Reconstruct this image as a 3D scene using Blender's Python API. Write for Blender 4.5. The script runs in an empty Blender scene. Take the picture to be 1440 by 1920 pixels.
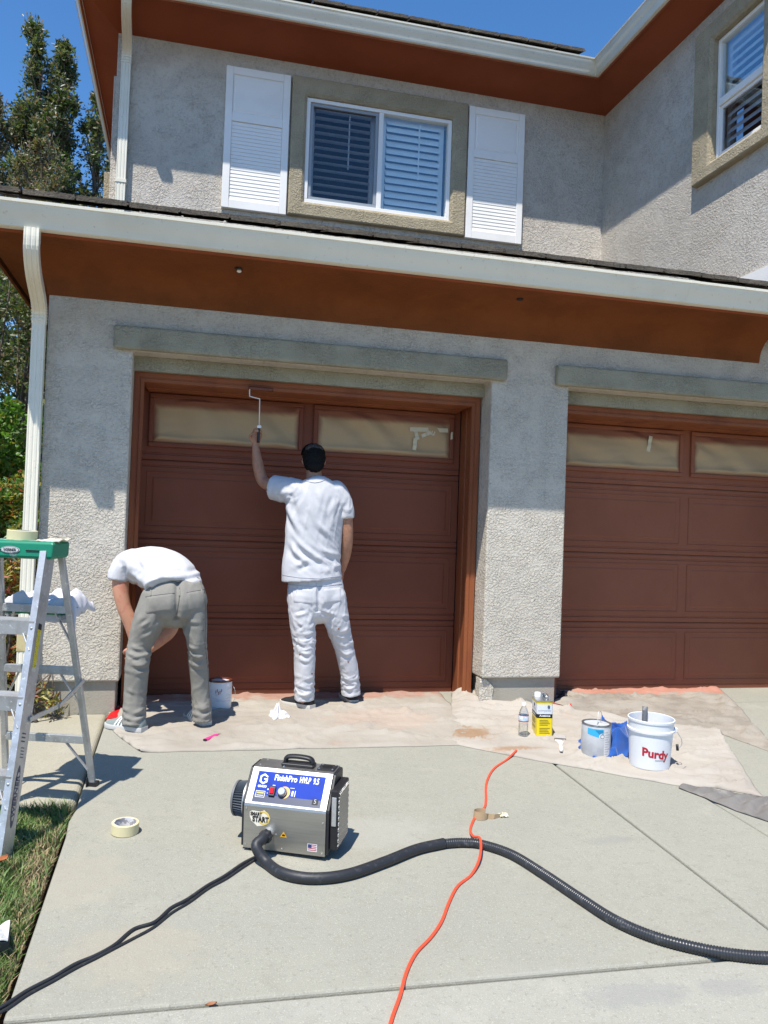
import bpy, math, random
import numpy as np
from mathutils import Vector, Matrix, noise as mnoise

random.seed(7); np.random.seed(7)
SC = bpy.context.scene
COL = SC.collection

# ------------------------------------------------------------------ camera
CAM = np.array([0.3952, -5.7324, 1.29]); YAW, PITCH, ROLL, FPX = 0.2379, 0.0216, 0.0362, 1524.7
cyw, syw, cp_, sp_ = math.cos(YAW), math.sin(YAW), math.cos(PITCH), math.sin(PITCH)
FWD = np.array([syw*cp_, cyw*cp_, sp_]); RGT0 = np.array([cyw, -syw, 0.0]); UP0 = np.cross(RGT0, FWD)
RGT = RGT0*math.cos(ROLL) + UP0*math.sin(ROLL); UPV = -RGT0*math.sin(ROLL) + UP0*math.cos(ROLL)
cam_data = bpy.data.cameras.new('camera'); cam = bpy.data.objects.new('camera', cam_data); COL.objects.link(cam)
M = Matrix.Identity(4)
for i in range(3):
    M[i][0], M[i][1], M[i][2], M[i][3] = RGT[i], UPV[i], -FWD[i], CAM[i]
cam.matrix_world = M
cam_data.sensor_fit = 'HORIZONTAL'; cam_data.sensor_width = 36.0; cam_data.lens = FPX/1440*36
cam_data.clip_start = 0.05; cam_data.clip_end = 2000
SC.camera = cam
SC.render.resolution_x, SC.render.resolution_y = 768, 1024

# ------------------------------------------------------------------ sky, sun, exposure
SUN = Vector((0.285, 0.385, -1.0)).normalized()
w = bpy.data.worlds.new('World'); SC.world = w; w.use_nodes = True
nt = w.node_tree; nt.nodes.clear()
sky = nt.nodes.new('ShaderNodeTexSky'); sky.sky_type = 'NISHITA'; sky.sun_disc = False
sky.sun_elevation = math.asin(-SUN.z); sky.sun_rotation = math.atan2(-SUN.x, -SUN.y)
sky.altitude = 1500; sky.air_density = 1.0; sky.dust_density = 0.0; sky.ozone_density = 3.5
bg = nt.nodes.new('ShaderNodeBackground'); bg.inputs['Strength'].default_value = 0.15
out = nt.nodes.new('ShaderNodeOutputWorld')
hs = nt.nodes.new('ShaderNodeHueSaturation'); hs.inputs['Saturation'].default_value = 1.2; hs.inputs['Value'].default_value = 1.0
nt.links.new(sky.outputs[0], hs.inputs['Color']); nt.links.new(hs.outputs[0], bg.inputs[0]); nt.links.new(bg.outputs[0], out.inputs[0])
ld = bpy.data.lights.new('sun', 'SUN'); ld.energy = 4.6; ld.angle = math.radians(0.5); ld.color = (1.0, 0.955, 0.88)
sun = bpy.data.objects.new('sun', ld); COL.objects.link(sun); sun.rotation_euler = SUN.to_track_quat('-Z', 'Y').to_euler()
sun.location = (-6, -8, 20)
SC.view_settings.view_transform = 'Standard'; SC.view_settings.look = 'None'
SC.view_settings.exposure = 0.53; SC.view_settings.gamma = 1.0
SC.render.engine = 'CYCLES'; SC.cycles.use_denoising = True
SC.cycles.max_bounces = 8; SC.cycles.transparent_max_bounces = 12
SC.cycles.sample_clamp_indirect = 4.0

# ------------------------------------------------------------------ helpers
SLOPE = 0.048
def gz(y): return SLOPE*y if y < 0 else 0.0
def at(u, v, Y):
    d = FWD + RGT*(u-720)/FPX - UPV*(v-960)/FPX
    return CAM + d*((Y-CAM[1])/d[1])
def gp(u, v, h=0.0):
    d = FWD + RGT*(u-720)/FPX - UPV*(v-960)/FPX
    t = (SLOPE*CAM[1]-CAM[2])/(d[2]-SLOPE*d[1]); q = CAM + d*t
    if q[1] > 0: q = CAM + d*(-CAM[2]/d[2])
    return np.array([q[0], q[1], gz(q[1])+h])
def catmull(P, n):
    P = np.asarray(P, float); k = len(P)
    Q = np.vstack([2*P[0]-P[1], P, 2*P[-1]-P[-2]]); out = []
    for t in np.linspace(0, k-1-1e-9, n):
        i = int(t); f = t-i; a, b, c, d = Q[i], Q[i+1], Q[i+2], Q[i+3]
        out.append(0.5*((2*b)+(-a+c)*f+(2*a-5*b+4*c-d)*f*f+(-a+3*b-3*c+d)*f**3))
    return np.array(out)
def resample(P, n):
    P = np.asarray(P, float); s = np.concatenate([[0], np.cumsum(np.linalg.norm(np.diff(P, axis=0), axis=1))])
    t = np.linspace(0, s[-1], n)
    return np.stack([np.interp(t, s, P[:, i]) for i in range(P.shape[1])], 1)

class MB:
    def __init__(s): s.v = []; s.f = []; s.uv = None
    def add(s, V, F):
        o = len(s.v); s.v += [tuple(map(float, p)) for p in V]; s.f += [tuple(i+o for i in f) for f in F]; return s
    def box(s, x0, x1, y0, y1, z0, z1):
        V = [(x, y, z) for z in (z0, z1) for y in (y0, y1) for x in (x0, x1)]
        return s.add(V, [(0, 2, 3, 1), (4, 5, 7, 6), (0, 1, 5, 4), (2, 6, 7, 3), (0, 4, 6, 2), (1, 3, 7, 5)])
    def hexa(s, P):      # 8 points: bottom 4 ccw, top 4 ccw
        return s.add(P, [(3, 2, 1, 0), (4, 5, 6, 7), (0, 1, 5, 4), (1, 2, 6, 5), (2, 3, 7, 6), (3, 0, 4, 7)])
    def beam(s, a, b, wx, wy, hint=(1, 0, 0), taper=1.0):
        a, b = np.array(a, float), np.array(b, float); t = (b-a)/np.linalg.norm(b-a)
        h = np.array(hint, float); sx = h-t*(h@t); sx /= np.linalg.norm(sx); sy = np.cross(t, sx); P = []
        for p, k in ((a, 1), (b, taper)):
            for i, j in ((-1, -1), (1, -1), (1, 1), (-1, 1)): P.append(p+sx*i*wx/2*k+sy*j*wy/2*k)
        return s.hexa(P)
    def prism(s, prof, axis_pts, cap=True):   # profile rings already placed: list of rings
        n = len(prof[0]); V = [p for r in prof for p in r]; F = []
        for i in range(len(prof)-1):
            for j in range(n):
                F.append((i*n+j, i*n+(j+1) % n, (i+1)*n+(j+1) % n, (i+1)*n+j))
        if cap: F.append(tuple(range(n))[::-1]); F.append(tuple((len(prof)-1)*n+j for j in range(n)))
        return s.add(V, F)
    def extrude(s, poly, d):      # poly list of 3d pts, d vector
        poly = np.asarray(poly, float); return s.prism([poly, poly+np.asarray(d, float)], None)
    def tube(s, P, R, n=16, hint=(1, 0, 0), cap=True, round_cap=False):
        P = np.asarray(P, float); m = len(P); R = np.asarray(R, float)
        if R.ndim == 0: R = np.full((m, 2), float(R))
        if R.ndim == 1: R = np.stack([R, R], 1)
        T = np.gradient(P, axis=0); T /= np.linalg.norm(T, axis=1)[:, None]+1e-12
        if round_cap == 'start':
            P0, R0 = [], []
            for c, rr in ((0.97, 0.25), (0.8, 0.6), (0.5, 0.87)):
                P0.append(P[0]-T[0]*R[0].min()*c); R0.append(R[0]*rr)
            T = np.vstack([[T[0]]*3, T]); P = np.vstack([P0, P]); R = np.vstack([R0, R]); m = len(P)
        elif round_cap:
            e = []
            for k in (0.95, 0.8, 0.5): e.append(k)
            P0, P1 = [], []; R0, R1 = [], []
            for c, rr in ((0.97, 0.25), (0.8, 0.6), (0.5, 0.87)):
                P0.append(P[0]-T[0]*R[0].min()*c); R0.append(R[0]*rr)
            for c, rr in ((0.5, 0.87), (0.8, 0.6), (0.97, 0.25)):
                P1.append(P[-1]+T[-1]*R[-1].min()*c); R1.append(R[-1]*rr)
            T = np.vstack([[T[0]]*3, T, [T[-1]]*3]); P = np.vstack([P0, P, P1]); R = np.vstack([R0, R, R1]); m = len(P)
        h = np.asarray(hint, float); rings = []; prev = None
        for i in range(m):
            b = h if prev is None else prev
            sx = b-T[i]*(b@T[i])
            if np.linalg.norm(sx) < 1e-4: sx = np.cross(T[i], (0.3, 0.5, 0.8))
            sx /= np.linalg.norm(sx); prev = sx; sy = np.cross(T[i], sx)
            a = np.arange(n)*2*math.pi/n
            rings.append(P[i]+np.cos(a)[:, None]*sx*R[i, 0]+np.sin(a)[:, None]*sy*R[i, 1])
        return s.prism(rings, None, cap)
    def lathe(s, prof, n=32, c=(0, 0, 0), cap=False):
        rings = []; a = np.arange(n)*2*math.pi/n
        for r, z in prof: rings.append(np.stack([c[0]+r*np.cos(a), c[1]+r*np.sin(a), np.full(n, c[2]+z)], 1))
        return s.prism(rings, None, cap)
    def ell(s, c, r, n=20, m=12, rot=None):
        c = np.array(c, float); rings = []
        for i in range(1, m):
            ph = math.pi*i/m; a = np.arange(n)*2*math.pi/n
            q = np.stack([r[0]*math.sin(ph)*np.cos(a), r[1]*math.sin(ph)*np.sin(a), np.full(n, -r[2]*math.cos(ph))], 1)
            if rot is not None: q = q@np.array(rot).T
            rings.append(c+q)
        return s.prism(rings, None, True)
    def grid(s, f, nu, nv):
        V = [f(i/(nu-1), j/(nv-1)) for j in range(nv) for i in range(nu)]
        F = [(j*nu+i, j*nu+i+1, (j+1)*nu+i+1, (j+1)*nu+i) for j in range(nv-1) for i in range(nu-1)]
        s.uv = [(i/(nu-1), j/(nv-1)) for j in range(nv) for i in range(nu)]
        return s.add(V, F)
    def mesh(s, name):
        me = bpy.data.meshes.new(name); me.from_pydata(s.v, [], s.f)
        if s.uv is not None and len(s.uv) == len(s.v):
            l = me.uv_layers.new(name='UVMap'); idx = np.zeros(len(me.loops), dtype=np.int32); me.loops.foreach_get('vertex_index', idx)
            l.data.foreach_set('uv', np.array(s.uv, dtype=np.float32)[idx].ravel())
        me.update(); return me
    def build(s, name, mat, parent=None, smooth=False, bevel=0, seg=2, label=None, autosmooth=None, local=True):
        me = s.mesh(name); return place(name, me, mat, parent, smooth, bevel, seg, label, autosmooth)

def place(name, me, mat, parent=None, smooth=False, bevel=0, seg=2, label=None, autosmooth=None):
    o = bpy.data.objects.new(name, me); COL.objects.link(o)
    if mat is not None:
        for m_ in (mat if isinstance(mat, (list, tuple)) else [mat]): me.materials.append(m_)
    if smooth: me.polygons.foreach_set('use_smooth', [True]*len(me.polygons))
    if autosmooth: 
        me.polygons.foreach_set('use_smooth', [True]*len(me.polygons)); me.set_sharp_from_angle(angle=math.radians(autosmooth))
    if bevel:
        b = o.modifiers.new('bevel', 'BEVEL'); b.width = bevel; b.segments = seg; b.limit_method = 'ANGLE'; b.angle_limit = math.radians(40)
        b.harden_normals = False
    if parent is not None: o.parent = parent
    if label: o['label'] = label
    return o
def thing(name, label, cat, loc=(0, 0, 0), rot=(0, 0, 0), group=None):
    o = bpy.data.objects.new(name, None); COL.objects.link(o); o.empty_display_size = 0.1
    o.location = loc; o.rotation_euler = rot; o['label'] = label; o['category'] = cat
    if group: o['group'] = group
    return o
def tag(o, label, cat, group=None):
    o['label'] = label; o['category'] = cat
    if group: o['group'] = group
    return o
def offset(o, root):      # a part modelled in world coordinates under a root that stands elsewhere
    o.location = -Vector(root.location); return o
def eval_mesh(o):
    dg = bpy.context.evaluated_depsgraph_get(); dg.update()
    return bpy.data.meshes.new_from_object(o.evaluated_get(dg))
def remeshed(mb, voxel, it=6, fac=0.5):
    o = mb.build('tmp', None)
    r = o.modifiers.new('r', 'REMESH'); r.mode = 'VOXEL'; r.voxel_size = voxel
    if it:
        sm = o.modifiers.new('s', 'SMOOTH'); sm.iterations = it; sm.factor = fac
    me = eval_mesh(o); old = o.data; bpy.data.objects.remove(o); bpy.data.meshes.remove(old); return me
def get_v(me):
    a = np.zeros(len(me.vertices)*3, dtype=np.float32); me.vertices.foreach_get('co', a); return a.reshape(-1, 3).astype(float)
def get_n(me):
    a = np.zeros(len(me.vertices)*3, dtype=np.float32); me.vertices.foreach_get('normal', a); return a.reshape(-1, 3).astype(float)
def set_v(me, V): me.vertices.foreach_set('co', V.astype(np.float32).ravel()); me.update()
def nz(p, s=1.0, o=0): return mnoise.noise(Vector((p[0]*s+o, p[1]*s+o*1.3, p[2]*s-o)))
def text_mesh(body, size, bold=0.0, shear=0.0, extrude=0.0, width=None, spacing=1.0):
    cu = bpy.data.curves.new('lettering', 'FONT'); cu.body = body; cu.size = size; cu.align_x = 'CENTER'; cu.align_y = 'CENTER'
    cu.offset = bold; cu.shear = shear; cu.extrude = extrude; cu.resolution_u = 3; cu.space_character = spacing
    o = bpy.data.objects.new('tmp', cu); COL.objects.link(o); me = eval_mesh(o)
    bpy.data.objects.remove(o); bpy.data.curves.remove(cu)
    if width:
        V = get_v(me); k = width/max(1e-6, V[:, 0].max()-V[:, 0].min()); V[:, 0] *= k; set_v(me, V)
    return me
def frame_mat(o, x, y):     # matrix with local X,Y given
    x = Vector(x).normalized(); y = Vector(y); z = x.cross(y).normalized(); y = z.cross(x)
    m = Matrix.Identity(4)
    for i in range(3): m[i][0], m[i][1], m[i][2], m[i][3] = x[i], y[i], z[i], o[i]
    return m
def lettering(body, size, mat, parent, o, x, y, **k):
    me = text_mesh(body, size, **k); me.transform(frame_mat(o, x, y)); return place('lettering', me, mat, parent)

# ------------------------------------------------------------------ materials
MATS = {}
def mat(name, c, rough=0.7, metal=0.0, spec=0.5, var=(), bump=(), coord='pos', coat=0.0, rvar=0.0, stretch=None, sheen=0, sub=0, alpha=1, trans=0, ior=1.45):
    """var: list of (scale, colour2, lo, hi, detail); bump: list of (kind, scale, dist, strength)"""
    if name in MATS: return MATS[name]
    m = bpy.data.materials.new(name); m.use_nodes = True; MATS[name] = m
    n, l = m.node_tree.nodes, m.node_tree.links; b = n['Principled BSDF']
    b.inputs['Base Color'].default_value = (*c, 1); b.inputs['Roughness'].default_value = rough; b.inputs['Metallic'].default_value = metal
    b.inputs['Specular IOR Level'].default_value = spec; b.inputs['Coat Weight'].default_value = coat
    b.inputs['IOR'].default_value = ior; b.inputs['Transmission Weight'].default_value = trans
    if sheen: b.inputs['Sheen Weight'].default_value = sheen
    if sub: b.inputs['Subsurface Weight'].default_value = sub; b.inputs['Subsurface Radius'].default_value = (0.012, 0.005, 0.003); b.inputs['Subsurface Scale'].default_value = 1.0
    if coord == 'pos': g = n.new('ShaderNodeNewGeometry'); src = g.outputs['Position']
    else:
        g = n.new('ShaderNodeTexCoord'); src = g.outputs['Object' if coord == 'obj' else 'UV']
    if stretch:
        mp = n.new('ShaderNodeMapping'); mp.inputs['Scale'].default_value = stretch; l.new(src, mp.inputs['Vector']); src = mp.outputs[0]
    col = None
    for k, (sc, c2, lo, hi, det) in enumerate(var):
        t = n.new('ShaderNodeTexNoise'); t.inputs['Scale'].default_value = sc; t.inputs['Detail'].default_value = det; t.inputs['Roughness'].default_value = 0.6
        off = n.new('ShaderNodeVectorMath'); off.operation = 'ADD'; off.inputs[1].default_value = (k*7.3+1.1, k*3.1, k*5.7); l.new(src, off.inputs[0]); l.new(off.outputs[0], t.inputs['Vector'])
        mr = n.new('ShaderNodeMapRange'); mr.inputs['From Min'].default_value = lo; mr.inputs['From Max'].default_value = hi; mr.interpolation_type = 'SMOOTHSTEP'
        l.new(t.outputs['Fac'], mr.inputs['Value'])
        mx = n.new('ShaderNodeMix'); mx.data_type = 'RGBA'; l.new(mr.outputs[0], mx.inputs['Factor'])
        if col is None: mx.inputs['A'].default_value = (*c, 1)
        else: l.new(col, mx.inputs['A'])
        mx.inputs['B'].default_value = (*c2, 1); col = mx.outputs['Result']
        if rvar and k == 0:
            ra = n.new('ShaderNodeMapRange'); ra.inputs['To Min'].default_value = rough; ra.inputs['To Max'].default_value = min(1, rough+rvar); l.new(mr.outputs[0], ra.inputs['Value']); l.new(ra.outputs[0], b.inputs['Roughness'])
    if col is not None: l.new(col, b.inputs['Base Color'])
    nrm = None
    for kind, sc, dist, st in bump:
        if kind == 'stucco':
            t = n.new('ShaderNodeTexNoise'); t.inputs['Scale'].default_value = sc; t.inputs['Detail'].default_value = 2.5; t.inputs['Roughness'].default_value = 0.55; t.inputs['Distortion'].default_value = 0.6
            l.new(src, t.inputs['Vector'])
            mr = n.new('ShaderNodeMapRange'); mr.interpolation_type = 'SMOOTHSTEP'; mr.inputs['From Min'].default_value = 0.40; mr.inputs['From Max'].default_value = 0.60; l.new(t.outputs['Fac'], mr.inputs['Value'])
            t2 = n.new('ShaderNodeTexNoise'); t2.inputs['Scale'].default_value = 7; t2.inputs['Detail'].default_value = 3; l.new(src, t2.inputs['Vector'])
            m2 = n.new('ShaderNodeMapRange'); m2.inputs['From Min'].default_value = 0.35; m2.inputs['From Max'].default_value = 0.6; m2.inputs['To Min'].default_value = 0.25; m2.inputs['To Max'].default_value = 1.0; l.new(t2.outputs['Fac'], m2.inputs['Value'])
            mm = n.new('ShaderNodeMath'); mm.operation = 'MULTIPLY'; l.new(mr.outputs[0], mm.inputs[0]); l.new(m2.outputs[0], mm.inputs[1]); h = mm.outputs[0]
        elif kind == 'vor':
            t = n.new('ShaderNodeTexVoronoi'); t.inputs['Scale'].default_value = sc; l.new(src, t.inputs['Vector']); h = t.outputs['Distance']
        elif kind == 'wave':
            t = n.new('ShaderNodeTexWave'); t.inputs['Scale'].default_value = sc; t.inputs['Distortion'].default_value = 1.5; l.new(src, t.inputs['Vector']); h = t.outputs['Fac']
        else:
            t = n.new('ShaderNodeTexNoise'); t.inputs['Scale'].default_value = sc; t.inputs['Detail'].default_value = 4; l.new(src, t.inputs['Vector']); h = t.outputs['Fac']
        bp = n.new('ShaderNodeBump'); bp.inputs['Distance'].default_value = dist; bp.inputs['Strength'].default_value = st; l.new(h, bp.inputs['Height'])
        if nrm is not None: l.new(nrm, bp.inputs['Normal'])
        nrm = bp.outputs[0]
    if nrm is not None: l.new(nrm, b.inputs['Normal'])
    return m

STB = [('stucco', 58, 0.0065, 0.9), ('noise', 130, 0.004, 0.8)]
m_stucco = mat('grey_stucco', (0.60, 0.545, 0.455), 0.95, spec=0.12, var=[(0.8, (0.55, 0.50, 0.415), 0.4, 0.65, 4), (40, (0.47, 0.43, 0.36), 0.48, 0.70, 4), (110, (0.65, 0.595, 0.50), 0.55, 0.68, 3)], bump=STB)
m_stucco_up = mat('upper_stucco', (0.60, 0.548, 0.475), 0.95, spec=0.12, var=[(0.8, (0.54, 0.485, 0.41), 0.4, 0.65, 4), (34, (0.47, 0.42, 0.355), 0.48, 0.68, 4), (110, (0.64, 0.58, 0.49), 0.55, 0.68, 3)], bump=STB)
m_trim = mat('tan_stucco', (0.42, 0.355, 0.245), 0.95, spec=0.15, var=[(2.0, (0.38, 0.32, 0.215), 0.4, 0.65, 3)], bump=STB)
m_lintel = mat('olive_stucco', (0.36, 0.34, 0.255), 0.95, spec=0.15, var=[(3.0, (0.31, 0.29, 0.215), 0.4, 0.65, 3)], bump=STB)
m_found = mat('foundation_concrete', (0.36, 0.33, 0.27), 0.95, spec=0.15, var=[(5, (0.28, 0.255, 0.20), 0.45, 0.7, 4)], bump=[('noise', 120, 0.004, 0.7)])
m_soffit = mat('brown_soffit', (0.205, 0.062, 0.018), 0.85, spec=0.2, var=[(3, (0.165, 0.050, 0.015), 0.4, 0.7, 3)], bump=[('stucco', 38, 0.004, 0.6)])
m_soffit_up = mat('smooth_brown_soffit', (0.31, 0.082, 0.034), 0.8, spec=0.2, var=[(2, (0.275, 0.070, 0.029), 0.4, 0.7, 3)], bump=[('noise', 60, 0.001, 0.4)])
m_door = mat('brown_door_paint', (0.205, 0.066, 0.036), 0.55, spec=0.2, var=[(1.6, (0.180, 0.056, 0.030), 0.4, 0.7, 3), (0.9, (0.235, 0.080, 0.042), 0.5, 0.75, 3)], bump=[('noise', 300, 0.0005, 0.3)])
m_door_pale = mat('paler_brown_door_paint', (0.275, 0.098, 0.052), 0.6, spec=0.2, var=[(1.6, (0.245, 0.086, 0.046), 0.4, 0.7, 3), (0.9, (0.305, 0.112, 0.060), 0.5, 0.75, 3), (6, (0.26, 0.09, 0.05), 0.5, 0.7, 5)], bump=[('noise', 300, 0.0005, 0.3)])  # lighter version of the door brown, for the right door
m_frame = mat('rust_frame_paint', (0.270, 0.088, 0.036), 0.55, spec=0.25, var=[(4, (0.195, 0.060, 0.028), 0.45, 0.7, 4)], bump=[('noise', 90, 0.0008, 0.4)], stretch=(1, 1, 0.25))
m_gutter = mat('cream_gutter', (0.80, 0.755, 0.62), 0.28, spec=0.5, var=[(2.5, (0.74, 0.69, 0.55), 0.45, 0.75, 4), (35, (0.64, 0.59, 0.47), 0.64, 0.76, 2)], bump=[('noise', 6, 0.002, 0.4)])
m_white = mat('white_paint', (0.88, 0.85, 0.80), 0.5, spec=0.35, var=[(3, (0.83, 0.80, 0.75), 0.45, 0.7, 3)], bump=[('noise', 150, 0.0004, 0.3)])
m_vinyl = mat('white_vinyl', (0.85, 0.83, 0.79), 0.35)
m_tile = mat('concrete_roof_tile', (0.105, 0.09, 0.072), 0.95, spec=0.2, var=[(8, (0.15, 0.125, 0.095), 0.45, 0.65, 4), (60, (0.06, 0.052, 0.045), 0.5, 0.7, 3)], bump=[('noise', 90, 0.006, 0.9)])
m_under = mat('roof_felt', (0.02, 0.018, 0.016), 0.9)
m_dark = mat('dark_backing', (0.05, 0.06, 0.08), 0.9)
m_concrete = None
m_slat = mat('blind_slat', (0.88, 0.88, 0.85), 0.45)
m_black = mat('black_plastic', (0.018, 0.018, 0.02), 0.45)
m_rubber = mat('black_rubber', (0.022, 0.023, 0.026), 0.5, var=[(40, (0.05, 0.05, 0.055), 0.55, 0.75, 3)], bump=[('noise', 120, 0.0006, 0.4)])
m_steel = mat('brushed_steel', (0.56, 0.545, 0.51), 0.42, 0.75, var=[(3, (0.50, 0.485, 0.45), 0.4, 0.7, 4)], coord='obj', bump=[('noise', 40, 0.0004, 0.25)], stretch=(1, 8, 30))
m_alu = mat('scuffed_aluminium', (0.52, 0.52, 0.51), 0.42, 0.6, var=[(14, (0.41, 0.40, 0.385), 0.45, 0.7, 5), (60, (0.75, 0.75, 0.73), 0.6, 0.72, 3)], coord='obj', bump=[('noise', 70, 0.0006, 0.3)])
m_green = mat('green_plastic', (0.008, 0.21, 0.115), 0.4, var=[(18, (0.25, 0.33, 0.27), 0.60, 0.70, 5)], coord='obj')

def concrete_material(name, c0, c1, c2):
    m = mat(name, c0, 0.9, spec=0.2, var=[(0.9, c1, 0.42, 0.68, 5), (3.5, c2, 0.56, 0.74, 6), (14, tuple(x*0.93 for x in c0), 0.50, 0.66, 6), (60, tuple(x*0.80 for x in c0), 0.55, 0.72, 4), (190, tuple(min(1, x*1.28) for x in c0), 0.56, 0.70, 2), (260, tuple(x*0.6 for x in c0), 0.66, 0.72, 2)], bump=[('noise', 210, 0.002, 0.8), ('noise', 30, 0.003, 0.5), ('noise', 4, 0.004, 0.4)])
    return m
m_conc = concrete_material('driveway_concrete', (0.315, 0.303, 0.247), (0.293, 0.285, 0.236), (0.341, 0.326, 0.266))
m_conc2 = concrete_material('front_slab_concrete', (0.341, 0.329, 0.274), (0.315, 0.307, 0.254), (0.373, 0.359, 0.3))
m_walk = concrete_material('walkway_concrete', (0.355, 0.328, 0.253), (0.324, 0.3, 0.227), (0.377, 0.349, 0.274))
m_joint = mat('joint_fill', (0.10, 0.09, 0.075), 0.95, var=[(30, (0.22, 0.2, 0.16), 0.5, 0.7, 4)])
m_soil = mat('soil', (0.10, 0.065, 0.035), 0.95, var=[(12, (0.16, 0.11, 0.06), 0.45, 0.7, 5)], bump=[('noise', 60, 0.02, 0.9)])

def glass_material(name, tint, gloss, top=0.5):
    m = bpy.data.materials.new(name); m.use_nodes = True; n, l = m.node_tree.nodes, m.node_tree.links; n.clear()
    o = n.new('ShaderNodeOutputMaterial'); mx = n.new('ShaderNodeMixShader'); tr = n.new('ShaderNodeBsdfTransparent'); gl = n.new('ShaderNodeBsdfGlossy')
    tr.inputs[0].default_value = (*tint, 1); gl.inputs['Roughness'].default_value = 0.02; gl.inputs[0].default_value = (0.9, 0.95, 1, 1)
    lw = n.new('ShaderNodeLayerWeight'); lw.inputs[0].default_value = 0.25; mr = n.new('ShaderNodeMapRange'); mr.inputs['To Min'].default_value = gloss; mr.inputs['To Max'].default_value = top
    l.new(lw.outputs['Fresnel'], mr.inputs['Value']); l.new(mr.outputs[0], mx.inputs[0]); l.new(tr.outputs[0], mx.inputs[1]); l.new(gl.outputs[0], mx.inputs[2]); l.new(mx.outputs[0], o.inputs[0])
    return m
m_glass = glass_material('window_glass', (0.95, 0.98, 0.98), 0.09)
m_screen = glass_material('screened_glass', (0.78, 0.80, 0.82), 0.03, 0.15)

# ================================================================== SETTING: ground, driveway, walkway
def structure(o): o['kind'] = 'structure'; return o
g = MB()
R_ = 400
ys = [-R_, -60, -20, 0.0]
zs_ = [gz(-20)-0.13]*3+[-0.12]
V = []; F = []
for y, z in zip(ys+[R_], [gz(-20)-0.13, gz(-20)-0.13, gz(-20)-0.13, -0.13, -0.13]):
    V += [(-R_, y, z), (R_, y, z)]
for i in range(4): F.append((2*i, 2*i+1, 2*i+3, 2*i+2))
g.add(V, F); structure(g.build('ground', m_soil))

def slab(x0, x1, y0, y1, name, m, parent, t=0.12, poly=None, drop=0.0):
    """a concrete slab on the sloping drive with rounded tool edges"""
    P = poly or [(x0, y0), (x1, y0), (x1, y1), (x0, y1)]
    mb = MB(); top = [(x, y, gz(y)-drop) for x, y in P]; bot = [(x, y, gz(y)-t) for x, y in P]
    mb.prism([bot, top], None)
    return mb.build(name, m, parent, bevel=0.012, seg=3)
drive = bpy.data.objects.new('driveway', None); COL.objects.link(drive); structure(drive)
J = 0.006
edge = [(-0.058, 0.62), (-0.058, -1.66), (-0.066, -1.75), (-0.075, -1.80), (-0.062, -2.0), (-0.060, -3.19)]
slab(0, 0, 0, 0, 'slab', m_conc, drive, poly=[(-0.058, -3.192), (2.574-J, -3.245), (2.574-J, 0.0), (-0.058, 0.0), (-0.058, -1.66), (-0.068, -1.78), (-0.060, -1.95)][0:4]+[(-0.058, -1.66), (-0.070, -1.78), (-0.060, -1.95)])
slab(0, 0, 0, 0, 'slab', m_conc, drive, poly=[(2.574+J, -3.245), (3.172-0.003, -3.262), (3.172-0.003, 0.0), (2.574+J, 0.0)])
slab(0, 0, 0, 0, 'slab', m_conc, drive, poly=[(3.172+0.003, -3.262), (6.4, -3.33), (6.4, 0.0), (3.172+0.003, 0.0)])
slab(0, 0, 0, 0, 'slab', m_conc2, drive, poly=[(-0.07, -7.5), (2.574-J, -7.5), (2.574-J, -3.263), (-0.05, -3.210)])
slab(0, 0, 0, 0, 'slab', m_conc2, drive, poly=[(2.574+J, -7.5), (6.4, -7.5), (6.4, -3.348), (2.574+J, -3.263)])
mb = MB(); mb.box(-0.058, 6.4, 0.001, 1.2, -0.12, -0.002); mb.build('garage_apron', m_conc, drive)
mb = MB(); mb.add([(-0.05, -3.26, gz(-3.26)-0.02), (6.4, -3.40, gz(-3.4)-0.02), (6.4, -3.2, gz(-3.2)-0.02), (-0.05, -3.14, gz(-3.14)-0.02)], [(0, 1, 2, 3)])
mb.add([(2.55, -7.4, gz(-7.4)-0.02), (2.60, -7.4, gz(-7.4)-0.02), (2.60, 0, -0.02), (2.55, 0, -0.02)], [(0, 1, 2, 3)])
mb.build('joint_filler', m_joint, drive)

walk = bpy.data.objects.new('walkway', None); COL.objects.link(walk); structure(walk)
mb = MB(); P = [(-0.070, -1.54), (-0.070, 0.04), (-3.2, 0.04), (-3.2, -1.68), (-0.42, -1.62), (-0.20, -1.59), (-0.11, -1.58)]
P = P[::-1]
mb.prism([[(x, y, gz(y)-0.14) for x, y in P], [(x, y, gz(y)-0.012) for x, y in P]], None)
mb.build('slab', m_walk, walk, bevel=0.03, seg=4)

bed = MB(); bed.add([(-6, 0.02, -0.03), (-0.62, 0.02, -0.02), (-0.62, 12, 0.0), (-6, 12, 0.0)], [(0, 1, 2, 3)])
structure(bed.build('garden_bed', m_soil))

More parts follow.
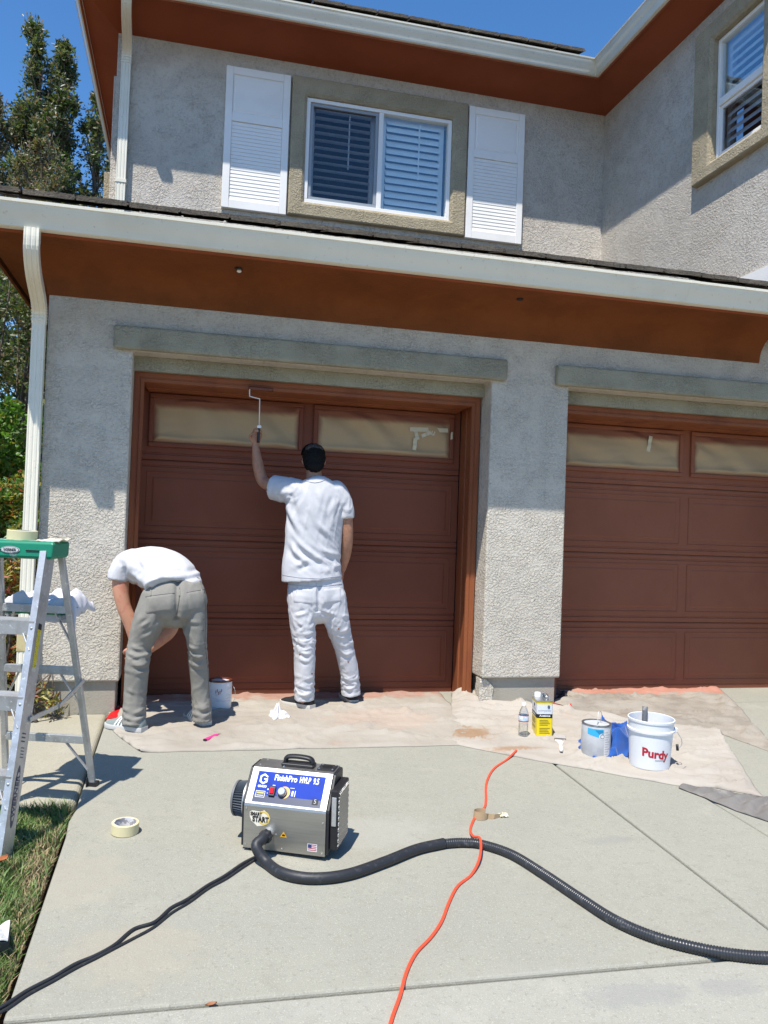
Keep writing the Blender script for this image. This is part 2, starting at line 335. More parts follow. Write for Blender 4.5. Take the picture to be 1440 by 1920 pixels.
# lawn: soil sheet and grass blades
mb = MB(); mb.grid(lambda a, b: (-3.5+a*3.42, -7.5+b*5.92, gz(-7.5+b*5.92)-0.045+0.012*nz((a*9, b*14, 0))), 30, 40)
structure(mb.build('lawn_soil', m_soil, smooth=True))
def grass():
    n = 60000
    x = -0.085-np.abs(np.random.beta(1.0, 2.6, n))*1.9; y = np.random.uniform(-3.95, -1.60, n)
    bare = np.exp(-(((x+0.14)/0.07)**2+((y+2.10)/0.33)**2))+0.55*np.exp(-(((x+0.10)/0.05)**2+((y+2.75)/0.5)**2))
    keep = np.random.rand(n) > bare*0.6; x, y, bare = x[keep], y[keep], bare[keep]; n = len(x)
    h = np.random.uniform(0.035, 0.085, n)*(1-0.45*np.clip(bare, 0, 1)); a = np.random.uniform(0, 2*math.pi, n); wd = np.random.uniform(0.0016, 0.0034, n)
    la = np.random.uniform(0, 2*math.pi, n); ln = h*np.random.uniform(0.15, 1.0, n)
    cl = np.array([nz((x[i]*7, y[i]*7, 0)) for i in range(n)]); h *= 1+0.5*cl
    z = SLOPE*y-0.045
    dx, dy = np.cos(a)*wd, np.sin(a)*wd; lx, ly = np.cos(la)*ln, np.sin(la)*ln
    V = np.zeros((n, 5, 3))
    V[:, 0] = np.stack([x-dx, y-dy, z], 1); V[:, 1] = np.stack([x+dx, y+dy, z], 1)
    V[:, 2] = np.stack([x+dx*.8+lx*.3, y+dy*.8+ly*.3, z+h*.6], 1); V[:, 3] = np.stack([x-dx*.8+lx*.3, y-dy*.8+ly*.3, z+h*.6], 1)
    V[:, 4] = np.stack([x+lx, y+ly, z+h], 1)
    b = np.arange(n)*5
    F = [(i, i+1, i+2, i+3) for i in b]+[(i+3, i+2, i+4) for i in b]
    me = bpy.data.meshes.new('grass'); me.from_pydata(V.reshape(-1, 3).tolist(), [], F)
    ms = [mat('grass_green', (0.085, 0.165, 0.032), 0.5, var=[(9, (0.135, 0.215, 0.05), 0.4, 0.65, 3)]), mat('grass_pale', (0.24, 0.28, 0.10), 0.5), mat('grass_dry', (0.36, 0.27, 0.15), 0.8)]
    r = np.random.rand(n); mi = np.where(r < 0.2, 1, 0); mi = np.where(np.random.rand(n) < 0.06+np.clip(bare, 0, 1)*0.6, 2, mi)
    o = place('grass', me, ms); me.polygons.foreach_set('material_index', np.concatenate([mi, mi]).astype(np.int32)); me.update()
    o['kind'] = 'stuff'; o['label'] = 'short green lawn with a dry patch beside the driveway'; o['category'] = 'grass'
grass()

# ================================================================== HOUSE
house = thing('house', 'two storey grey stucco house with rust brown eaves and double garage', 'house')
XL, A1, A2, A3, XE = -0.547, 2.583, 3.214, 5.797, 6.6      # pier edges of the garage front
DU, XU0, XW = 2.2, -0.405, 4.623                            # upper wall plane, its left corner, wing wall plane
HZ, ZS = 2.436, 2.778                                        # head of openings, soffit joint
# garage front wall: one comb-shaped face with the two door openings
mb = MB(); zb_ = 0.207
comb = [(XL, zb_), (0.0, zb_), (0.0, HZ), (A1, HZ), (A1, zb_), (A2, zb_), (A2, HZ), (A3, HZ), (A3, zb_), (XE, zb_), (XE, 3.12), (XL, 3.12)]
mb.prism([[(x, 0.0, z) for x, z in comb], [(x, 0.62, z) for x, z in comb]], None)
mb.build('garage_wall', m_stucco, house, bevel=0.012, seg=2)
mb = MB(); mb.box(XL, XL+0.2, 0.621, 6.0, 0.207, 3.12); mb.build('garage_side_wall', m_stucco, house)
for a, b, c in ((XL+0.025, -0.022, 0.03), (A1+0.04, A2-0.025, 0.035), (A3+0.025, XE-0.02, 0.03)):
    mb = MB(); mb.box(a, b, c, 0.6, -0.05, 0.206); mb.build('foundation', m_found, house, bevel=0.006)
mb = MB(); mb.box(XL+0.025, XL+0.2, 0.601, 6.0, -0.05, 0.206); mb.build('side_foundation', m_found, house)
mb = MB(); mb.box(0.0, XE, 0.625, 0.66, -0.1, 3.1); mb.build('garage_backing', m_dark, house)  # added dark sheet, keeps light from showing through the door joints
# broken corner of the pier base
mb = MB(); 
rk = [(A1-0.004, 0.004), (A1+0.10, -0.006), (A1+0.13, 0.03), (A1+0.10, 0.07), (A1-0.004, 0.09)]
rings = []
for z, s in ((-0.03, 0.92), (0.07, 0.97), (0.13, 1.0), (0.17, 0.7), (0.20, 0.32)): rings.append([(A1+(x-A1)*s, y+0.03+0.006*math.sin(z*90+x*40), z) for x, y in rk])
mb.prism(rings, None); mb.build('stucco_patch', m_stucco, house, smooth=False)
# lintels inside the openings
for k, (a, b) in enumerate(((0.0, A1), (A2, A3))):
    mb = MB(); mb.box(a+0.001, b-0.001, 0.15, 0.6, 2.336, HZ-0.001); mb.build('lintel', m_lintel, house)
    mb = MB(); x0, x1 = ((-0.127, 2.690), (3.093, 5.95))[k]; mb.box(x0, x1, -0.055, 0.010, 2.439, 2.597); mb.build('header_trim', m_lintel, house, bevel=0.02, seg=3)

# ---- garage doors
def ridge_panel(x0, x1, z0, z1, Y, d=0.012, r1=0.016, r2=0.05):
    mb = MB(); R = []
    for ins, y in ((0, Y+0.006), (0, Y-0.004), (0.004, Y-0.005), (r1, Y+0.006), (r1+0.006, Y+0.006), (r2, Y-0.003), (r2+0.004, Y-0.004)):
        R.append([(x0+ins, y, z0+ins), (x1-ins, y, z0+ins), (x1-ins, y, z1-ins), (x0+ins, y, z1-ins)])
    mb.prism(R, None); return mb
DY = 0.565
def mask_paper(x0, x1, z0, z1, seed):
    mb = MB(); 
    def f(a, b):
        x = x0+a*(x1-x0); z = z0+b*(z1-z0)
        e = min(a*(x1-x0), (1-a)*(x1-x0), b*(z1-z0), (1-b)*(z1-z0)); k = min(1, e/0.05)
        d = x*0.55+z*1.0
        y = 0.026*math.sin(d*24+3.5*nz((x*2.2, z*3, seed)))*(0.3+abs(nz((x*1.4, z*2, seed+5)))) + 0.012*nz((x*4+z*7, z*4-x, seed+2)) - 0.012*abs(nz((x*2.5-z*3, z*8, seed+9)))
        sag = -0.016*math.exp(-((b-0.93)/0.05)**2)*max(0, nz((x*3.3, 0, seed+4))+0.1)*3
        ledge = -0.020*math.exp(-((b-0.10)/0.075)**2)
        return (x, min(DY-0.003, DY-0.012+k*(y*0.75-0.006+ledge)+sag), z)
    mb.grid(f, 130, 46); return mb
def paper_material(uvx, uvz):
    m = bpy.data.materials.new('oversprayed_paper'); m.use_nodes = True; n, l = m.node_tree.nodes, m.node_tree.links; b = n['Principled BSDF']; b.inputs['Roughness'].default_value = 0.75
    tc = n.new('ShaderNodeTexCoord'); sep = n.new('ShaderNodeSeparateXYZ'); l.new(tc.outputs['UV'], sep.inputs[0])
    def math_(op, a, bb=None):
        q = n.new('ShaderNodeMath'); q.operation = op
        for i, x in enumerate((a, bb)):
            if x is None: continue
            if isinstance(x, (int, float)): q.inputs[i].default_value = x
            else: l.new(x, q.inputs[i])
        return q.outputs[0]
    ex = math_('MULTIPLY', math_('MINIMUM', sep.outputs[0], math_('SUBTRACT', 1, sep.outputs[0])), uvx)
    eb = math_('MULTIPLY', sep.outputs[1], uvz*1.15); et = math_('MULTIPLY', math_('SUBTRACT', math_('SUBTRACT', 1, sep.outputs[1]), 0.13), uvz)
    e = math_('MINIMUM', ex, math_('MINIMUM', eb, et))
    tx = n.new('ShaderNodeTexNoise'); tx.inputs['Scale'].default_value = 5; tx.inputs['Detail'].default_value = 3
    e2 = math_('ADD', e, math_('MULTIPLY', math_('SUBTRACT', tx.outputs['Fac'], 0.5), 0.022))
    mr = n.new('ShaderNodeMapRange'); mr.interpolation_type = 'SMOOTHSTEP'; mr.inputs['From Min'].default_value = 0.0; mr.inputs['From Max'].default_value = 0.055; l.new(e2, mr.inputs['Value'])
    mx = n.new('ShaderNodeMix'); mx.data_type = 'RGBA'; mx.inputs['A'].default_value = (0.22, 0.075, 0.040, 1); mx.inputs['B'].default_value = (0.46, 0.32, 0.17, 1); l.new(mr.outputs[0], mx.inputs['Factor']); l.new(mx.outputs['Result'], b.inputs['Base Color'])
    return m
m_paper = paper_material(1.16, 0.38)
m_tape = mat('masking_tape', (0.62, 0.55, 0.38), 0.7)
def garage_door(x0, x1, name_label, m_door=m_door):
    g0 = bpy.data.objects.new('garage_door', None); COL.objects.link(g0); g0.parent = house; g0['label'] = name_label
    xc = (x0+x1)/2; H = 0.588; W = x1-x0
    for k in range(4):
        za, zb = k*H-0.012, (k+1)*H-0.016
        mb = MB(); e = 0.01
        # section slab with a shiplap lip and three ribs along its joint
        prof = [(DY+0.04, za), (DY+0.006, za), (DY, za+e), (DY, za+0.036), (DY+0.007, za+0.040), (DY+0.007, za+0.050), (DY, za+0.054)]
        if k < 3: prof += [(DY, zb-0.052), (DY+0.007, zb-0.048), (DY+0.007, zb-0.038), (DY, zb-0.034)]
        prof += [(DY, zb-e), (DY+0.006, zb), (DY+0.04, zb)]
        mb.prism([[(x0, y, z) for y, z in prof], [(x1, y, z) for y, z in prof]], None)
        mb.build('section', m_door, g0)
        for (a, b) in ((x0+0.055, xc-0.040), (xc+0.040, x1-0.055)):
            if k < 3:
                ridge_panel(a, b, za+0.088, zb-0.083, DY).build('panel', m_door, g0)
            else:
                wz0, wz1 = za+0.095, zb-0.09
                mb = MB(); t = 0.034
                for q in ((a, b, wz0, wz0+t), (a, b, wz1-t, wz1), (a, a+t, wz0+t, wz1-t), (b-t, b, wz0+t, wz1-t)): mb.box(q[0], q[1], DY-0.026, DY+0.01, q[2], q[3])
                mb.build('window_frame', m_door, g0, bevel=0.007)
                mask_paper(a+0.026, b-0.026, wz0+0.026, wz1-0.026, int(a*10)).build('masking_paper', m_paper, g0, smooth=True)
    return g0
d1 = garage_door(0.040, 2.536, 'darker brown left garage door with papered windows')
d2 = garage_door(3.375, 5.875, 'lighter brown right garage door with papered windows', m_door_pale)
def tape_strip(cx, cz, L, W, ang, parent):
    mb = MB(); c, s = math.cos(ang), math.sin(ang); n = 10; V = []
    for i in range(n+1):
        t = (i/n-0.5)*L
        for q in (-W/2, W/2):
            j = 0.002*math.sin(i*2.1+q*99) if 0 < i < n else 0.003*random.uniform(-1, 1)
            V.append((cx+c*(t+j)-s*q, DY-0.030+0.002*math.sin(i*1.3), cz+s*(t+j)+c*q))
    mb.add(V, [(2*i, 2*i+2, 2*i+3, 2*i+1) for i in range(n)]); o = mb.build('tape_strip', m_tape, parent)
    sm = o.modifiers.new('t', 'SOLIDIFY'); sm.thickness = 0.0008
for u, v, L, W, a in ((805, 806, 0.32, 0.034, 0.03), (781, 815, 0.085, 0.032, -1.3), (778, 832, 0.10, 0.032, 1.5), (800, 814, 0.095, 0.030, 0.45), (811, 812, 0.045, 0.036, -0.3), (847, 817, 0.06, 0.018, 1.55)):
    p = at(u, v, DY-0.03); tape_strip(p[0], p[2], L, W, a, d1)
p = at(1218, 832, DY-0.03); tape_strip(p[0], p[2], 0.135, 0.034, 1.42, d2)
p = at(1252, 838, DY-0.03)

# door frames: head and jambs with moulding steps
for (a, b) in ((0.003, 2.572), (A2+0.003, A3-0.003)):
    prof = [(0.0, 0.200), (0.030, 0.200), (0.034, 0.206), (0.040, 0.206), (0.044, 0.200), (0.066, 0.200), (0.070, 0.230), (0.070, 0.44), (0.076, 0.444), (0.078, 0.48), (0.082, 0.484), (0.084, 0.56), (0.0, 0.56)]
    top = 2.334
    def ring(sx, x0, z): return [(x0+sx*p_, y, z) for p_, y in prof]
    jprof = [(0.0, 0.200), (0.030, 0.200), (0.034, 0.206), (0.040, 0.206), (0.044, 0.200), (0.064, 0.200), (0.068, 0.206), (0.068, 0.224), (0.036, 0.228), (0.034, 0.40), (0.042, 0.404), (0.042, 0.44), (0.032, 0.444), (0.030, 0.56), (0.0, 0.56)]
    for s, x0 in ((1, a), (-1, b)):
        mb = MB(); lo = [(x0+s*p_, y, -0.002) for p_, y in jprof]; hi = [(x0+s*p_, y, top-p_) for p_, y in jprof]; mb.prism([lo, hi], None)
        mb.build('door_jamb', m_frame, house)
    mb = MB(); mb.prism([[(a+p_, y, top-p_) for p_, y in prof], [(b-p_, y, top-p_) for p_, y in prof]], None); mb.build('door_head', m_frame, house)
# bottom seals
for a, b in ((0.06, 2.53), (3.39, 5.86)):
    mb = MB(); mb.box(a, b, DY+0.004, DY+0.034, -0.001, 0.02); mb.build('door_seal', m_black, house)

# ---- lower eave: coved soffit, fascia, gutter
COVE = [(0.0, 2.762), (0.010, 2.762), (0.016, 2.800), (0.03, 2.850), (0.07, 2.905), (0.13, 2.945), (0.22, 2.972), (0.34, 2.988), (0.46, 2.994), (0.50, 2.994)]
EX0, EXE = -0.30, 4.893
mb = MB(); rings = []
for o_, z in COVE: pass
lo = -0.35
prof = COVE+[(0.50, 3.12), (0.0, 3.12)]
def mitre(o_): return XL - o_*0.64
mb.prism([[(mitre(o_), -o_, z) for o_, z in prof], [(EXE-0.0*o_, -o_, z) for o_, z in prof]], None)
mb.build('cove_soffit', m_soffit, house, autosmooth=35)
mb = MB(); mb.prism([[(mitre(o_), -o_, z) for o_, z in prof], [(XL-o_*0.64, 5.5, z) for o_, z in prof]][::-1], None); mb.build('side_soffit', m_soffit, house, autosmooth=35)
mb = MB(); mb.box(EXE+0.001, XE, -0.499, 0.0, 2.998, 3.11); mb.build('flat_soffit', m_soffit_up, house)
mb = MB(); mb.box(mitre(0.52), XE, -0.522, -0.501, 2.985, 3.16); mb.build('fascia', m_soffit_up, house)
# two small soffit vents
for u, v in ((448, 490), (975, 551)):
    p = at(u, v, -0.30); mb = MB(); mb.lathe([(0.001, 0), (0.022, 0), (0.024, 0.004), (0.024, 0.02)], 14, (p[0], -0.30, 2.974), cap=True); mb.build('soffit_vent', m_black, house)
    if u < 500:
        mb = MB(); mb.ell((p[0]+0.004, -0.292, 2.966), (0.016, 0.013, 0.011)); mb.build('wasp_nest', m_white, house, smooth=True)

GP = [(0.0, 0.0), (0.046, 0.0), (0.055, 0.004), (0.059, 0.020), (0.066, 0.042), (0.080, 0.068), (0.094, 0.094), (0.101, 0.116), (0.104, 0.128), (0.111, 0.130), (0.112, 0.146), (0.104, 0.150), (0.102, 0.142), (0.096, 0.105), (0.060, 0.045), (0.050, 0.012), (0.006, 0.010), (0.006, 0.14), (0.0, 0.14)]
def gutter(a, b, outv, z0, name='gutter', sc=1.0, ma=0.0, mb_=0.0):
    """K-style gutter from a to b (back edge line), outv is the outward direction, ma/mb_ mitre shift along the run per outward metre"""
    a, b, outv = np.array(a, float), np.array(b, float), np.array(outv, float); t = (b-a)/np.linalg.norm(b-a); m_ = MB()
    R0 = [a+outv*o_*sc+t*ma*o_*sc+np.array([0, 0, z0+z*sc]) for o_, z in GP]; R1 = [b+outv*o_*sc+t*mb_*o_*sc+np.array([0, 0, z0+z*sc]) for o_, z in GP]
    m_.prism([R0, R1], None); return m_.build(name, m_gutter, house, autosmooth=50)
gutter((mitre(0.524), -0.524, 0), (XE, -0.524, 0), (0, -1, 0), 2.998, ma=-0.64)
def gutter_joint(x, y0, z0):
    m_ = MB(); m_.prism([[(x+dx, y0-o_*1.012-(0.0012 if o_ > 0.03 else 0), z0+z*1.012-0.001) for o_, z in GP[:12]+[(0.0, 0.14)]] for dx in (-0.035, 0.035)], None); m_.build('gutter_joint', m_gutter, house, autosmooth=50)
gutter_joint(1.37, -0.524, 2.998); gutter_joint(3.86, -0.524, 2.998)
mb = MB(); mb.box(mitre(0.524)-0.02, mitre(0.524), -0.50, 5.5, 2.975, 3.15); mb.build('side_fascia', m_soffit, house)

# lower roof: deck and eave tiles
sl = 0.333
mb = MB(); mb.hexa([(-0.88, -0.52, 3.150), (XE, -0.52, 3.150), (XE, DU+0.1, 3.150+sl*2.72), (XU0, DU+0.1, 3.150+sl*2.72)] + [(-0.88, -0.52, 3.178), (XE, -0.52, 3.178), (XE, DU+0.1, 3.178+sl*2.72), (XU0, DU+0.1, 3.178+sl*2.72)])
roof = mb.build('roof', m_under, house)
def tile_mesh(wd, ln=0.42, th=0.031):
    m_ = MB(); n = 8; R = []
    pr_ = []
    for i in range(n+1):
        x = wd*i/n; pr_.append((x+0.002*random.uniform(-1, 1), th+random.uniform(-0.0025, 0.0025)))
    pr_ += [(wd+0.001, th*0.62), (wd+0.012, th*0.58), (wd+0.012, th*0.25), (wd, th*0.25), (wd, 0.0)]
    bot = [(wd*i/n, random.uniform(-0.002, 0.002)) for i in range(n-1, -1, -1)]
    prof_ = pr_+bot
    m_.prism([[(x, 0, z) for x, z in prof_], [(x, ln, z+sl*ln) for x, z in prof_]], None)
    return m_.mesh('roof_tile')
tms = [tile_mesh(0.288) for _ in range(4)]
for t_ in tms: t_.materials.append(m_tile)
def tile(x, y, z, rz=0, parent=None, k=0):
    o = bpy.data.objects.new('roof_tile', tms[k % 4]); COL.objects.link(o); o.parent = parent; o.location = (x, y, z); o.rotation_euler = (0, random.uniform(-0.010, 0.004), rz); return o
for r in range(3):
    for i in range(25):
        tile(-0.93+0.305*i+(0.15 if r % 2 else 0)+random.uniform(-0.004, 0.004), -0.585+0.33*r+random.uniform(-0.006, 0.006), 3.196+r*0.33*sl+r*0.0+(0.012 if r else 0), 0, roof, i*3+r)

# lower downspout with two elbows
def spout(P, wx, wy, name, n_ribs=3):
    m_ = MB(); P = np.array(P, float); T = np.gradient(P, axis=0); T /= np.linalg.norm(T, axis=1)[:, None]; R = []
    ring = []
    # ribbed rectangle profile
    front = []
    for i in range(13):
        s = -0.5+i/12; d = 0.03 if (i % 4 in (2,)) else 0.0
        front.append((s*wx, -0.5*wy+d*wy*2))
    prof_ = front+[(0.5*wx, 0.5*wy), (-0.5*wx, 0.5*wy)]
    for p_, t in zip(P, T):
        sx = np.array([1, 0, 0]); f = np.cross(sx, t); f = f/np.linalg.norm(f)
        if f[1] < 0: f = -f
        R.append([p_+sx*a+f*b for a, b in prof_])
    m_.prism(R, None); return m_.build(name, m_gutter, house, bevel=0)
el = catmull([(-0.562, -0.565, 3.00), (-0.562, -0.565, 2.93), (-0.565, -0.54, 2.86), (-0.570, -0.42, 2.77), (-0.580, -0.18, 2.685), (-0.588, -0.075, 2.63), (-0.590, -0.055, 2.55)], 26)
spout(el, 0.085, 0.062, 'downspout_elbow')
spout([(-0.590, -0.055, 2.56), (-0.590, -0.055, 1.4), (-0.590, -0.055, 0.02)], 0.080, 0.058, 'downspout')
for i in range(7):
    p = el[18+i] if 18+i < len(el) else el[-1]; m_ = MB(); m_.box(p[0]-0.045, p[0]+0.045, p[1]-0.036, p[1]+0.03, p[2]-0.004, p[2]+0.004); m_.build('elbow_rib', m_gutter, house)
m_ = MB(); m_.box(-0.634, -0.546, -0.088, -0.022, 0.42, 0.60); m_.build('taped_joint', mat('tan_tape', (0.55, 0.46, 0.24), 0.7, var=[(20, (0.45, 0.36, 0.17), 0.45, 0.6, 3)]), house, bevel=0.006)

# ================================================================== upper storey
UZ = 5.85
wx0, wx1, wz0, wz1 = 1.383, 2.888, 4.475, 5.520
mb = MB()
mb.box(XU0, wx0, DU, DU+0.2, 3.9, UZ+0.15); mb.box(wx1, XW+0.2, DU, DU+0.2, 3.9, UZ+0.15); mb.box(wx0, wx1, DU, DU+0.2, 3.9, wz0); mb.box(wx0, wx1, DU, DU+0.2, wz1, UZ+0.15)
mb.box(XU0, XU0+0.2, DU+0.2, 7.0, 3.0, UZ+0.15)
mb.build('upper_wall', m_stucco_up, house)
mb = MB(); mb.box(XU0-0.055, XU0-0.001, 2.50, 2.62, 3.4, 5.60); mb.build('side_trim', m_stucco_up, house, bevel=0.01)
mb = MB(); mb.box(XU0-0.20, XU0-0.001, 3.35, 3.52, 3.4, 5.0); mb.build('side_trim', m_trim, house, bevel=0.01)
# wing wall facing left, with its window opening
vy0, vy1, vz0, vz1 = -0.36, 0.262, 4.500, 5.545
WY0 = -0.52
mb = MB(); X2 = XW+0.2
mb.box(XW, X2, vy1, DU, 3.3, UZ+0.15); mb.box(XW, X2, WY0, vy0, 3.3, UZ+0.15); mb.box(XW, X2, vy0, vy1, 3.3, vz0); mb.box(XW, X2, vy0, vy1, vz1, UZ+0.15)
mb.box(X2, 8.5, WY0, WY0+0.2, 3.3, UZ+0.15)
mb.build('wing_wall', m_stucco_up, house)
mb = MB(); mb.box(XW-0.016, XW-0.001, -0.50, 0.42, 3.21, 3.40); mb.build('flashing', m_white, house)
mb = MB(); mb.box(XU0+0.1, XW, DU-0.03, DU-0.001, 4.05, 4.145); mb.build('flashing', mat('dusty_flashing', (0.25, 0.22, 0.19), 0.8), house)
# window surrounds
def surround(x0, x1, z0, z1, wl, wr, wt, wb, plane, depth, name='window_trim'):
    R = []
    rings = []
    for (l_, r_, t_, b_, d) in ((wl, wr, wt, wb, 0.0), (wl, wr, wt, wb, depth), (wl-0.012, wr-0.012, wt-0.012, wb-0.012, depth+0.008), (0.028, 0.028, 0.028, 0.028, depth+0.008), (0.0, 0.0, 0.0, 0.0, depth-0.012), (0, 0, 0, 0, -0.06)):
        rings.append([plane(x0-l_, z0-b_, d), plane(x1+r_, z0-b_, d), plane(x1+r_, z1+t_, d), plane(x0-l_, z1+t_, d)])
    m_ = MB(); m_.prism(rings, None, cap=False); return m_.build(name, m_trim, house, bevel=0.006)
pu = lambda x, z, d: (x, DU-d, z)
pw = lambda y, z, d: (XW-d, y, z)
surround(wx0, wx1, wz0, wz1, 0.150, 0.160, 0.185, 0.145, pu, 0.05)
surround(vy0, vy1, vz0, vz1, 0.15, 0.25, 0.16, 0.125, pw, 0.055)
# upper window
def rect_frame(m_, u0, u1, z0, z1, t, plane, d0, d1):
    for a, b, c, e in ((u0, u1, z0, z0+t), (u0, u1, z1-t, z1), (u0, u0+t, z0+t, z1-t), (u1-t, u1, z0+t, z1-t)):
        P = [plane(a, c, d0), plane(b, c, d0), plane(b, e, d0), plane(a, e, d0)]; Q = [plane(a, c, d1), plane(b, c, d1), plane(b, e, d1), plane(a, e, d1)]
        m_.hexa(P+Q)
def window(plane, u0, u1, z0, z1):
    w_ = bpy.data.objects.new('window', None); COL.objects.link(w_); w_.parent = house; return w_
W1 = window(pu, 0, 0, 0, 0)
xm = 2.142
m_ = MB(); rect_frame(m_, wx0+0.001, wx1-0.001, wz0+0.001, wz1-0.001, 0.038, pu, -0.05, 0.022); m_.build('window_frame', m_vinyl, W1, bevel=0.004)
m_ = MB(); m_.box(xm-0.024, xm+0.024, DU-0.018, DU+0.05, wz0+0.038, wz1-0.038); m_.build('mullion', m_vinyl, W1, bevel=0.004)
m_ = MB(); rect_frame(m_, wx0+0.042, xm-0.026, wz0+0.042, wz1-0.042, 0.03, pu, -0.02, 0.008); m_.build('screen_frame', mat('grey_screen_frame', (0.30, 0.33, 0.36), 0.4), W1, bevel=0.003)
for a, b, mt in ((wx0+0.045, xm-0.028, m_screen), (xm+0.024, wx1-0.038, m_glass)):
    m_ = MB(); m_.box(a, b, DU+0.016, DU+0.020, wz0+0.04, wz1-0.04); m_.build('pane', mt, W1)
def slat_mesh(L, wd, th, tilt, axis):
    m_ = MB(); c, s = math.cos(tilt), math.sin(tilt)
    prof_ = []
    for i in range(8):
        a = 2*math.pi*i/8; y, z = math.cos(a)*wd/2, math.sin(a)*th/2; prof_.append((y*c-z*s, y*s+z*c))
    if axis == 'x': m_.prism([[(-L/2, y, z) for y, z in prof_], [(L/2, y, z) for y, z in prof_]], None)
    else: m_.prism([[(y, -L/2, z) for y, z in prof_], [(y, L/2, z) for y, z in prof_]], None)
    return m_.mesh('blind_slat')
for a, b, tilt in ((wx0+0.055, xm-0.035, 0.12), (xm+0.03, wx1-0.05, 1.0)):
    me = slat_mesh(b-a-0.10, 0.094, 0.012, tilt, 'x'); me.materials.append(m_slat)
    nsl = 13
    for i in range(nsl):
        o = bpy.data.objects.new('blind_slat', me); COL.objects.link(o); o.parent = W1; o.location = ((a+b)/2, DU+0.082, wz0+0.085+i*(wz1-wz0-0.15)/(nsl-1))
    m_ = MB(); rect_frame(m_, a, b, wz0+0.012, wz1-0.012, 0.048, pu, -0.135, -0.10); m_.build('blind_frame', m_slat, W1)
    m_ = MB(); m_.box((a+b)/2-0.006+0.06, (a+b)/2+0.006+0.06, DU+0.060, DU+0.070, wz0+0.42, wz1-0.06); m_.build('tilt_rod', m_slat, W1)
m_ = MB(); m_.box(wx0-0.05, wx1+0.05, DU+0.32, DU+0.34, wz0-0.1, wz1+0.1); m_.build('room_backing', m_dark, W1)  # added dark sheet behind the slats so that no light leaks through
# wing window
W2 = window(pw, 0, 0, 0, 0); zm = 4.992
m_ = MB(); rect_frame(m_, vy0+0.001, vy1-0.001, vz0+0.001, vz1-0.001, 0.032, pw, -0.06, 0.0); m_.build('window_frame', m_vinyl, W2, bevel=0.004)
m_ = MB(); m_.box(XW-0.006, XW+0.05, vy0+0.032, vy1-0.032, zm-0.03, zm+0.03); m_.build('meeting_rail', m_vinyl, W2, bevel=0.004)
m_ = MB(); rect_frame(m_, vy0+0.034, vy1-0.034, vz0+0.034, zm-0.032, 0.028, pw, -0.04, -0.012); m_.build('lower_sash', m_vinyl, W2, bevel=0.003)
for a, b, mt in ((vz0+0.05, zm-0.031, m_screen), (zm+0.031, vz1-0.033, m_glass)):
    m_ = MB(); m_.box(XW+0.022, XW+0.026, vy0+0.04, vy1-0.04, a, b); m_.build('pane', mt, W2)
me = slat_mesh(vy1-vy0-0.13, 0.098, 0.012, 0.95, 'y'); me.materials.append(m_slat)
for i in range(13):
    o = bpy.data.objects.new('blind_slat', me); COL.objects.link(o); o.parent = W2; o.location = (XW+0.082, (vy0+vy1)/2-0.01, vz0+0.10+i*(vz1-vz0-0.17)/12)
m_ = MB(); rect_frame(m_, vy0+0.01, vy1-0.01, vz0+0.02, vz1-0.02, 0.05, pw, -0.14, -0.10); m_.build('blind_frame', m_slat, W2)
m_ = MB(); m_.box(XW+0.34, XW+0.36, vy0-0.1, vy1+0.1, vz0-0.1, vz1+0.1); m_.build('room_backing', m_dark, W2)  # dark sheet added to block light behind the wing blinds

# shutters
def shutter(x0, x1, z0, z1):
    s_ = bpy.data.objects.new('shutter', None); COL.objects.link(s_); s_.parent = house
    f0, f1 = DU-0.045, DU-0.001; st = 0.068; m_ = MB(); zr = z0+(z1-z0)*0.615
    m_.box(x0, x0+st, f0, f1, z0, z1); m_.box(x1-st, x1, f0, f1, z0, z1)
    for a, b in ((z0, z0+0.085), (zr, zr+0.085), (z1-0.075, z1)): m_.box(x0+st+0.0005, x1-st-0.0005, f0+0.001, f1, a, b)
    m_.build('shutter_frame', m_white, s_, bevel=0.004)
    m_ = MB(); m_.box(x0+st+0.001, x1-st-0.001, f0+0.016, f1-0.002, z0+0.086, zr-0.001); m_.build('backing', m_white, s_)
    ridge = MB(); R = []
    a, b, c, d = x0+st+0.002, x1-st-0.002, zr+0.087, z1-0.077
    for ins, y in ((0, f1-0.004), (0, f0+0.006), (0.01, f0+0.012), (0.03, f0+0.005)): R.append([(a+ins, y, c+ins), (b-ins, y, c+ins), (b-ins, y, d-ins), (a+ins, y, d-ins)])
    ridge.prism(R, None); ridge.build('flat_panel', m_white, s_)
    n = 21; h = (zr-z0-0.09)/n
    me = MB().add([(-(x1-x0)/2+st+0.003, 0.0, 0), ((x1-x0)/2-st-0.003, 0.0, 0), ((x1-x0)/2-st-0.003, -0.0055, 0.002), (-(x1-x0)/2+st+0.003, -0.0055, 0.002),
                   (-(x1-x0)/2+st+0.003, 0.0, h*0.98), ((x1-x0)/2-st-0.003, 0.0, h*0.98), ((x1-x0)/2-st-0.003, -0.002, h*0.98), (-(x1-x0)/2+st+0.003, -0.002, h*0.98)], [(3, 2, 1, 0), (4, 5, 6, 7), (0, 1, 5, 4), (1, 2, 6, 5), (2, 3, 7, 6), (3, 0, 4, 7)]).mesh('louvre_slat')
    me.materials.append(m_white)
    for i in range(n):
        o = bpy.data.objects.new('louvre_slat', me); COL.objects.link(o); o.parent = s_; o.location = ((x0+x1)/2, f0+0.0155, z0+0.0865+i*h)
shutter(0.597, 1.216, 4.320, 5.694); shutter(3.062, 3.680, 4.322, 5.694)

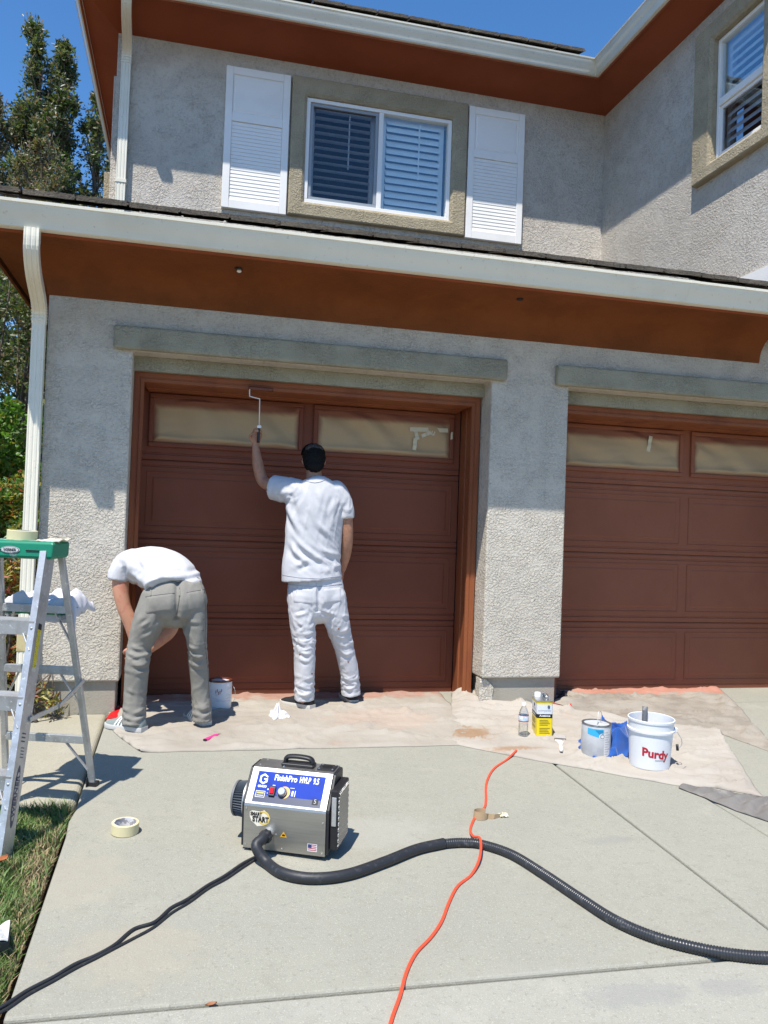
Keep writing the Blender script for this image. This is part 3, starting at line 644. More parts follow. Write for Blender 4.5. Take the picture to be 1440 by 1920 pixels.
# upper eaves: soffit, gutters, tiles
GY, GX, GL = 1.640, 4.185, -0.800       # front faces of the three gutters
m_ = MB(); V = [(GL+0.09, GY+0.09), (GX+0.09, GY+0.09), (GX+0.09, -0.75), (XW+0.25, -0.75), (XW+0.25, DU+0.25), (XU0+0.05, DU+0.25), (XU0+0.05, 7.0), (GL+0.09, 7.0)]
def sz(x, y):
    d = 0
    return 5.945
zin, zout = UZ-0.004, 5.955
P_out = [(GL+0.09, 7.0, zout), (GL+0.09, GY+0.09, zout), (GX+0.09, GY+0.09, zout), (GX+0.09, -0.75, zout)]
P_in = [(XU0+0.01, 7.0, zin), (XU0+0.01, DU+0.01, zin), (XW+0.01, DU+0.01, zin), (XW+0.01, -0.75, zin)]
m_.add(P_out+P_in, [(0, 1, 5, 4), (1, 2, 6, 5), (2, 3, 7, 6)]); m_.add([(x, y, z+0.14) for x, y, z in P_out]+[(x, y, z+0.25) for x, y, z in P_in], [(4, 5, 1, 0), (5, 6, 2, 1), (6, 7, 3, 2)])
m_.build('upper_soffit', m_soffit_up, house)
m_ = MB(); m_.box(GL+0.075, GX+0.105, GY+0.082, GY+0.100, 5.935, 6.09); m_.box(GX+0.087, GX+0.105, -0.75, GY+0.081, 5.935, 6.09); m_.box(GL+0.075, GL+0.093, GY+0.101, 7.0, 5.935, 6.09); m_.build('upper_fascia', m_soffit_up, house)
gutter((GL+0.11, GY+0.11, 0), (GX+0.11, GY+0.11, 0), (0, -1, 0), 5.952, ma=-1.0, mb_=-1.0)
gutter((GX+0.11, GY+0.11, 0), (GX+0.11, -0.75, 0), (-1, 0, 0), 5.952, ma=1.0)
gutter((GL+0.11, 7.0, 0), (GL+0.11, GY+0.11, 0), (-1, 0, 0), 5.952, mb_=1.0)
# roof sheets
m_ = MB(); zr0 = 6.11
m_.add([(GL, GY+0.03, zr0), (GX+0.03, GY+0.03, zr0), (7.5, 5.0, zr0+1.1), (GL+3, 5.0, zr0+1.1), (GX+0.03, -0.75, zr0), (7.5, -0.75, zr0+1.1), (GL, 7.0, zr0)], [(0, 1, 2, 3), (1, 4, 5, 2), (6, 0, 3)])
uroof = m_.build('upper_roof', m_under, house); sm = uroof.modifiers.new('t', 'SOLIDIFY'); sm.thickness = 0.03; sm.offset = -1
for i in range(16):
    tile(GL+0.01+0.305*i+random.uniform(-0.004, 0.004), GY-0.005+random.uniform(-0.006, 0.006), 6.132, 0, uroof, i)
for i in range(7):
    tile(GX+0.03, 1.36-0.305*i, 6.10, -math.pi/2, uroof, i)
# upper downspout
el2 = catmull([(-0.30, GY+0.055, 5.96), (-0.30, GY+0.06, 5.88), (-0.305, GY+0.16, 5.80), (-0.312, DU-0.14, 5.70), (-0.318, DU-0.05, 5.62), (-0.32, DU-0.045, 5.52)], 20)
spout(el2, 0.085, 0.062, 'upper_downspout_elbow'); spout([(-0.32, DU-0.045, 5.54), (-0.322, DU-0.045, 4.9), (-0.324, DU-0.045, 4.08)], 0.085, 0.06, 'upper_downspout')
for i in range(5):
    p = el2[14+i]; m_ = MB(); m_.box(p[0]-0.048, p[0]+0.048, p[1]-0.036, p[1]+0.03, p[2]-0.004, p[2]+0.004); m_.build('elbow_rib', m_gutter, house)
m_ = MB(); m_.box(-0.37, -0.274, DU-0.08, DU-0.001, 4.42, 4.45); m_.build('downspout_strap', m_gutter, house)

# ================================================================== DROP CLOTHS
def canvas_material(name, c, c2, paint, plo, phi, sc=1.6):
    return mat(name, c, 0.95, spec=0.1, var=[(sc, c2, 0.42, 0.66, 5), (2.3, paint, plo, phi, 5)], bump=[('noise', 420, 0.0008, 0.5), ('noise', 11, 0.016, 0.6), ('noise', 34, 0.006, 0.5)])
m_canvas = canvas_material('canvas_pale', (0.372, 0.335, 0.282), (0.327, 0.289, 0.239), (0.344, 0.266, 0.21), 0.60, 0.76)
m_canvas2 = canvas_material('canvas_cream', (0.405, 0.366, 0.312), (0.361, 0.32, 0.27), (0.376, 0.315, 0.26), 0.60, 0.76)
m_canvas3 = canvas_material('canvas_grey', (0.328, 0.29, 0.239), (0.248, 0.216, 0.176), (0.24, 0.199, 0.16), 0.55, 0.70, 2.5)
def add_stain(m, centre, radius, colour, strength=0.9, scale=9):
    """a paint stain with its own shape: blends a colour in around a point of the cloth"""
    n, l = m.node_tree.nodes, m.node_tree.links; b = n['Principled BSDF']; src = b.inputs['Base Color'].links[0].from_socket
    g = n.new('ShaderNodeNewGeometry'); vs = n.new('ShaderNodeVectorMath'); vs.operation = 'SUBTRACT'; vs.inputs[1].default_value = centre; l.new(g.outputs['Position'], vs.inputs[0])
    sc = n.new('ShaderNodeVectorMath'); sc.operation = 'DIVIDE'; sc.inputs[1].default_value = radius; l.new(vs.outputs[0], sc.inputs[0])
    ln = n.new('ShaderNodeVectorMath'); ln.operation = 'LENGTH'; l.new(sc.outputs[0], ln.inputs[0])
    t = n.new('ShaderNodeTexNoise'); t.inputs['Scale'].default_value = scale; t.inputs['Detail'].default_value = 5; l.new(g.outputs['Position'], t.inputs['Vector'])
    ad = n.new('ShaderNodeMath'); ad.operation = 'MULTIPLY_ADD'; l.new(t.outputs['Fac'], ad.inputs[0]); ad.inputs[1].default_value = 1.6; l.new(ln.outputs['Value'], ad.inputs[2])
    mr = n.new('ShaderNodeMapRange'); mr.interpolation_type = 'SMOOTHSTEP'; mr.inputs['From Min'].default_value = 1.25; mr.inputs['From Max'].default_value = 1.9; mr.inputs['To Min'].default_value = strength; mr.inputs['To Max'].default_value = 0; l.new(ad.outputs[0], mr.inputs['Value'])
    mx = n.new('ShaderNodeMix'); mx.data_type = 'RGBA'; l.new(mr.outputs[0], mx.inputs['Factor']); l.new(src, mx.inputs['A']); mx.inputs['B'].default_value = (*colour, 1); l.new(mx.outputs['Result'], b.inputs['Base Color'])
RUSTY = (0.33, 0.155, 0.085)
add_stain(m_canvas, (1.3, 0.42, 0), (1.5, 0.16, 0.3), (0.36, 0.17, 0.12), 0.7); add_stain(m_canvas, (1.75, -0.30, 0), (0.42, 0.30, 0.3), (0.42, 0.31, 0.24), 0.5)
add_stain(m_canvas2, tuple(gp(880, 1378)), (0.17, 0.15, 0.3), (0.30, 0.19, 0.11), 0.9, 14); add_stain(m_canvas2, tuple(gp(965, 1408)), (0.22, 0.06, 0.3), (0.32, 0.20, 0.12), 0.8, 14)
add_stain(m_canvas3, (4.4, 0.42, 0), (1.6, 0.13, 0.3), (0.45, 0.19, 0.13), 0.8)
add_stain(m_conc, tuple(gp(900, 1590)+np.array([0, 0, 0])), (0.06, 0.04, 0.2), (0.30,0.285,0.25), 0.5, 20)
for u, v, rx, ry, c_ in ((235, 1790, 0.30, 0.22, (0.369, 0.32, 0.238)), (150, 1650, 0.22, 0.3, (0.369, 0.328, 0.246)), (1150, 1575, 0.14, 0.05, (0.246, 0.242, 0.221)), (700, 1560, 0.35, 0.20, (0.385, 0.373, 0.328)), (1000, 1830, 0.3, 0.08, (0.328, 0.316, 0.271)), (470, 1470, 0.10, 0.08, (0.377, 0.312, 0.221))):
    add_stain(m_conc, tuple(gp(u, v)), (rx, ry, 0.3), c_, 0.38, 11)
for u, v, rx, ry in ((1190, 1865, 0.20, 0.07), (1370, 1850, 0.14, 0.06)):
    add_stain(m_conc2, tuple(gp(u, v)), (rx, ry, 0.3), (0.27, 0.265, 0.25), 0.5, 26)

def cloth(front, back, m, label, amp=0.006, seed=0, nu=150, nv=60, lift=None, base=0.006, side=0.012):
    """canvas sheet laid between a front and a back outline on the ground"""
    A, B = resample(front, nu), resample(back, nu); mb = MB()
    def f(a, b):
        i = int(round(a*(nu-1))); p = A[i]*(1-b)+B[i]*b; x, y = p[0], p[1]
        e = min(a, 1-a, b, 1-b); k = min(1, e/0.05)
        x += side*nz((y*6, seed, 0))*(1-k); y += side*nz((x*5, seed+3, 0))*(1-k)
        w1 = nz((x*3.1+y*1.2, y*2.6, seed)); w2 = abs(nz((x*6+y*4, y*8-x*2, seed+4))); w3 = abs(nz((x*2.2-y*3.4, y*3+x, seed+8)))
        w4 = abs(nz((x*1.3+y*0.5, y*4.5, seed+13))); h = base+amp*(0.6+0.8*w1)*0.5+amp*1.5*max(0, 0.22-w2)/0.22*(0.4+w1)+amp*2.6*max(0, 0.10-w3)/0.10*max(0, 0.3+w1)+amp*2.0*max(0, 0.06-w4)/0.06
        h = max(0.003, h)
        h = 0.003+(h-0.003)*min(1, e/0.035)**0.7
        if lift: h += lift(a, b, x, y)
        return (x, y, gz(y)+h)
    mb.grid(f, nu, nv); o = mb.build('drop_cloth', m, smooth=True); s = o.modifiers.new('t', 'SOLIDIFY'); s.thickness = 0.0018
    return tag(o, label, 'drop cloth', 'canvas drop cloths')
def lerp_poly(P): return [gp(*p)[:2] for p in P]
cloth(lerp_poly([(211, 1372), (236, 1392), (263, 1411), (400, 1409), (600, 1404), (780, 1400), (905, 1396)]),
      [(-0.0, -0.10), (0.03, 0.10), (0.06, 0.30), (0.12, 0.50), (0.9, 0.535), (1.7, 0.54), (2.42, 0.53)], m_canvas,
      'pale canvas drop cloth under both painters along the left garage door', 0.009, 1,
      lift=lambda a, b, x, y: 0.018*math.exp(-((x-0.27)/0.13)**2-((y+0.80-(x-0.27)*0.35)/0.022)**2))
def lift2(a, b, x, y):
    fold = abs(math.sin((x*1.0+y*2.2)*11+2.5*nz((x*3, y*3, 7)))); k0 = (1 if a < 0.30 else max(0, 1-(a-0.30)*4))
    h = (0.085*math.exp(-((b-0.90)/0.11)**2)*(0.35+0.65*fold)*(0.7+0.6*nz((x*5, y*3, 2)))+0.030*math.exp(-((b-0.66)/0.16)**2)*fold**3)*k0*min(1, a/0.07+0.15)
    h += 0.022*math.exp(-((x-2.22-(y+0.25)*0.3)/0.05)**2)*max(0, min(1, (b-0.4)*5))
    h += 0.020*math.exp(-((y+0.42+(x-2.3)*0.22)/0.022)**2)*max(0, 1-a*1.6)
    h += 0.030*math.exp(-((b-0.96)/0.03)**2)*(0.5+nz((x*6, 0, 5)))*(a > 0.4)*(a < 0.75)
    return max(0, h)
cloth(lerp_poly([(846, 1388), (858, 1398), (960, 1418), (1080, 1440), (1180, 1458), (1275, 1474), (1340, 1478), (1428, 1494)]),
      lerp_poly([(846, 1300), (880, 1304), (960, 1306), (985, 1322), (1080, 1336), (1200, 1350), (1345, 1368), (1352, 1376)]), m_canvas2,
      'cream canvas drop cloth with rust stains under the cans and bucket', 0.010, 11, lift=lift2, base=0.010)
cloth(lerp_poly([(1052, 1338), (1120, 1342), (1220, 1352), (1345, 1374), (1470, 1420)]), [(3.30, 0.50), (3.7, 0.52), (4.2, 0.53), (4.62, 0.53), (5.0, 0.52)], m_canvas3,
      'grey brown smeared drop cloth in front of the right garage door', 0.011, 21, base=0.004, nu=110)
# bunched end of a cloth at the right edge, its shade painted dark grey
def bunch():
    A = resample(lerp_poly([(1272, 1479), (1320, 1497), (1380, 1522), (1470, 1552)]), 70); B = resample(lerp_poly([(1288, 1474), (1350, 1484), (1410, 1494), (1490, 1500)]), 70); mb = MB()
    def f(a, b):
        i = int(round(a*69)); p = A[i]*(1-b)+B[i]*b; x, y = p
        w = (x-3.1)*0.55-(y+2.0); h = 0.006+math.sin(math.pi*min(1, b*1.02))**0.6*(0.4+0.6*a)*(0.030*abs(math.sin(w*30+2.2*nz((x*5, y*5, 3))))**1.5+0.016*abs(nz((x*11, y*11, 8)))+0.006)
        return (x, y, gz(y)+max(0.003, h))
    mb.grid(f, 70, 44); o = mb.build('drop_cloth', canvas_material('canvas_shaded_fold', (0.20, 0.185, 0.17), (0.13, 0.12, 0.11), (0.34, 0.31, 0.28), 0.55, 0.66), smooth=True)
    s = o.modifiers.new('t', 'SOLIDIFY'); s.thickness = 0.002
    tag(o, 'bunched grey drop cloth with painted-in shade at the right edge of the driveway', 'drop cloth', 'canvas drop cloths')
bunch()
m_red = mat('red_paper', (0.62, 0.006, 0.008), 0.6)
mb = MB(); P = [(-0.065, -0.20), (0.035, -0.19), (0.06, 0.02), (0.10, 0.30), (0.03, 0.30), (-0.02, 0.02)]
mb.grid(lambda a, b: (lambda x0, x1, y: (x0+(x1-x0)*a, y, gz(y)+0.004+0.006*math.sin(b*7+a)**2))(np.interp(b, [0, .45, 1], [-0.062, -0.03, 0.05]), np.interp(b, [0, .45, 1], [0.05, 0.06, 0.13]), -0.15+b*0.45), 8, 14)
tag(mb.build('paper_sheet', m_red, smooth=True), 'red paper strip under the drop cloth by the left pier', 'paper')
mb = MB(); q = gp(1052, 1326)
mb.grid(lambda a, b: (q[0]-0.10+a*0.16+b*0.03, q[1]-0.03+b*0.09-a*0.04, gz(q[1])+0.022+0.012*math.sin(a*5+b*2)), 8, 8)
tag(mb.build('paper_sheet', m_red, smooth=True), 'small red paper scrap behind the yellow solvent can', 'paper')
# plastic heap in the corner by the pier
mb = MB(); mb.grid(lambda a, b: (3.22+a*0.30, 0.12+b*0.36, 0.006+0.05*abs(nz((a*4, b*4, 7)))*math.sin(math.pi*a)*math.sin(math.pi*b)*2), 24, 24)
tag(mb.build('plastic_sheet', mat('dark_plastic_film', (0.05, 0.05, 0.055), 0.25), smooth=True), 'crumpled dark plastic film in the corner by the right door', 'plastic sheet')

# ================================================================== LADDER
LA = 0.31
lad = thing('step_ladder', 'silver aluminium step ladder with green top standing on the lawn edge', 'ladder', (-0.357, -1.67, gz(-1.67)-0.005), (0.03, 0, -LA))
def lad_front(s, z): k = z/1.20; return np.array([s*(0.225-0.075*k), -0.405+0.445*k, z])
def lad_rear(s, z): k = z/1.20; return np.array([s*(0.230-0.078*k), 0.415-0.265*k, z])
for s in (1, -1):
    mb = MB(); a, b = lad_front(s, -0.03), lad_front(s, 1.21)
    t = (b-a)/np.linalg.norm(b-a); sd = np.array([s, 0, 0.0]); sd -= t*(sd@t); sd /= np.linalg.norm(sd); dp = np.cross(t, sd)*(1 if s > 0 else -1)
    if dp[1] < 0: dp = -dp
    # C channel: web outside, flanges inwards
    prof = [(0, -0.036), (0, 0.054), (-0.030, 0.054), (-0.030, 0.050), (-0.004, 0.050), (-0.004, -0.032), (-0.030, -0.032), (-0.030, -0.036)]
    rings = [[p_+sd*x+dp*y for x, y in prof] for p_ in (a, b)]
    if s < 0: rings = rings[::-1]
    mb.prism(rings, None); o = mb.build('front_rail', m_alu, lad)
    if s > 0:
        rail = o; 
        def on_web(z, w, e=0.002, sd=sd, dp=dp): return lad_front(1, z)+sd*e+dp*(w+0.009)
        tvec, dvec, svec = t, dp, sd
    mb = MB(); a, b = lad_rear(s, 0.02), lad_rear(s, 1.20); mb.beam(a, b, 0.030, 0.022); mb.build('rear_rail', m_alu, lad, bevel=0.003)
    mb = MB(); c = lad_rear(s, 0.0); mb.box(c[0]-0.028, c[0]+0.024, c[1]-0.02, c[1]+0.022, -0.012, 0.03); mb.box(c[0]-0.026, c[0]-0.018, c[1]-0.032, c[1]+0.03, -0.012, 0.055); mb.build('foot', m_black, lad, bevel=0.003)
    mb = MB(); c = lad_front(s, -0.02); mb.box(c[0]-0.034, c[0]+0.004, c[1]-0.03, c[1]+0.06, -0.045, -0.012); mb.build('foot', m_black, lad, bevel=0.003)
for z in (0.300, 0.605, 0.915):
    a, b = lad_front(-1, z), lad_front(1, z); mb = MB(); x0, x1 = a[0]+0.006, b[0]-0.006
    prof = [(-0.042, 0.0), (-0.042, -0.062), (-0.038, -0.062), (-0.038, -0.004)]
    y0 = a[1]
    top = []
    for i in range(9):
        yy = -0.042+i*0.0105; top += [(yy, 0.0 if i % 2 else 0.003)]
    prof = [(-0.042, -0.062), (-0.042, 0.0)]+top[1:]+[(0.042, -0.03), (0.038, -0.03), (0.038, -0.005), (-0.038, -0.005), (-0.038, -0.062)]
    prof = [(y0+p_, z+q_) for p_, q_ in prof]
    mb.prism([[(x0, y, zz) for y, zz in prof][::-1], [(x1, y, zz) for y, zz in prof][::-1]], None)
    st = mb.build('step', m_alu, lad)
    for s in (-1, 1):
        mb = MB(); p0 = np.array([s*(x1-0.055), y0-0.030, z-0.050]); p1 = lad_front(s, z-0.125)+np.array([-s*0.008, -0.034, 0]); mb.beam(p0, p1, 0.016, 0.007, (0, 1, 0)); mb.build('step_brace', m_alu, lad, bevel=0.002)
        mb = MB(); p0 = lad_front(s, z-0.03)+np.array([-s*0.015, -0.040, 0]); mb.ell(p0, (0.006, 0.004, 0.006), 10, 6); mb.build('rivet', m_steel, lad, smooth=True)
for z in (0.26, 0.62, 0.93):
    a, b = lad_rear(-1, z), lad_rear(1, z); mb = MB(); mb.box(a[0]+0.012, b[0]-0.012, a[1]-0.012, a[1]+0.010, z-0.022, z+0.018); mb.build('rear_bar', m_alu, lad, bevel=0.003)
    for s in (-1, 1):
        mb = MB(); mb.beam(np.array([s*0.10, a[1]+0.0, z-0.01]), lad_rear(s, z-0.17)+np.array([-s*0.010, -0.003, 0]), 0.018, 0.006, (0, 1, 0)); mb.build('rear_brace', m_alu, lad, bevel=0.002)
for s in (-1, 1):
    a = lad_front(s, 0.50)+np.array([s*0.006, 0.03, 0]); b = lad_rear(s, 0.54)+np.array([s*0.02, 0, 0]); m1 = (a+b)/2+np.array([0, 0, -0.02])
    mb = MB(); mb.beam(a, m1, 0.006, 0.020); mb.beam(m1+np.array([s*0.006, 0, 0]), b+np.array([s*0.004, 0, 0.03]), 0.006, 0.020); mb.build('spreader', m_alu, lad)
# green top cap
mb = MB(); cz0, cz1 = 1.185, 1.262
rings = []
for z, gx, gy0, gy1 in ((cz0-0.004, 0.168, 0.015, 0.178), (cz0+0.01, 0.176, 0.010, 0.184), (cz1-0.012, 0.180, 0.016, 0.180), (cz1, 0.174, 0.022, 0.174)):
    rings.append([(-gx, gy0, z), (gx, gy0, z), (gx, gy1, z), (-gx, gy1, z)])
mb.prism(rings, None); cap = mb.build('top_cap', m_green, lad, bevel=0.008, seg=3)
m_blackp = mat('black_print', (0.012, 0.012, 0.014), 0.6); m_ltgrey = mat('light_grey_print', (0.62, 0.63, 0.62), 0.6); m_whitep = mat('white_print', (0.82, 0.82, 0.82), 0.6)
for x in (-0.115, 0.052):
    mb = MB(); mb.box(x, x+0.062, 0.0085, 0.016, 1.217, 1.2225); mb.build('slot', m_blackp, cap)
def ellipse_disc(c, x, y, rx, ry, n=36):
    c, x, y = map(lambda q: np.array(q, float), (c, x, y)); return MB().add([c+x*rx*math.cos(2*math.pi*i/n)+y*ry*math.sin(2*math.pi*i/n) for i in range(n)], [tuple(range(n))])
cy_ = 0.0098
for k, (r1, r2, mt) in enumerate(((0.046, 0.0165, m_ltgrey), (0.043, 0.0145, m_blackp), (0.041, 0.0130, m_ltgrey))):
    ellipse_disc((-0.022, cy_-0.0012*(k+1), 1.221), (1, 0, 0), (0, 0, 1), r1, r2).build('logo_oval', mt, cap)
lettering('WERNER', 0.018, m_blackp, cap, (-0.022, cy_-0.006, 1.221), (1, 0, 0), (0, 0, 1), bold=0.0006, width=0.062)
mb = MB(); mb.box(-0.17, 0.17, 0.05, 0.15, cz1+0.0003, cz1+0.0012); mb.build('scuffed_tray', mat('dusty_green', (0.30, 0.36, 0.30), 0.7, var=[(20, (0.02, 0.22, 0.12), 0.5, 0.6, 4)], coord='obj'), cap)
mb = MB(); mb.grid(lambda a, b: (0.085+a*0.11, 0.035+b*0.135, cz1+0.004+0.010*abs(nz((a*4, b*4, 3)))+0.008*a*math.sin(b*5)**2), 12, 12); o = mb.build('paint_crust', mat('dried_paint', (0.66, 0.60, 0.46), 0.7), cap, smooth=True); sm = o.modifiers.new('t', 'SOLIDIFY'); sm.thickness = 0.006
# web prints on the right rail
def web_disc(zc, rl, rw, mt, e):
    c = on_web(zc, 0.0, e); return ellipse_disc(c, tvec, dvec, rl, rw).build('logo_oval', mt, rail)
m_purple = mat('purple_print', (0.10, 0.09, 0.13), 0.6)
web_disc(0.215, 0.125, 0.021, m_purple, 0.0006); web_disc(0.215, 0.098, 0.0165, m_alu, 0.0012)
lettering('WERNER', 0.034, m_purple, rail, on_web(0.215, -0.001, 0.0022), tvec, -dvec, bold=0.001, width=0.17)
def web_quad(z0, z1, w0, w1, mt, name, e=0.001):
    return MB().add([on_web(z0, w0, e), on_web(z0, w1, e), on_web(z1, w1, e), on_web(z1, w0, e)], [(0, 1, 2, 3)]).build(name, mt, rail)
m_yel = mat('yellow_label', (0.72, 0.56, 0.02), 0.5, var=[(90, (0.10, 0.09, 0.03), 0.56, 0.62, 3)], coord='obj', stretch=(1, 1, 4))
web_quad(0.70, 0.90, -0.022, 0.016, mat('pale_label', (0.6, 0.58, 0.5), 0.5), 'warning_label'); web_quad(0.715, 0.885, -0.019, 0.013, m_yel, 'warning_label', 0.0016); web_quad(0.875, 0.90, -0.019, 0.013, m_blackp, 'warning_label', 0.0022)
for z in (0.42, 0.435, 0.45): web_quad(z, z+0.006, -0.02, 0.012, m_purple, 'small_print')
for z0 in (0.36, 0.372, 0.384, 0.396): web_quad(z0, z0+0.004, -0.012, 0.016, m_purple, 'small_print')
# pail shelf
mb = MB(); ring0 = []; n = 40; R = []
def sh_pt(i, k, z):
    a = 2*math.pi*i/n; x = abs(math.cos(a))**0.5*math.copysign(1, math.cos(a)); y = abs(math.sin(a))**0.5*math.copysign(1, math.sin(a)); return (-0.015+x*0.19*k, 0.335+y*0.105*k, z)
for k, z in ((0.97, 0.895), (1.0, 0.90), (1.0, 0.928), (0.985, 0.932), (0.955, 0.930), (0.95, 0.912)): R.append([sh_pt(i, k, z) for i in range(n)])
mb.prism(R, None); mb.build('pail_shelf', m_green, lad, autosmooth=40)
for s in (-1, 1):
    mb = MB(); mb.beam((s*0.13, 0.20, 0.885), (s*0.15, 0.42, 0.893), 0.012, 0.02); mb.build('shelf_arm', m_alu, lad)

# rag on the shelf
def rag(name, f, m, label, cat, nu=46, nv=40, th=0.003, parent=None, **kw):
    mb = MB(); mb.grid(f, nu, nv); o = mb.build(name, m, smooth=True); s = o.modifiers.new('t', 'SOLIDIFY'); s.thickness = th
    return tag(o, label, cat)
m_rag = mat('white_rag', (0.64, 0.62, 0.62), 0.95, spec=0.1, bump=[('noise', 300, 0.0006, 0.5)])
def ladw(x, y, z):
    c, s = math.cos(-LA), math.sin(-LA); return (-0.357+c*x-s*y, -1.67+s*x+c*y, gz(-1.67)-0.005+z)
def ragf(a, b):
    x = -0.20+a*0.385; y = 0.18+b*0.28
    hump = 0.055*math.exp(-((x-0.05)/0.075)**2-((y-0.35)/0.10)**2)+0.045*math.exp(-((x+0.11)/0.07)**2)+0.05*math.exp(-((x-0.14)/0.04)**2-((y-0.33)/0.1)**2)
    h = 0.940+hump+0.034*abs(nz((x*13, y*11, 1)))+0.018*nz((x*30, y*26, 4))
    if y < 0.24: h -= (0.24-y)*1.3; y = 0.24-(0.24-y)*0.3
    if x > 0.165: h -= (x-0.165)*2.6
    return ladw(x, y, h)
m_rag2 = mat('stained_white_rag', (0.64, 0.61, 0.62), 0.95, spec=0.1, var=[(11, (0.50, 0.26, 0.24), 0.70, 0.76, 2)], bump=[('noise', 300, 0.0006, 0.5)])
rag('rag', ragf, m_rag2, 'stained white rag draped over the green ladder shelf', 'rag')

# ================================================================== TAPE ROLLS, SMALL THINGS
m_tape_y = mat('cream_tape', (0.66, 0.58, 0.34), 0.6, coord='obj', bump=[('noise', 60, 0.0004, 0.3)]); m_tape_side = mat('tape_edge', (0.72, 0.66, 0.46), 0.7, coord='obj')
m_card = mat('cardboard_core', (0.35, 0.33, 0.34), 0.8, coord='obj', var=[(40, (0.7, 0.68, 0.68), 0.48, 0.55, 2)])
def tape_roll(label, loc, r, ri, h, rot=(0, 0, 0)):
    t = thing('tape_roll', label, 'tape', loc, rot, 'rolls of masking tape')
    mb = MB(); mb.lathe([(ri+0.003, 0), (r-0.002, 0), (r, 0.002), (r, h-0.002), (r-0.002, h), (ri+0.003, h), (ri+0.003, 0)], 48); mb.build('tape', m_tape_y, t, autosmooth=40)
    mb = MB(); mb.lathe([(ri, 0.001), (ri+0.0028, 0.001), (ri+0.0028, h-0.001), (ri, h-0.001), (ri, 0.001)], 40); mb.build('core', m_card, t, autosmooth=40)
    return t
q = gp(234, 1561); tape_roll('cream masking tape roll lying on the driveway', (q[0], q[1], q[2]+0.001), 0.059, 0.046, 0.047, (0.05, 0, 0.4))
q = ladw(-0.033, 0.095, 1.264); tape_roll('cream masking tape roll on top of the ladder', (q[0], q[1], q[2]), 0.068, 0.056, 0.046, (0.02, 0.03, 0))
# pink utility knife
a, b = gp(385, 1392, 0.012), gp(411, 1379, 0.012)
kn = thing('utility_knife', 'pink utility knife on the drop cloth beside the bent painter', 'knife', tuple(a), (0, 0, math.atan2(b[1]-a[1], b[0]-a[0])))
mb = MB(); L = np.linalg.norm(b-a)*0.86
mb.prism([[(x, -w_/2, -0.004) , (x, w_/2, -0.004), (x, w_/2*0.8, 0.012), (x, -w_/2*0.8, 0.012)] for x, w_ in ((0, 0.022), (0.02, 0.030), (L*0.45, 0.026), (L*0.7, 0.032), (L, 0.024))], None); mb.build('handle', mat('pink_plastic', (0.82, 0.06, 0.26), 0.4), kn, bevel=0.004)
mb = MB(); mb.box(L, L+0.028, -0.010, 0.010, 0.001, 0.006); mb.build('blade', m_steel, kn); mb = MB(); mb.box(-0.012, 0.002, -0.010, 0.010, -0.003, 0.010); mb.build('end_cap', m_black, kn, bevel=0.002)
# white rag on the cloth
q = gp(520, 1346)
def ragw(a, b):
    r = 0.105*(0.9+0.3*nz((a*6, b*5, 2))); th_ = math.atan2(b-0.5, a-0.5); kk = 0.8+0.35*nz((math.cos(th_)*1.5, math.sin(th_)*1.5, 4)); x = (a-0.5)*2*r*0.85*kk; y = (b-0.5)*2*r*1.25*kk
    d = math.hypot(a-0.5, b-0.5)*2
    return (q[0]+x+0.3*y*(1 if y < 0 else 0.2)*-0.2, q[1]+y, q[2]+0.010+max(0, 0.075*(1-d**1.4))*(0.75+0.7*nz((a*5, b*5, 5)))+0.026*(1-abs(math.sin(a*11+b*6+3*nz((a*4, b*4, 3)))))*max(0, 1-d))
rag('rag', ragw, m_rag, 'crumpled white rag on the drop cloth by a black shoe', 'rag', 70, 70)

# ================================================================== PAINT CAN (brown)
m_can = mat('can_label_white', (0.70, 0.71, 0.73), 0.35, coord='obj', var=[(16, (0.58, 0.60, 0.64), 0.52, 0.62, 3), (30, (0.30, 0.10, 0.07), 0.70, 0.73, 3)], stretch=(1, 1, 3))
m_brownwet = mat('wet_brown_paint', (0.13, 0.035, 0.018), 0.12)
pc = thing('paint_can', 'open white paint can of brown paint beside the bent painter', 'paint can', (0.672, 0.075, 0.009))
mb = MB(); mb.lathe([(0.0, 0), (0.079, 0), (0.081, 0.004), (0.081, 0.185), (0.0, 0.185)], 40); mb.build('body', m_can, pc, autosmooth=40)
mb = MB(); mb.lathe([(0.0785, 0.183), (0.083, 0.184), (0.084, 0.190), (0.082, 0.196), (0.070, 0.196), (0.067, 0.190), (0.070, 0.150), (0.0, 0.150)], 40); mb.build('rim', m_brownwet, pc, autosmooth=40)
mb = MB(); mb.lathe([(0.0, 0.152), (0.069, 0.152)], 32); mb.build('paint', m_brownwet, pc)
mb = MB(); mb.tube(catmull([(0.083, 0, 0.155), (0.098, -0.02, 0.13), (0.104, -0.03, 0.095), (0.100, -0.03, 0.06), (0.090, -0.02, 0.04)], 20), 0.0014, 6); mb.build('bail', m_steel, pc)
for i in range(5):
    a = -2.0+i*0.12; mb = MB(); z = 0.11+0.01*math.sin(i*2); mb.prism([[(0.0815*math.cos(a+k*0.03), 0.0815*math.sin(a+k*0.03), z+dz) for dz in (0, 0.022)]+[(0.0822*math.cos(a+k*0.03), 0.0822*math.sin(a+k*0.03), z+dz) for dz in (0.022, 0)] for k in range(3)], None); mb.build('paint_drip', mat('brown_drip', (0.33, 0.12, 0.10), 0.5), pc)

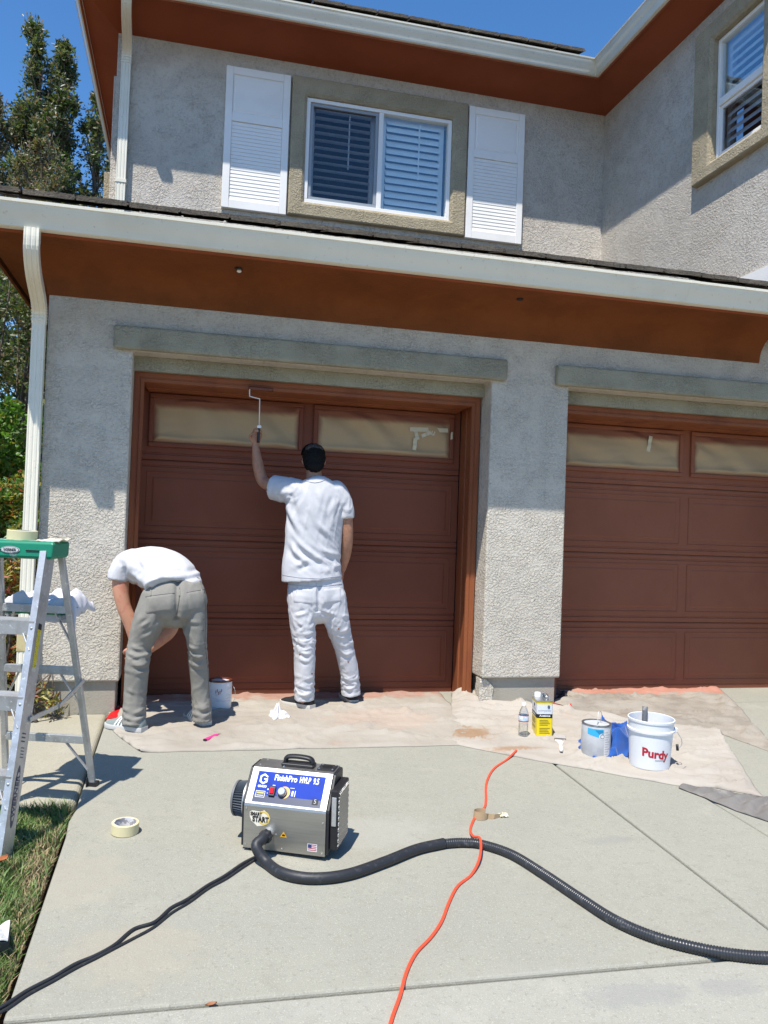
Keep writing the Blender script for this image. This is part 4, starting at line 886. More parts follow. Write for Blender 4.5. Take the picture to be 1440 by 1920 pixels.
# ================================================================== SOLVENT CAN
p0, p1, p2 = gp(994, 1372), gp(1007, 1384), gp(1035.5, 1384)
ang = math.atan2(p2[1]-p1[1], p2[0]-p1[0])
ac = thing('solvent_can', 'yellow and white rectangular acetone can on the cream drop cloth', 'can', (p1[0]-0.005, p1[1], p1[2]+0.016), (0.03, -0.02, ang-0.14))
LX, LY, H = 0.106, 0.165, 0.232
m_cy = mat('can_yellow', (0.78, 0.60, 0.01), 0.3, coord='obj'); m_cw = mat('can_white', (0.66, 0.69, 0.74), 0.3, coord='obj'); m_tin = mat('tinplate', (0.48, 0.48, 0.48), 0.3, 0.9, coord='obj')
def rbox(m_, x0, x1, y0, y1, z0, z1, r=0.012, k=4):
    pts = []
    for cx, cy, a0 in ((x1-r, y0+r, -90), (x1-r, y1-r, 0), (x0+r, y1-r, 90), (x0+r, y0+r, 180)):
        for i in range(k+1): a = math.radians(a0+90*i/k); pts.append((cx+r*math.cos(a), cy+r*math.sin(a)))
    m_.prism([[(x, y, z0) for x, y in pts], [(x, y, z1) for x, y in pts]], None); return m_
rbox(MB(), 0, LX, 0, LY, 0, 0.115).build('lower_panel', m_cy, ac, autosmooth=40)
rbox(MB(), 0, LX, 0, LY, 0.115, 0.142).build('name_band', m_blackp, ac, autosmooth=40)
rbox(MB(), 0, LX, 0, LY, 0.142, 0.205).build('upper_panel', m_cw, ac, autosmooth=40)
rbox(MB(), 0, LX, 0, LY, 0.205, 0.222).build('top_stripe', m_cy, ac, autosmooth=40)
rbox(MB(), -0.002, LX+0.002, -0.002, LY+0.002, 0.222, 0.229, 0.013).build('rim', m_tin, ac, autosmooth=40)
mb = MB(); mb.lathe([(0.0, 0), (0.021, 0), (0.021, 0.022), (0.018, 0.026), (0, 0.026)], 24, (0.030, 0.13, 0.229)); mb.build('cap', m_whitep, ac, autosmooth=40)
mb = MB(); mb.tube(catmull([(0.070, 0.02, 0.229), (0.070, 0.025, 0.255), (0.070, 0.08, 0.262), (0.070, 0.135, 0.255), (0.070, 0.14, 0.229)], 20), np.tile([0.010, 0.003], (20, 1)), 10, hint=(1, 0, 0)); mb.build('handle', m_tin, ac, smooth=True)
e = -0.0012
lettering('Acetone', 0.019, m_whitep, ac, (0.053, e, 0.131), (1, 0, 0), (0, 0, 1), bold=0.0006, width=0.072)
lettering('sunnyside', 0.018, mat('grey_print', (0.30, 0.32, 0.35), 0.6), ac, (0.050, e, 0.166), (1, 0, 0), (0, 0, 1), width=0.082)
lettering('sunnyside', 0.018, MATS['grey_print'], ac, (e, 0.085, 0.166), (0, -1, 0), (0, 0, 1), width=0.10); lettering('Acetone', 0.019, m_whitep, ac, (e, 0.085, 0.130), (0, -1, 0), (0, 0, 1), bold=0.0006, width=0.10)
def ringlogo(c, x, y, par):
    for dy in (0.004, -0.004):
        mb = MB(); c2 = np.array(c)+np.array(y)*dy; P = [c2+np.array(x)*0.0065*math.cos(a)+np.array(y)*0.0055*math.sin(a) for a in np.linspace(0, 2*math.pi, 20)]; mb.tube(P, 0.0016, 5, hint=(0.3, 0.5, 0.2)); mb.build('logo_ring', m_blackp, par)
ringlogo((0.078, e, 0.189), (1, 0, 0), (0, 0, 1), ac); ringlogo((e, 0.075, 0.189), (0, -1, 0), (0, 0, 1), ac)
m_txt = mat('brown_print', (0.20, 0.15, 0.02), 0.6)
for i in range(9):
    if i == 4: continue
    z = 0.100-i*0.0105; mb = MB(); mb.add([(0.018, e, z), (0.018+0.055+0.02*((i*37) % 3)/3, e, z), (0.018+0.055+0.02*((i*37) % 3)/3, e, z+0.0035), (0.018, e, z+0.0035)], [(0, 1, 2, 3)]); mb.build('small_print', m_txt, ac)
    if i < 7: mb = MB(); mb.add([(e, 0.145, z), (e, 0.145-0.09-0.02*((i*37) % 3)/3, z), (e, 0.145-0.09-0.02*((i*37) % 3)/3, z+0.0035), (e, 0.145, z+0.0035)], [(0, 1, 2, 3)]); mb.build('small_print', m_txt, ac)

# water bottle
q = gp(984, 1386)
wb = thing('water_bottle', 'clear plastic water bottle standing beside the acetone can', 'bottle', (q[0], q[1]+0.03, q[2]+0.016))
m_pet = glass_material('clear_plastic', (0.985, 0.988, 0.99), 0.05); m_water = glass_material('water', (0.96, 0.97, 0.975), 0.03)
mb = MB(); pr_ = [(0.0, 0.0), (0.028, 0.0), (0.032, 0.005)]
for i in range(10): pr_ += [(0.032-0.0016*(i % 2), 0.012+i*0.0075)]
pr_ += [(0.032, 0.095), (0.032, 0.135), (0.030, 0.150), (0.024, 0.170), (0.015, 0.186), (0.0125, 0.192), (0.0125, 0.197)]
inner = [(max(0, r-0.0010), z+0.0008) for r, z in pr_][::-1]
mb.lathe(pr_+inner, 28); mb.build('body', m_pet, wb, smooth=True)
mb = MB(); mb.lathe([(0.0, 0.002), (0.027, 0.002), (0.0302, 0.008), (0.0302, 0.075), (0.0, 0.075)], 24); mb.build('water', m_water, wb, smooth=False)
mb = MB(); mb.lathe([(0.0, 0.212), (0.0135, 0.212), (0.0142, 0.21), (0.0142, 0.196), (0.0, 0.196)], 24); mb.build('cap', m_whitep, wb, autosmooth=40)
m_blab = mat('bottle_label', (0.45, 0.58, 0.72), 0.4, coord='obj', var=[(50, (0.75, 0.78, 0.8), 0.5, 0.55, 2)])
mb = MB(); mb.lathe([(0.0324, 0.100), (0.0326, 0.133)], 32); mb.build('label', m_blab, wb, smooth=True)
mb = MB(); mb.lathe([(0.0328, 0.094), (0.0328, 0.1005)], 32); mb.lathe([(0.0328, 0.1325), (0.0328, 0.136)], 32); mb.build('label_band', mat('red_band', (0.45, 0.03, 0.03), 0.5), wb, smooth=True)

# brush
a, b = gp(1052, 1417, 0.030), gp(1049, 1385, 0.030)
br = thing('paint_brush', 'wide grey bristle paint brush lying on the cream drop cloth', 'brush', tuple(a), (0, 0, math.atan2(b[1]-a[1], b[0]-a[0])))
L = np.linalg.norm(b-a)
mb = MB(); mb.prism([[(x*L, -w_/2, -h/2), (x*L, w_/2, -h/2), (x*L, w_/2, h/2), (x*L, -w_/2, h/2)] for x, w_, h in ((0, 0.018, 0.012), (0.08, 0.026, 0.018), (0.35, 0.022, 0.016), (0.5, 0.034, 0.018), (0.58, 0.066, 0.020), (0.66, 0.072, 0.020))], None); mb.build('handle', mat('painted_handle', (0.60, 0.56, 0.50), 0.5, var=[(60, (0.75, 0.73, 0.7), 0.5, 0.6, 2)], coord='obj'), br, bevel=0.004)
mb = MB(); mb.box(L*0.66, L*0.76, -0.038, 0.038, -0.011, 0.011); mb.build('ferrule', m_tin, br, bevel=0.002)
mb = MB(); mb.prism([[(x*L, -w_/2, -h/2), (x*L, w_/2, -h/2), (x*L, w_/2, h/2), (x*L, -w_/2, h/2)] for x, w_, h in ((0.76, 0.074, 0.020), (1.0, 0.080, 0.022), (1.10, 0.070, 0.010))], None); mb.build('bristles', mat('grey_bristle', (0.40, 0.38, 0.37), 0.9, bump=[('noise', 400, 0.002, 0.8)], coord='obj', stretch=(0.1, 1, 1)), br, bevel=0.003)

# gallon can with wire handle
q = gp(1125, 1424)
gc = thing('paint_can', 'closed grey paint can with blue label and wire handle', 'paint can', (q[0], q[1]+0.06, gz(q[1])+0.016), (0.03, 0, 0))
r = 0.089; hh = 0.186
m_silver = mat('silver_label', (0.55, 0.56, 0.57), 0.35, 0.0, coord='obj', var=[(12, (0.48, 0.49, 0.50), 0.45, 0.65, 3)])
mb = MB(); mb.lathe([(0.0, 0), (r-0.002, 0), (r, 0.003), (r, hh), (r-0.001, hh+0.004), (0.0, hh+0.004)], 48); mb.build('body', m_silver, gc, autosmooth=40)
mb = MB(); mb.lathe([(r-0.001, hh+0.001), (r+0.002, hh+0.004), (r+0.001, hh+0.009), (r-0.012, hh+0.009), (r-0.014, hh+0.002), (0.0, hh+0.003)], 48); mb.build('lid', mat('lid_metal', (0.34, 0.34, 0.33), 0.35, 0.8, var=[(25, (0.24, 0.23, 0.22), 0.5, 0.6, 3)], coord='obj'), gc, autosmooth=40)
def cyl_patch(par, m, a0, a1, z0, z1, rr, name, n=10, fz=None):
    mb = MB(); V = []
    for i in range(n+1):
        a = a0+(a1-a0)*i/n; zz0 = z0 if fz is None else fz(i/n)
        V += [(rr*math.sin(a), -rr*math.cos(a), zz0), (rr*math.sin(a), -rr*math.cos(a), z1)]
    mb.add(V, [(2*i, 2*i+2, 2*i+3, 2*i+1) for i in range(n)]); return mb.build(name, m, par, smooth=True)
m_lblue = mat('light_blue_label', (0.04, 0.40, 0.66), 0.35); m_dblue = mat('teal_label', (0.02, 0.22, 0.42), 0.35); m_lab = mat('pale_label_panel', (0.66, 0.66, 0.66), 0.4); m_dgrey = mat('dark_grey_print', (0.28, 0.28, 0.29), 0.5); m_mgrey = mat('mid_grey_print', (0.45, 0.45, 0.46), 0.5)
yaw0 = 0.35
cyl_patch(gc, m_lblue, -1.45+yaw0, -0.35+yaw0, 0.125, 0.176, r+0.0005, 'blue_band', fz=lambda t: 0.140-0.02*t); cyl_patch(gc, m_dblue, -0.9+yaw0, -0.35+yaw0, 0.14, 0.170, r+0.0008, 'blue_facet', fz=lambda t: 0.166-0.045*t)
cyl_patch(gc, m_lab, -0.27+yaw0, 0.30+yaw0, 0.012, 0.172, r+0.0006, 'text_panel'); cyl_patch(gc, m_mgrey, 0.32+yaw0, 0.75+yaw0, 0.07, 0.168, r+0.0006, 'text_panel')
for i in range(10):
    z = 0.022+i*0.0145; cyl_patch(gc, m_mgrey, -0.22+yaw0, 0.05+yaw0+0.15*((i*7) % 3)/2, z, z+0.006, r+0.001, 'small_print', 6)
for i in range(5): cyl_patch(gc, m_lab, 0.36+yaw0, 0.62+yaw0, 0.02+i*0.01, 0.024+i*0.01, r+0.001, 'small_print', 6)
for i in range(3): cyl_patch(gc, m_mgrey, -0.75+yaw0, -0.45+yaw0, 0.025+i*0.013, 0.031+i*0.013, r+0.001, 'small_print', 6)
for rr, mt, e_ in ((0.020, m_lab, 0.0012), (0.014, m_dgrey, 0.0018), (0.009, m_lab, 0.0024)):
    mb = MB(); aa = -0.43+yaw0; P = [((r+e_)*math.sin(aa+rr/r*math.cos(t)), -(r+e_)*math.cos(aa+rr/r*math.cos(t)), 0.132+rr*math.sin(t)) for t in np.linspace(0, 2*math.pi, 25)[:-1]]; mb.add(P, [tuple(range(24))]); mb.build('emblem', mt, gc)
mb = MB(); mb.tube(catmull([(-0.012, -0.03, hh+0.006), (-0.004, -0.02, hh+0.03), (0.008, 0.0, hh+0.066), (0.022, 0.004, hh+0.075), (0.034, 0.006, hh+0.062), (0.036, 0.01, hh+0.03), (0.034, 0.02, hh+0.006)], 30), 0.0022, 8); mb.build('wire_handle', m_steel, gc, smooth=True)

# blue cloth
q = gp(1168, 1424)
def bluef(a, b):
    x = -0.22+a*0.40; y = -0.09+b*0.30
    env = (max(0, 1-abs((a-0.5)*2)**4)*max(0, 1-abs((b-0.5)*2)**4))**0.6
    r1 = 1-abs(math.sin((x*1.5-y*1.1)*15+2.4*nz((x*5, y*5, 1)))); r2 = 1-abs(math.sin((x*0.7+y*1.6)*21+2.0*nz((x*6, y*6, 8))))
    h = 0.006+env*(0.135*math.exp(-((y-0.10)/0.13)**2-((x-0.0)/0.19)**2)+0.060*r1**1.6+0.034*r2**1.8)
    x += 0.03*nz((a*5, b*5, 9)); y += 0.03*nz((a*5, b*5, 12))
    return (q[0]+x+0.015, q[1]+0.075+y, q[2]+0.014+h)
m_blue = mat('blue_cloth', (0.018, 0.085, 0.33), 0.85, spec=0.2, sheen=0.3, bump=[('noise', 300, 0.0006, 0.5)])
rag('cloth', bluef, m_blue, 'crumpled royal blue cloth between the grey can and white bucket', 'cloth', 110, 90)

# bucket
q = gp(1232, 1447)
bk = thing('bucket', 'white plastic bucket with red lettering on the cream drop cloth', 'bucket', (q[0], q[1]+0.085, gz(q[1])+0.014), (0.03, 0, 0))
m_bk = mat('white_bucket_plastic', (0.74, 0.75, 0.77), 0.38, coord='obj', var=[(6, (0.70, 0.71, 0.73), 0.45, 0.65, 3)], sub=0.0)
rb, rt, hb = 0.115, 0.132, 0.285
R_at = lambda z: rb+(rt-rb)*z/hb
prof = [(0.0, 0.0), (rb-0.004, 0.0), (rb, 0.005), (R_at(0.20), 0.20), (R_at(0.212), 0.212), (R_at(0.214)+0.008, 0.214), (R_at(0.226)+0.008, 0.226), (R_at(0.228), 0.228), (R_at(0.27), 0.270), (rt+0.003, 0.272), (rt+0.004, 0.284), (rt, 0.287), (rt-0.004, 0.285), (rt-0.005, 0.26), (rb-0.004, 0.01), (0.0, 0.008)]
mb = MB(); mb.lathe(prof, 64); mb.build('body', m_bk, bk, autosmooth=35)
me = text_mesh('Purdy', 0.085, bold=0.0035, width=0.175); V = get_v(me); z0 = 0.098
out_ = np.zeros_like(V)
for i, (x, y, _) in enumerate(V):
    zz = z0+y*0.80-x*0.10; a = (x-0.035)/0.13; rr = R_at(zz)+0.0008; out_[i] = (rr*math.sin(a), -rr*math.cos(a), zz)
set_v(me, out_); place('lettering', me, mat('bucket_red_print', (0.42, 0.012, 0.03), 0.45), bk)
me = text_mesh('PAINTING TOOLS', 0.014, width=0.10); V = get_v(me); out_ = np.zeros_like(V)
for i, (x, y, _) in enumerate(V):
    zz = 0.060+y-x*0.10; a = (x-0.02)/0.13; rr = R_at(zz)+0.0008; out_[i] = (rr*math.sin(a), -rr*math.cos(a), zz)
set_v(me, out_); bpy.data.meshes.remove(me)
for i in range(1): cyl_patch(bk, m_dgrey, -0.30, 0.22, 0.0625, 0.0655, R_at(0.064)+0.0008, 'small_print', fz=lambda t: 0.0655-0.004)
ba = [(0.140*math.cos(0.0), 0.140*math.sin(-0.25), 0.222), (0.152, -0.05, 0.20), (0.170, -0.06, 0.165), (0.172, -0.06, 0.135), (0.158, -0.055, 0.115), (0.146, -0.05, 0.112)]
mb = MB(); mb.tube(catmull(ba, 24), 0.0022, 8); mb.build('bail', m_steel, bk, smooth=True)
mb = MB(); mb.tube([(0.150, -0.055, 0.10), (0.147, -0.052, 0.135)], 0.008, 10); mb.build('bail_grip', m_black, bk, smooth=True)
mb = MB(); mb.box(0.128, 0.150, -0.05, -0.02, 0.205, 0.232); mb.build('bail_ear', m_bk, bk, bevel=0.004)
mb = MB(); mb.tube(catmull([(0.150, -0.1, 0.004), (0.165, -0.12, 0.022), (0.158, -0.13, 0.03), (0.148, -0.12, 0.012)], 14), 0.0016, 6); mb.build('wire_loop', m_steel, bk)
# roller handle standing in the bucket
rh = thing('roller_handle', 'grey tube handle leaning inside the white bucket', 'roller handle', (q[0]-0.02, q[1]+0.12, gz(q[1])+0.03))
mb = MB(); P = np.array([(0.0, -0.01, 0.0), (0.030, 0.045, 0.20), (0.044, 0.065, 0.31)]); mb.tube(resample(P, 12), 0.0165, 18, cap=False); o = mb.build('tube', mat('grey_tube', (0.12, 0.125, 0.13), 0.55, var=[(30, (0.3, 0.3, 0.3), 0.55, 0.7, 3)]), rh, smooth=True); sm = o.modifiers.new('t', 'SOLIDIFY'); sm.thickness = 0.004
mb = MB(); mb.lathe([(0.0, 0), (0.012, 0)], 16, (0.043, 0.0635, 0.30)); mb.build('hole', m_blackp, rh)

# ================================================================== SPRAY TURBINE
SA = -0.446
sp = thing('paint_sprayer', 'stainless paint sprayer turbine with blue control panel on the driveway', 'paint sprayer', (0.687, -2.185, gz(-2.185)-0.001), (0.035, 0, SA))
SW, SD = 0.364, 0.228
prof = [(0.0, 0.014), (0.0, 0.196), (0.004, 0.206), (0.098, 0.322), (0.106, 0.329), (0.118, 0.332), (SD-0.01, 0.332), (SD, 0.322), (SD, 0.014)]
mb = MB(); mb.prism([[(0, y, z) for y, z in prof], [(SW, y, z) for y, z in prof]], None); mb.build('casing', mat('casing_steel', (0.44, 0.425, 0.39), 0.38, 0.88, var=[(3, (0.38, 0.365, 0.335), 0.4, 0.7, 4), (45, (0.5, 0.485, 0.45), 0.6, 0.7, 4)], coord='obj', bump=[('noise', 40, 0.0005, 0.3)], stretch=(1, 8, 30)), sp, bevel=0.002)
mb = MB(); ps = [(y*0.94+0.008, z*0.97+0.006) for y, z in prof]; mb.prism([[(SW+0.0005, y, z) for y, z in ps], [(SW+0.012, y, z) for y, z in ps]], None); mb.build('side_plate', m_black, sp, bevel=0.002)
mb = MB(); mb.prism([[(-0.012, y, z) for y, z in ps], [(-0.0005, y, z) for y, z in ps]], None); mb.build('side_plate', m_black, sp, bevel=0.002)
for x in (0.03, SW-0.03):
    for y in (0.03, SD-0.03):
        mb = MB(); mb.lathe([(0.012, 0), (0.014, 0.002), (0.014, 0.014)], 14, (x, y, 0), cap=True); mb.build('foot', m_black, sp)
e2 = np.array([0, 0.094, 0.116]); SL = np.linalg.norm(e2); e2 /= SL; nrm = np.array([0, -e2[2], e2[1]]); o0 = np.array([0, 0.004, 0.206])
def face(x, s, e=0.001): return o0+np.array([x, 0, 0])+e2*s+nrm*e
def fquad(x0, x1, s0, s1, mt, name, e, par): return MB().add([face(x0, s0, e), face(x1, s0, e), face(x1, s1, e), face(x0, s1, e)], [(0, 1, 2, 3)]).build(name, mt, par)
m_pblue = mat('panel_blue', (0.006, 0.040, 0.34), 0.55, spec=0.2, coord='obj', var=[(9, (0.006, 0.030, 0.26), 0.45, 0.65, 3)])
pn = fquad(0.029, 0.337, 0.006, 0.144, m_whitep, 'control_panel', 0.0012, sp)
fquad(0.031, 0.335, 0.008, 0.142, m_pblue, 'blue_field', 0.0018, pn); fquad(0.031, 0.335, 0.008, 0.040, mat('panel_dark', (0.035, 0.045, 0.09), 0.35), 'dark_field', 0.0022, pn)
ex = (1, 0, 0)
lettering('FinishPro', 0.036, m_whitep, pn, face(0.160, 0.118, 0.003), ex, e2, bold=0.0010, width=0.102); lettering('HVLP  9.5', 0.036, m_whitep, pn, face(0.266, 0.118, 0.003), ex, e2, bold=0.0012, width=0.086)
# hexagonal G emblem and name
hexo = [(0.000, 0.024), (0.017, 0.013), (0.017, 0.006), (0.000, 0.0155), (-0.0105, 0.009), (-0.0105, -0.009), (0.000, -0.0155), (0.0095, -0.009), (0.0095, -0.003), (0.001, -0.003), (0.001, 0.003), (0.018, 0.003), (0.018, -0.013), (0.000, -0.024), (-0.018, -0.013), (-0.018, 0.013)]
mb = MB(); mb.extrude([face(0.062+x, 0.108+y, 0.0026) for x, y in hexo], nrm*0.0006); mb.build('emblem', m_whitep, pn)
lettering('GRACO', 0.013, m_whitep, pn, face(0.062, 0.075, 0.003), ex, e2, bold=0.0006, width=0.040)
mb = MB(); q0 = face(0.113, 0.052, 0.004); mb.beam(face(0.113, 0.036, 0.006), face(0.113, 0.078, 0.006), 0.027, 0.012); mb.build('switch_bezel', m_black, pn, bevel=0.002)
mb = MB(); mb.beam(face(0.113, 0.045, 0.011), face(0.113, 0.070, 0.014), 0.017, 0.012); mb.build('rocker_switch', mat('red_switch', (0.65, 0.01, 0.02), 0.25), pn, bevel=0.002)
ellipse_disc(face(0.166, 0.058, 0.0032), ex, e2, 0.026, 0.026).build('dial_scale', mat('dial_orange', (0.75, 0.42, 0.10), 0.5), pn)
ellipse_disc(face(0.157, 0.055, 0.0036), ex, e2, 0.024, 0.024).build('dial_scale', MATS["panel_dark"], pn)
mb = MB(); k = 20
for (r_, h_) in (): pass
mb.prism([[face(0.158+r_*math.cos(2*math.pi*i/k), 0.057+r_*math.sin(2*math.pi*i/k), h_) for i in range(k)] for r_, h_ in ((0.020, 0.004), (0.020, 0.014), (0.017, 0.022), (0.015, 0.024))], None); mb.build('dial', mat('dial_chrome', (0.55, 0.55, 0.55), 0.2, 0.9), pn, autosmooth=40)
for x0, x1, s0, s1 in ((0.199, 0.207, 0.046, 0.068), (0.213, 0.216, 0.044, 0.070), (0.188, 0.208, 0.079, 0.081), (0.088, 0.094, 0.062, 0.068), (0.090, 0.094, 0.047, 0.050), (0.108, 0.120, 0.083, 0.086)): fquad(x0, x1, s0, s1, m_whitep, 'panel_mark', 0.003, pn)
fquad(0.040, 0.082, 0.028, 0.056, m_whitep, 'voltage_label', 0.003, pn); fquad(0.042, 0.080, 0.030, 0.054, MATS["panel_dark"], 'voltage_label', 0.0034, pn); fquad(0.046, 0.076, 0.044, 0.050, MATS["dial_orange"], 'voltage_label', 0.0038, pn); fquad(0.046, 0.076, 0.034, 0.038, m_mgrey, 'voltage_label', 0.0038, pn)
fquad(0.296, 0.322, 0.020, 0.046, m_blackp, 'hose_symbol', 0.003, pn); lettering('5', 0.026, m_mgrey, pn, face(0.309, 0.033, 0.0036), ex, e2)
m_dot = mat('screw_head', (0.55, 0.54, 0.52), 0.3, 0.9)
def screw(p, n_, r_=0.0045): mb = MB(); x_ = np.array((1.0, 0, 0)); y_ = np.cross(n_, x_); mb.prism([[np.array(p)+x_*rr*math.cos(2*math.pi*i/10)+y_*rr*math.sin(2*math.pi*i/10)+n_*hh_ for i in range(10)] for rr, hh_ in ((r_, 0), (r_*0.85, 0.002), (r_*0.4, 0.003))], None); mb.build('screw', m_dot, sp)
for x in (0.014, SW-0.012):
    for s_ in (0.022, 0.128): screw(face(x, s_, 0), nrm)
FN = np.array([0, -1.0, 0])
for x, z in ((0.012, 0.185), (SW-0.012, 0.155), (0.012, 0.03), (SW-0.012, 0.026), (0.175, 0.026), (0.147, 0.085)): screw((x, 0, z), FN)
# front stickers
yf = -0.0012
m_cream = mat('sticker_cream', (0.78, 0.72, 0.58), 0.5); m_gold = mat('sticker_gold', (0.72, 0.52, 0.14), 0.5)
mb = MB(); P = [(0.028, 0.172), (0.040, 0.178), (0.080, 0.176), (0.092, 0.184), (0.112, 0.170), (0.120, 0.150), (0.112, 0.128), (0.092, 0.118), (0.062, 0.112), (0.048, 0.124), (0.036, 0.132), (0.028, 0.152)]
mb.add([(x, yf, z) for x, z in P], [tuple(range(len(P)))]); mb.build('sticker', m_cream, sp)
mb = MB(); mb.tube([(0.090+0.024*math.cos(t), yf-0.0003, 0.150+0.026*math.sin(t)) for t in np.linspace(-2.4, 2.6, 26)], np.tile([0.0045, 0.0004], (26, 1)), 6, hint=(0, 0, 1)); mb.build('sticker_arc', m_gold, sp)
lettering('SMART', 0.021, m_blackp, sp, (0.057, yf-0.0018, 0.164), (1, 0, 0), (0, 0, 1), bold=0.0008, width=0.052); lettering('START', 0.031, m_blackp, sp, (0.077, yf-0.0018, 0.142), (1, 0, 0), (0, 0, 1), bold=0.0014, width=0.074)
def flat(pts, mt, name, e=yf): return MB().add([(x, e, z) for x, z in pts], [tuple(range(len(pts)))]).build(name, mt, sp)
flat([(0.166, 0.078), (0.196, 0.078), (0.181, 0.102)], mat('warning_orange', (0.80, 0.40, 0.01), 0.5), 'warning_sticker'); flat([(0.174, 0.083), (0.190, 0.083), (0.186, 0.090), (0.177, 0.091)], m_blackp, 'warning_symbol', yf-0.0006)
flat([(0.288, 0.032), (0.330, 0.032), (0.330, 0.064), (0.288, 0.064)], m_whitep, 'flag_sticker')
for i in range(7):
    z = 0.036+i*0.0037
    if i % 2 == 0: flat([(0.290, z), (0.328, z), (0.328, z+0.0037), (0.290, z+0.0037)], mat('flag_red', (0.42, 0.05, 0.07), 0.5), 'flag_stripe', yf-0.0006)
flat([(0.290, 0.048), (0.306, 0.048), (0.306, 0.0622), (0.290, 0.0622)], mat('flag_blue', (0.03, 0.05, 0.16), 0.5), 'flag_canton', yf-0.0010)
# handle, cup plate
hd = MB(); y0 = 0.165
hd.box(0.115, 0.262, y0-0.030, y0+0.030, 0.3322, 0.346)
hb = hd.build('handle_base', m_black, sp, bevel=0.006, seg=3)
mb = MB(); mb.tube(catmull([(0.128, y0, 0.346), (0.130, y0, 0.360), (0.145, y0, 0.369), (0.190, y0, 0.372), (0.235, y0, 0.368), (0.250, y0, 0.358), (0.252, y0, 0.346)], 36), np.tile([0.017, 0.010], (36, 1)), 14, hint=(0, 1, 0)); mb.build('handle', m_black, sp, smooth=True)
mb = MB(); mb.box(0.282, 0.358, 0.130, 0.205, 0.3324, 0.338); mb.build('cup_plate', m_black, sp, bevel=0.003); ellipse_disc((0.320, 0.168, 0.3386), (1, 0, 0), (0, 1, 0), 0.024, 0.020).build('cup_hole', mat('deep_black', (0.004, 0.004, 0.004), 0.9), sp)
for x, y in ((0.29, 0.138), (0.35, 0.138), (0.29, 0.197), (0.35, 0.197)): screw((x, y, 0.338), np.array([0, 0, 1.0]), 0.004)
for x, y in ((0.02, 0.135), (0.03, 0.205), (0.13, 0.135)): screw((x, y, 0.332), np.array([0, 0, 1.0]), 0.005)
# pleated air filter on the left
def pleats(m_, x0, x1, r0, r1, cy, cz, n=44, dpt=0.008):
    R = []
    for x, r_ in ((x0, r0), (x1, r1)):
        R.append([(x, cy+(r_-(dpt if i % 2 else 0))*math.cos(2*math.pi*i/(2*n)), cz+(r_-(dpt if i % 2 else 0))*math.sin(2*math.pi*i/(2*n))) for i in range(2*n)])
    m_.prism(R, None); return m_
pleats(MB(), -0.016, -0.074, 0.082, 0.074, 0.125, 0.175).build('air_filter', mat('filter_pleat', (0.055, 0.065, 0.078), 0.55), sp)
mb = MB(); R = []
for x, r_ in ((-0.074, 0.070), (-0.074, 0.077), (-0.082, 0.077), (-0.086, 0.070), (-0.086, 0.02)): R.append([(x, 0.125+r_*math.cos(2*math.pi*i/40), 0.175+r_*math.sin(2*math.pi*i/40)) for i in range(40)])
mb.prism(R, None); mb.build('filter_cap', mat('filter_rubber', (0.13, 0.14, 0.15), 0.5), sp, autosmooth=40)
mb = MB(); R = []
for x, r_ in ((-0.012, 0.080), (-0.012, 0.088), (-0.026, 0.088), (-0.026, 0.080)): R.append([(x, 0.125+r_*math.cos(2*math.pi*i/40), 0.175+r_*math.sin(2*math.pi*i/40)) for i in range(40)])
mb.prism(R, None); mb.build('filter_clamp', m_steel, sp, autosmooth=40)
# vent cage on the right
mb = MB(); mb.box(SW+0.0125, SW+0.046, 0.020, 0.205, 0.036, 0.290); cg = mb.build('vent_cage', m_black, sp, bevel=0.006)
mb = MB(); mb.box(SW+0.020, SW+0.040, 0.0155, 0.0195, 0.14, 0.262); mb.build('cage_plate', m_alu, sp, bevel=0.002)
gl = MB(); xx = SW+0.0475
for d in (-1, 1):
    for i in range(-14, 22):
        pts = []
        for t in np.linspace(0.030, 0.195, 34):
            z = 0.05+i*0.0235*1.0+d*(t-0.11)*1.45
            if 0.046 < z < 0.280: pts.append((xx, t, z))
        if len(pts) > 3: gl.beam(pts[0], pts[-1], 0.003, 0.0045)
gl.build('grille', m_dot, cg)
# outlet and hose connector
def spw(x, y, z):
    c, s = math.cos(SA), math.sin(SA); return np.array([0.687+c*x-s*y, -2.185+s*x+c*y, gz(-2.185)-0.001+z-0.035*0])
mb = MB(); mb.tube([(0.116, 0.002, 0.092), (0.116, -0.030, 0.092)], 0.022, 20); mb.build('outlet', m_alu, sp, autosmooth=40)
mb = MB(); rr = []
for y, r_ in ((-0.030, 0.020), (-0.032, 0.026), (-0.056, 0.026), (-0.060, 0.020)): rr.append([(0.116+(r_+(0.003 if i % 4 < 2 else 0))*math.cos(2*math.pi*i/32), y, 0.090+(r_+(0.003 if i % 4 < 2 else 0))*math.sin(2*math.pi*i/32)) for i in range(32)])
mb.prism(rr, None); mb.build('coupling', m_black, sp)

# air hose
hose = thing('air_hose', 'thick black air hose running from the sprayer across the driveway', 'hose')
start = [spw(0.116, -0.050, 0.092), spw(0.110, -0.075, 0.086), spw(0.098, -0.105, 0.066)]
pix = [(501, 1628), (532, 1648), (585, 1657), (650, 1650), (720, 1626), (780, 1602), (832, 1590)]
P1 = start+[gp(u, v, 0.021) for u, v in pix]; s1 = catmull(P1, 130); s1 = resample(s1, 160)
mb = MB(); mb.tube(s1, 0.0225, 18, hint=(0, 0, 1)); mb.build('smooth_sleeve', m_rubber, hose, smooth=True)
pix2 = [(832, 1590), (868, 1588), (905, 1592), (960, 1611), (1020, 1648), (1085, 1692), (1150, 1734), (1220, 1765), (1300, 1787), (1380, 1801), (1460, 1806), (1600, 1800)]
s2 = catmull([gp(u, v, 0.019) for u, v in pix2], 400); s2 = resample(s2, 1400); rad = 0.0185+0.0022*(np.sin(np.arange(1400)*2*math.pi/8.0) > -0.1)
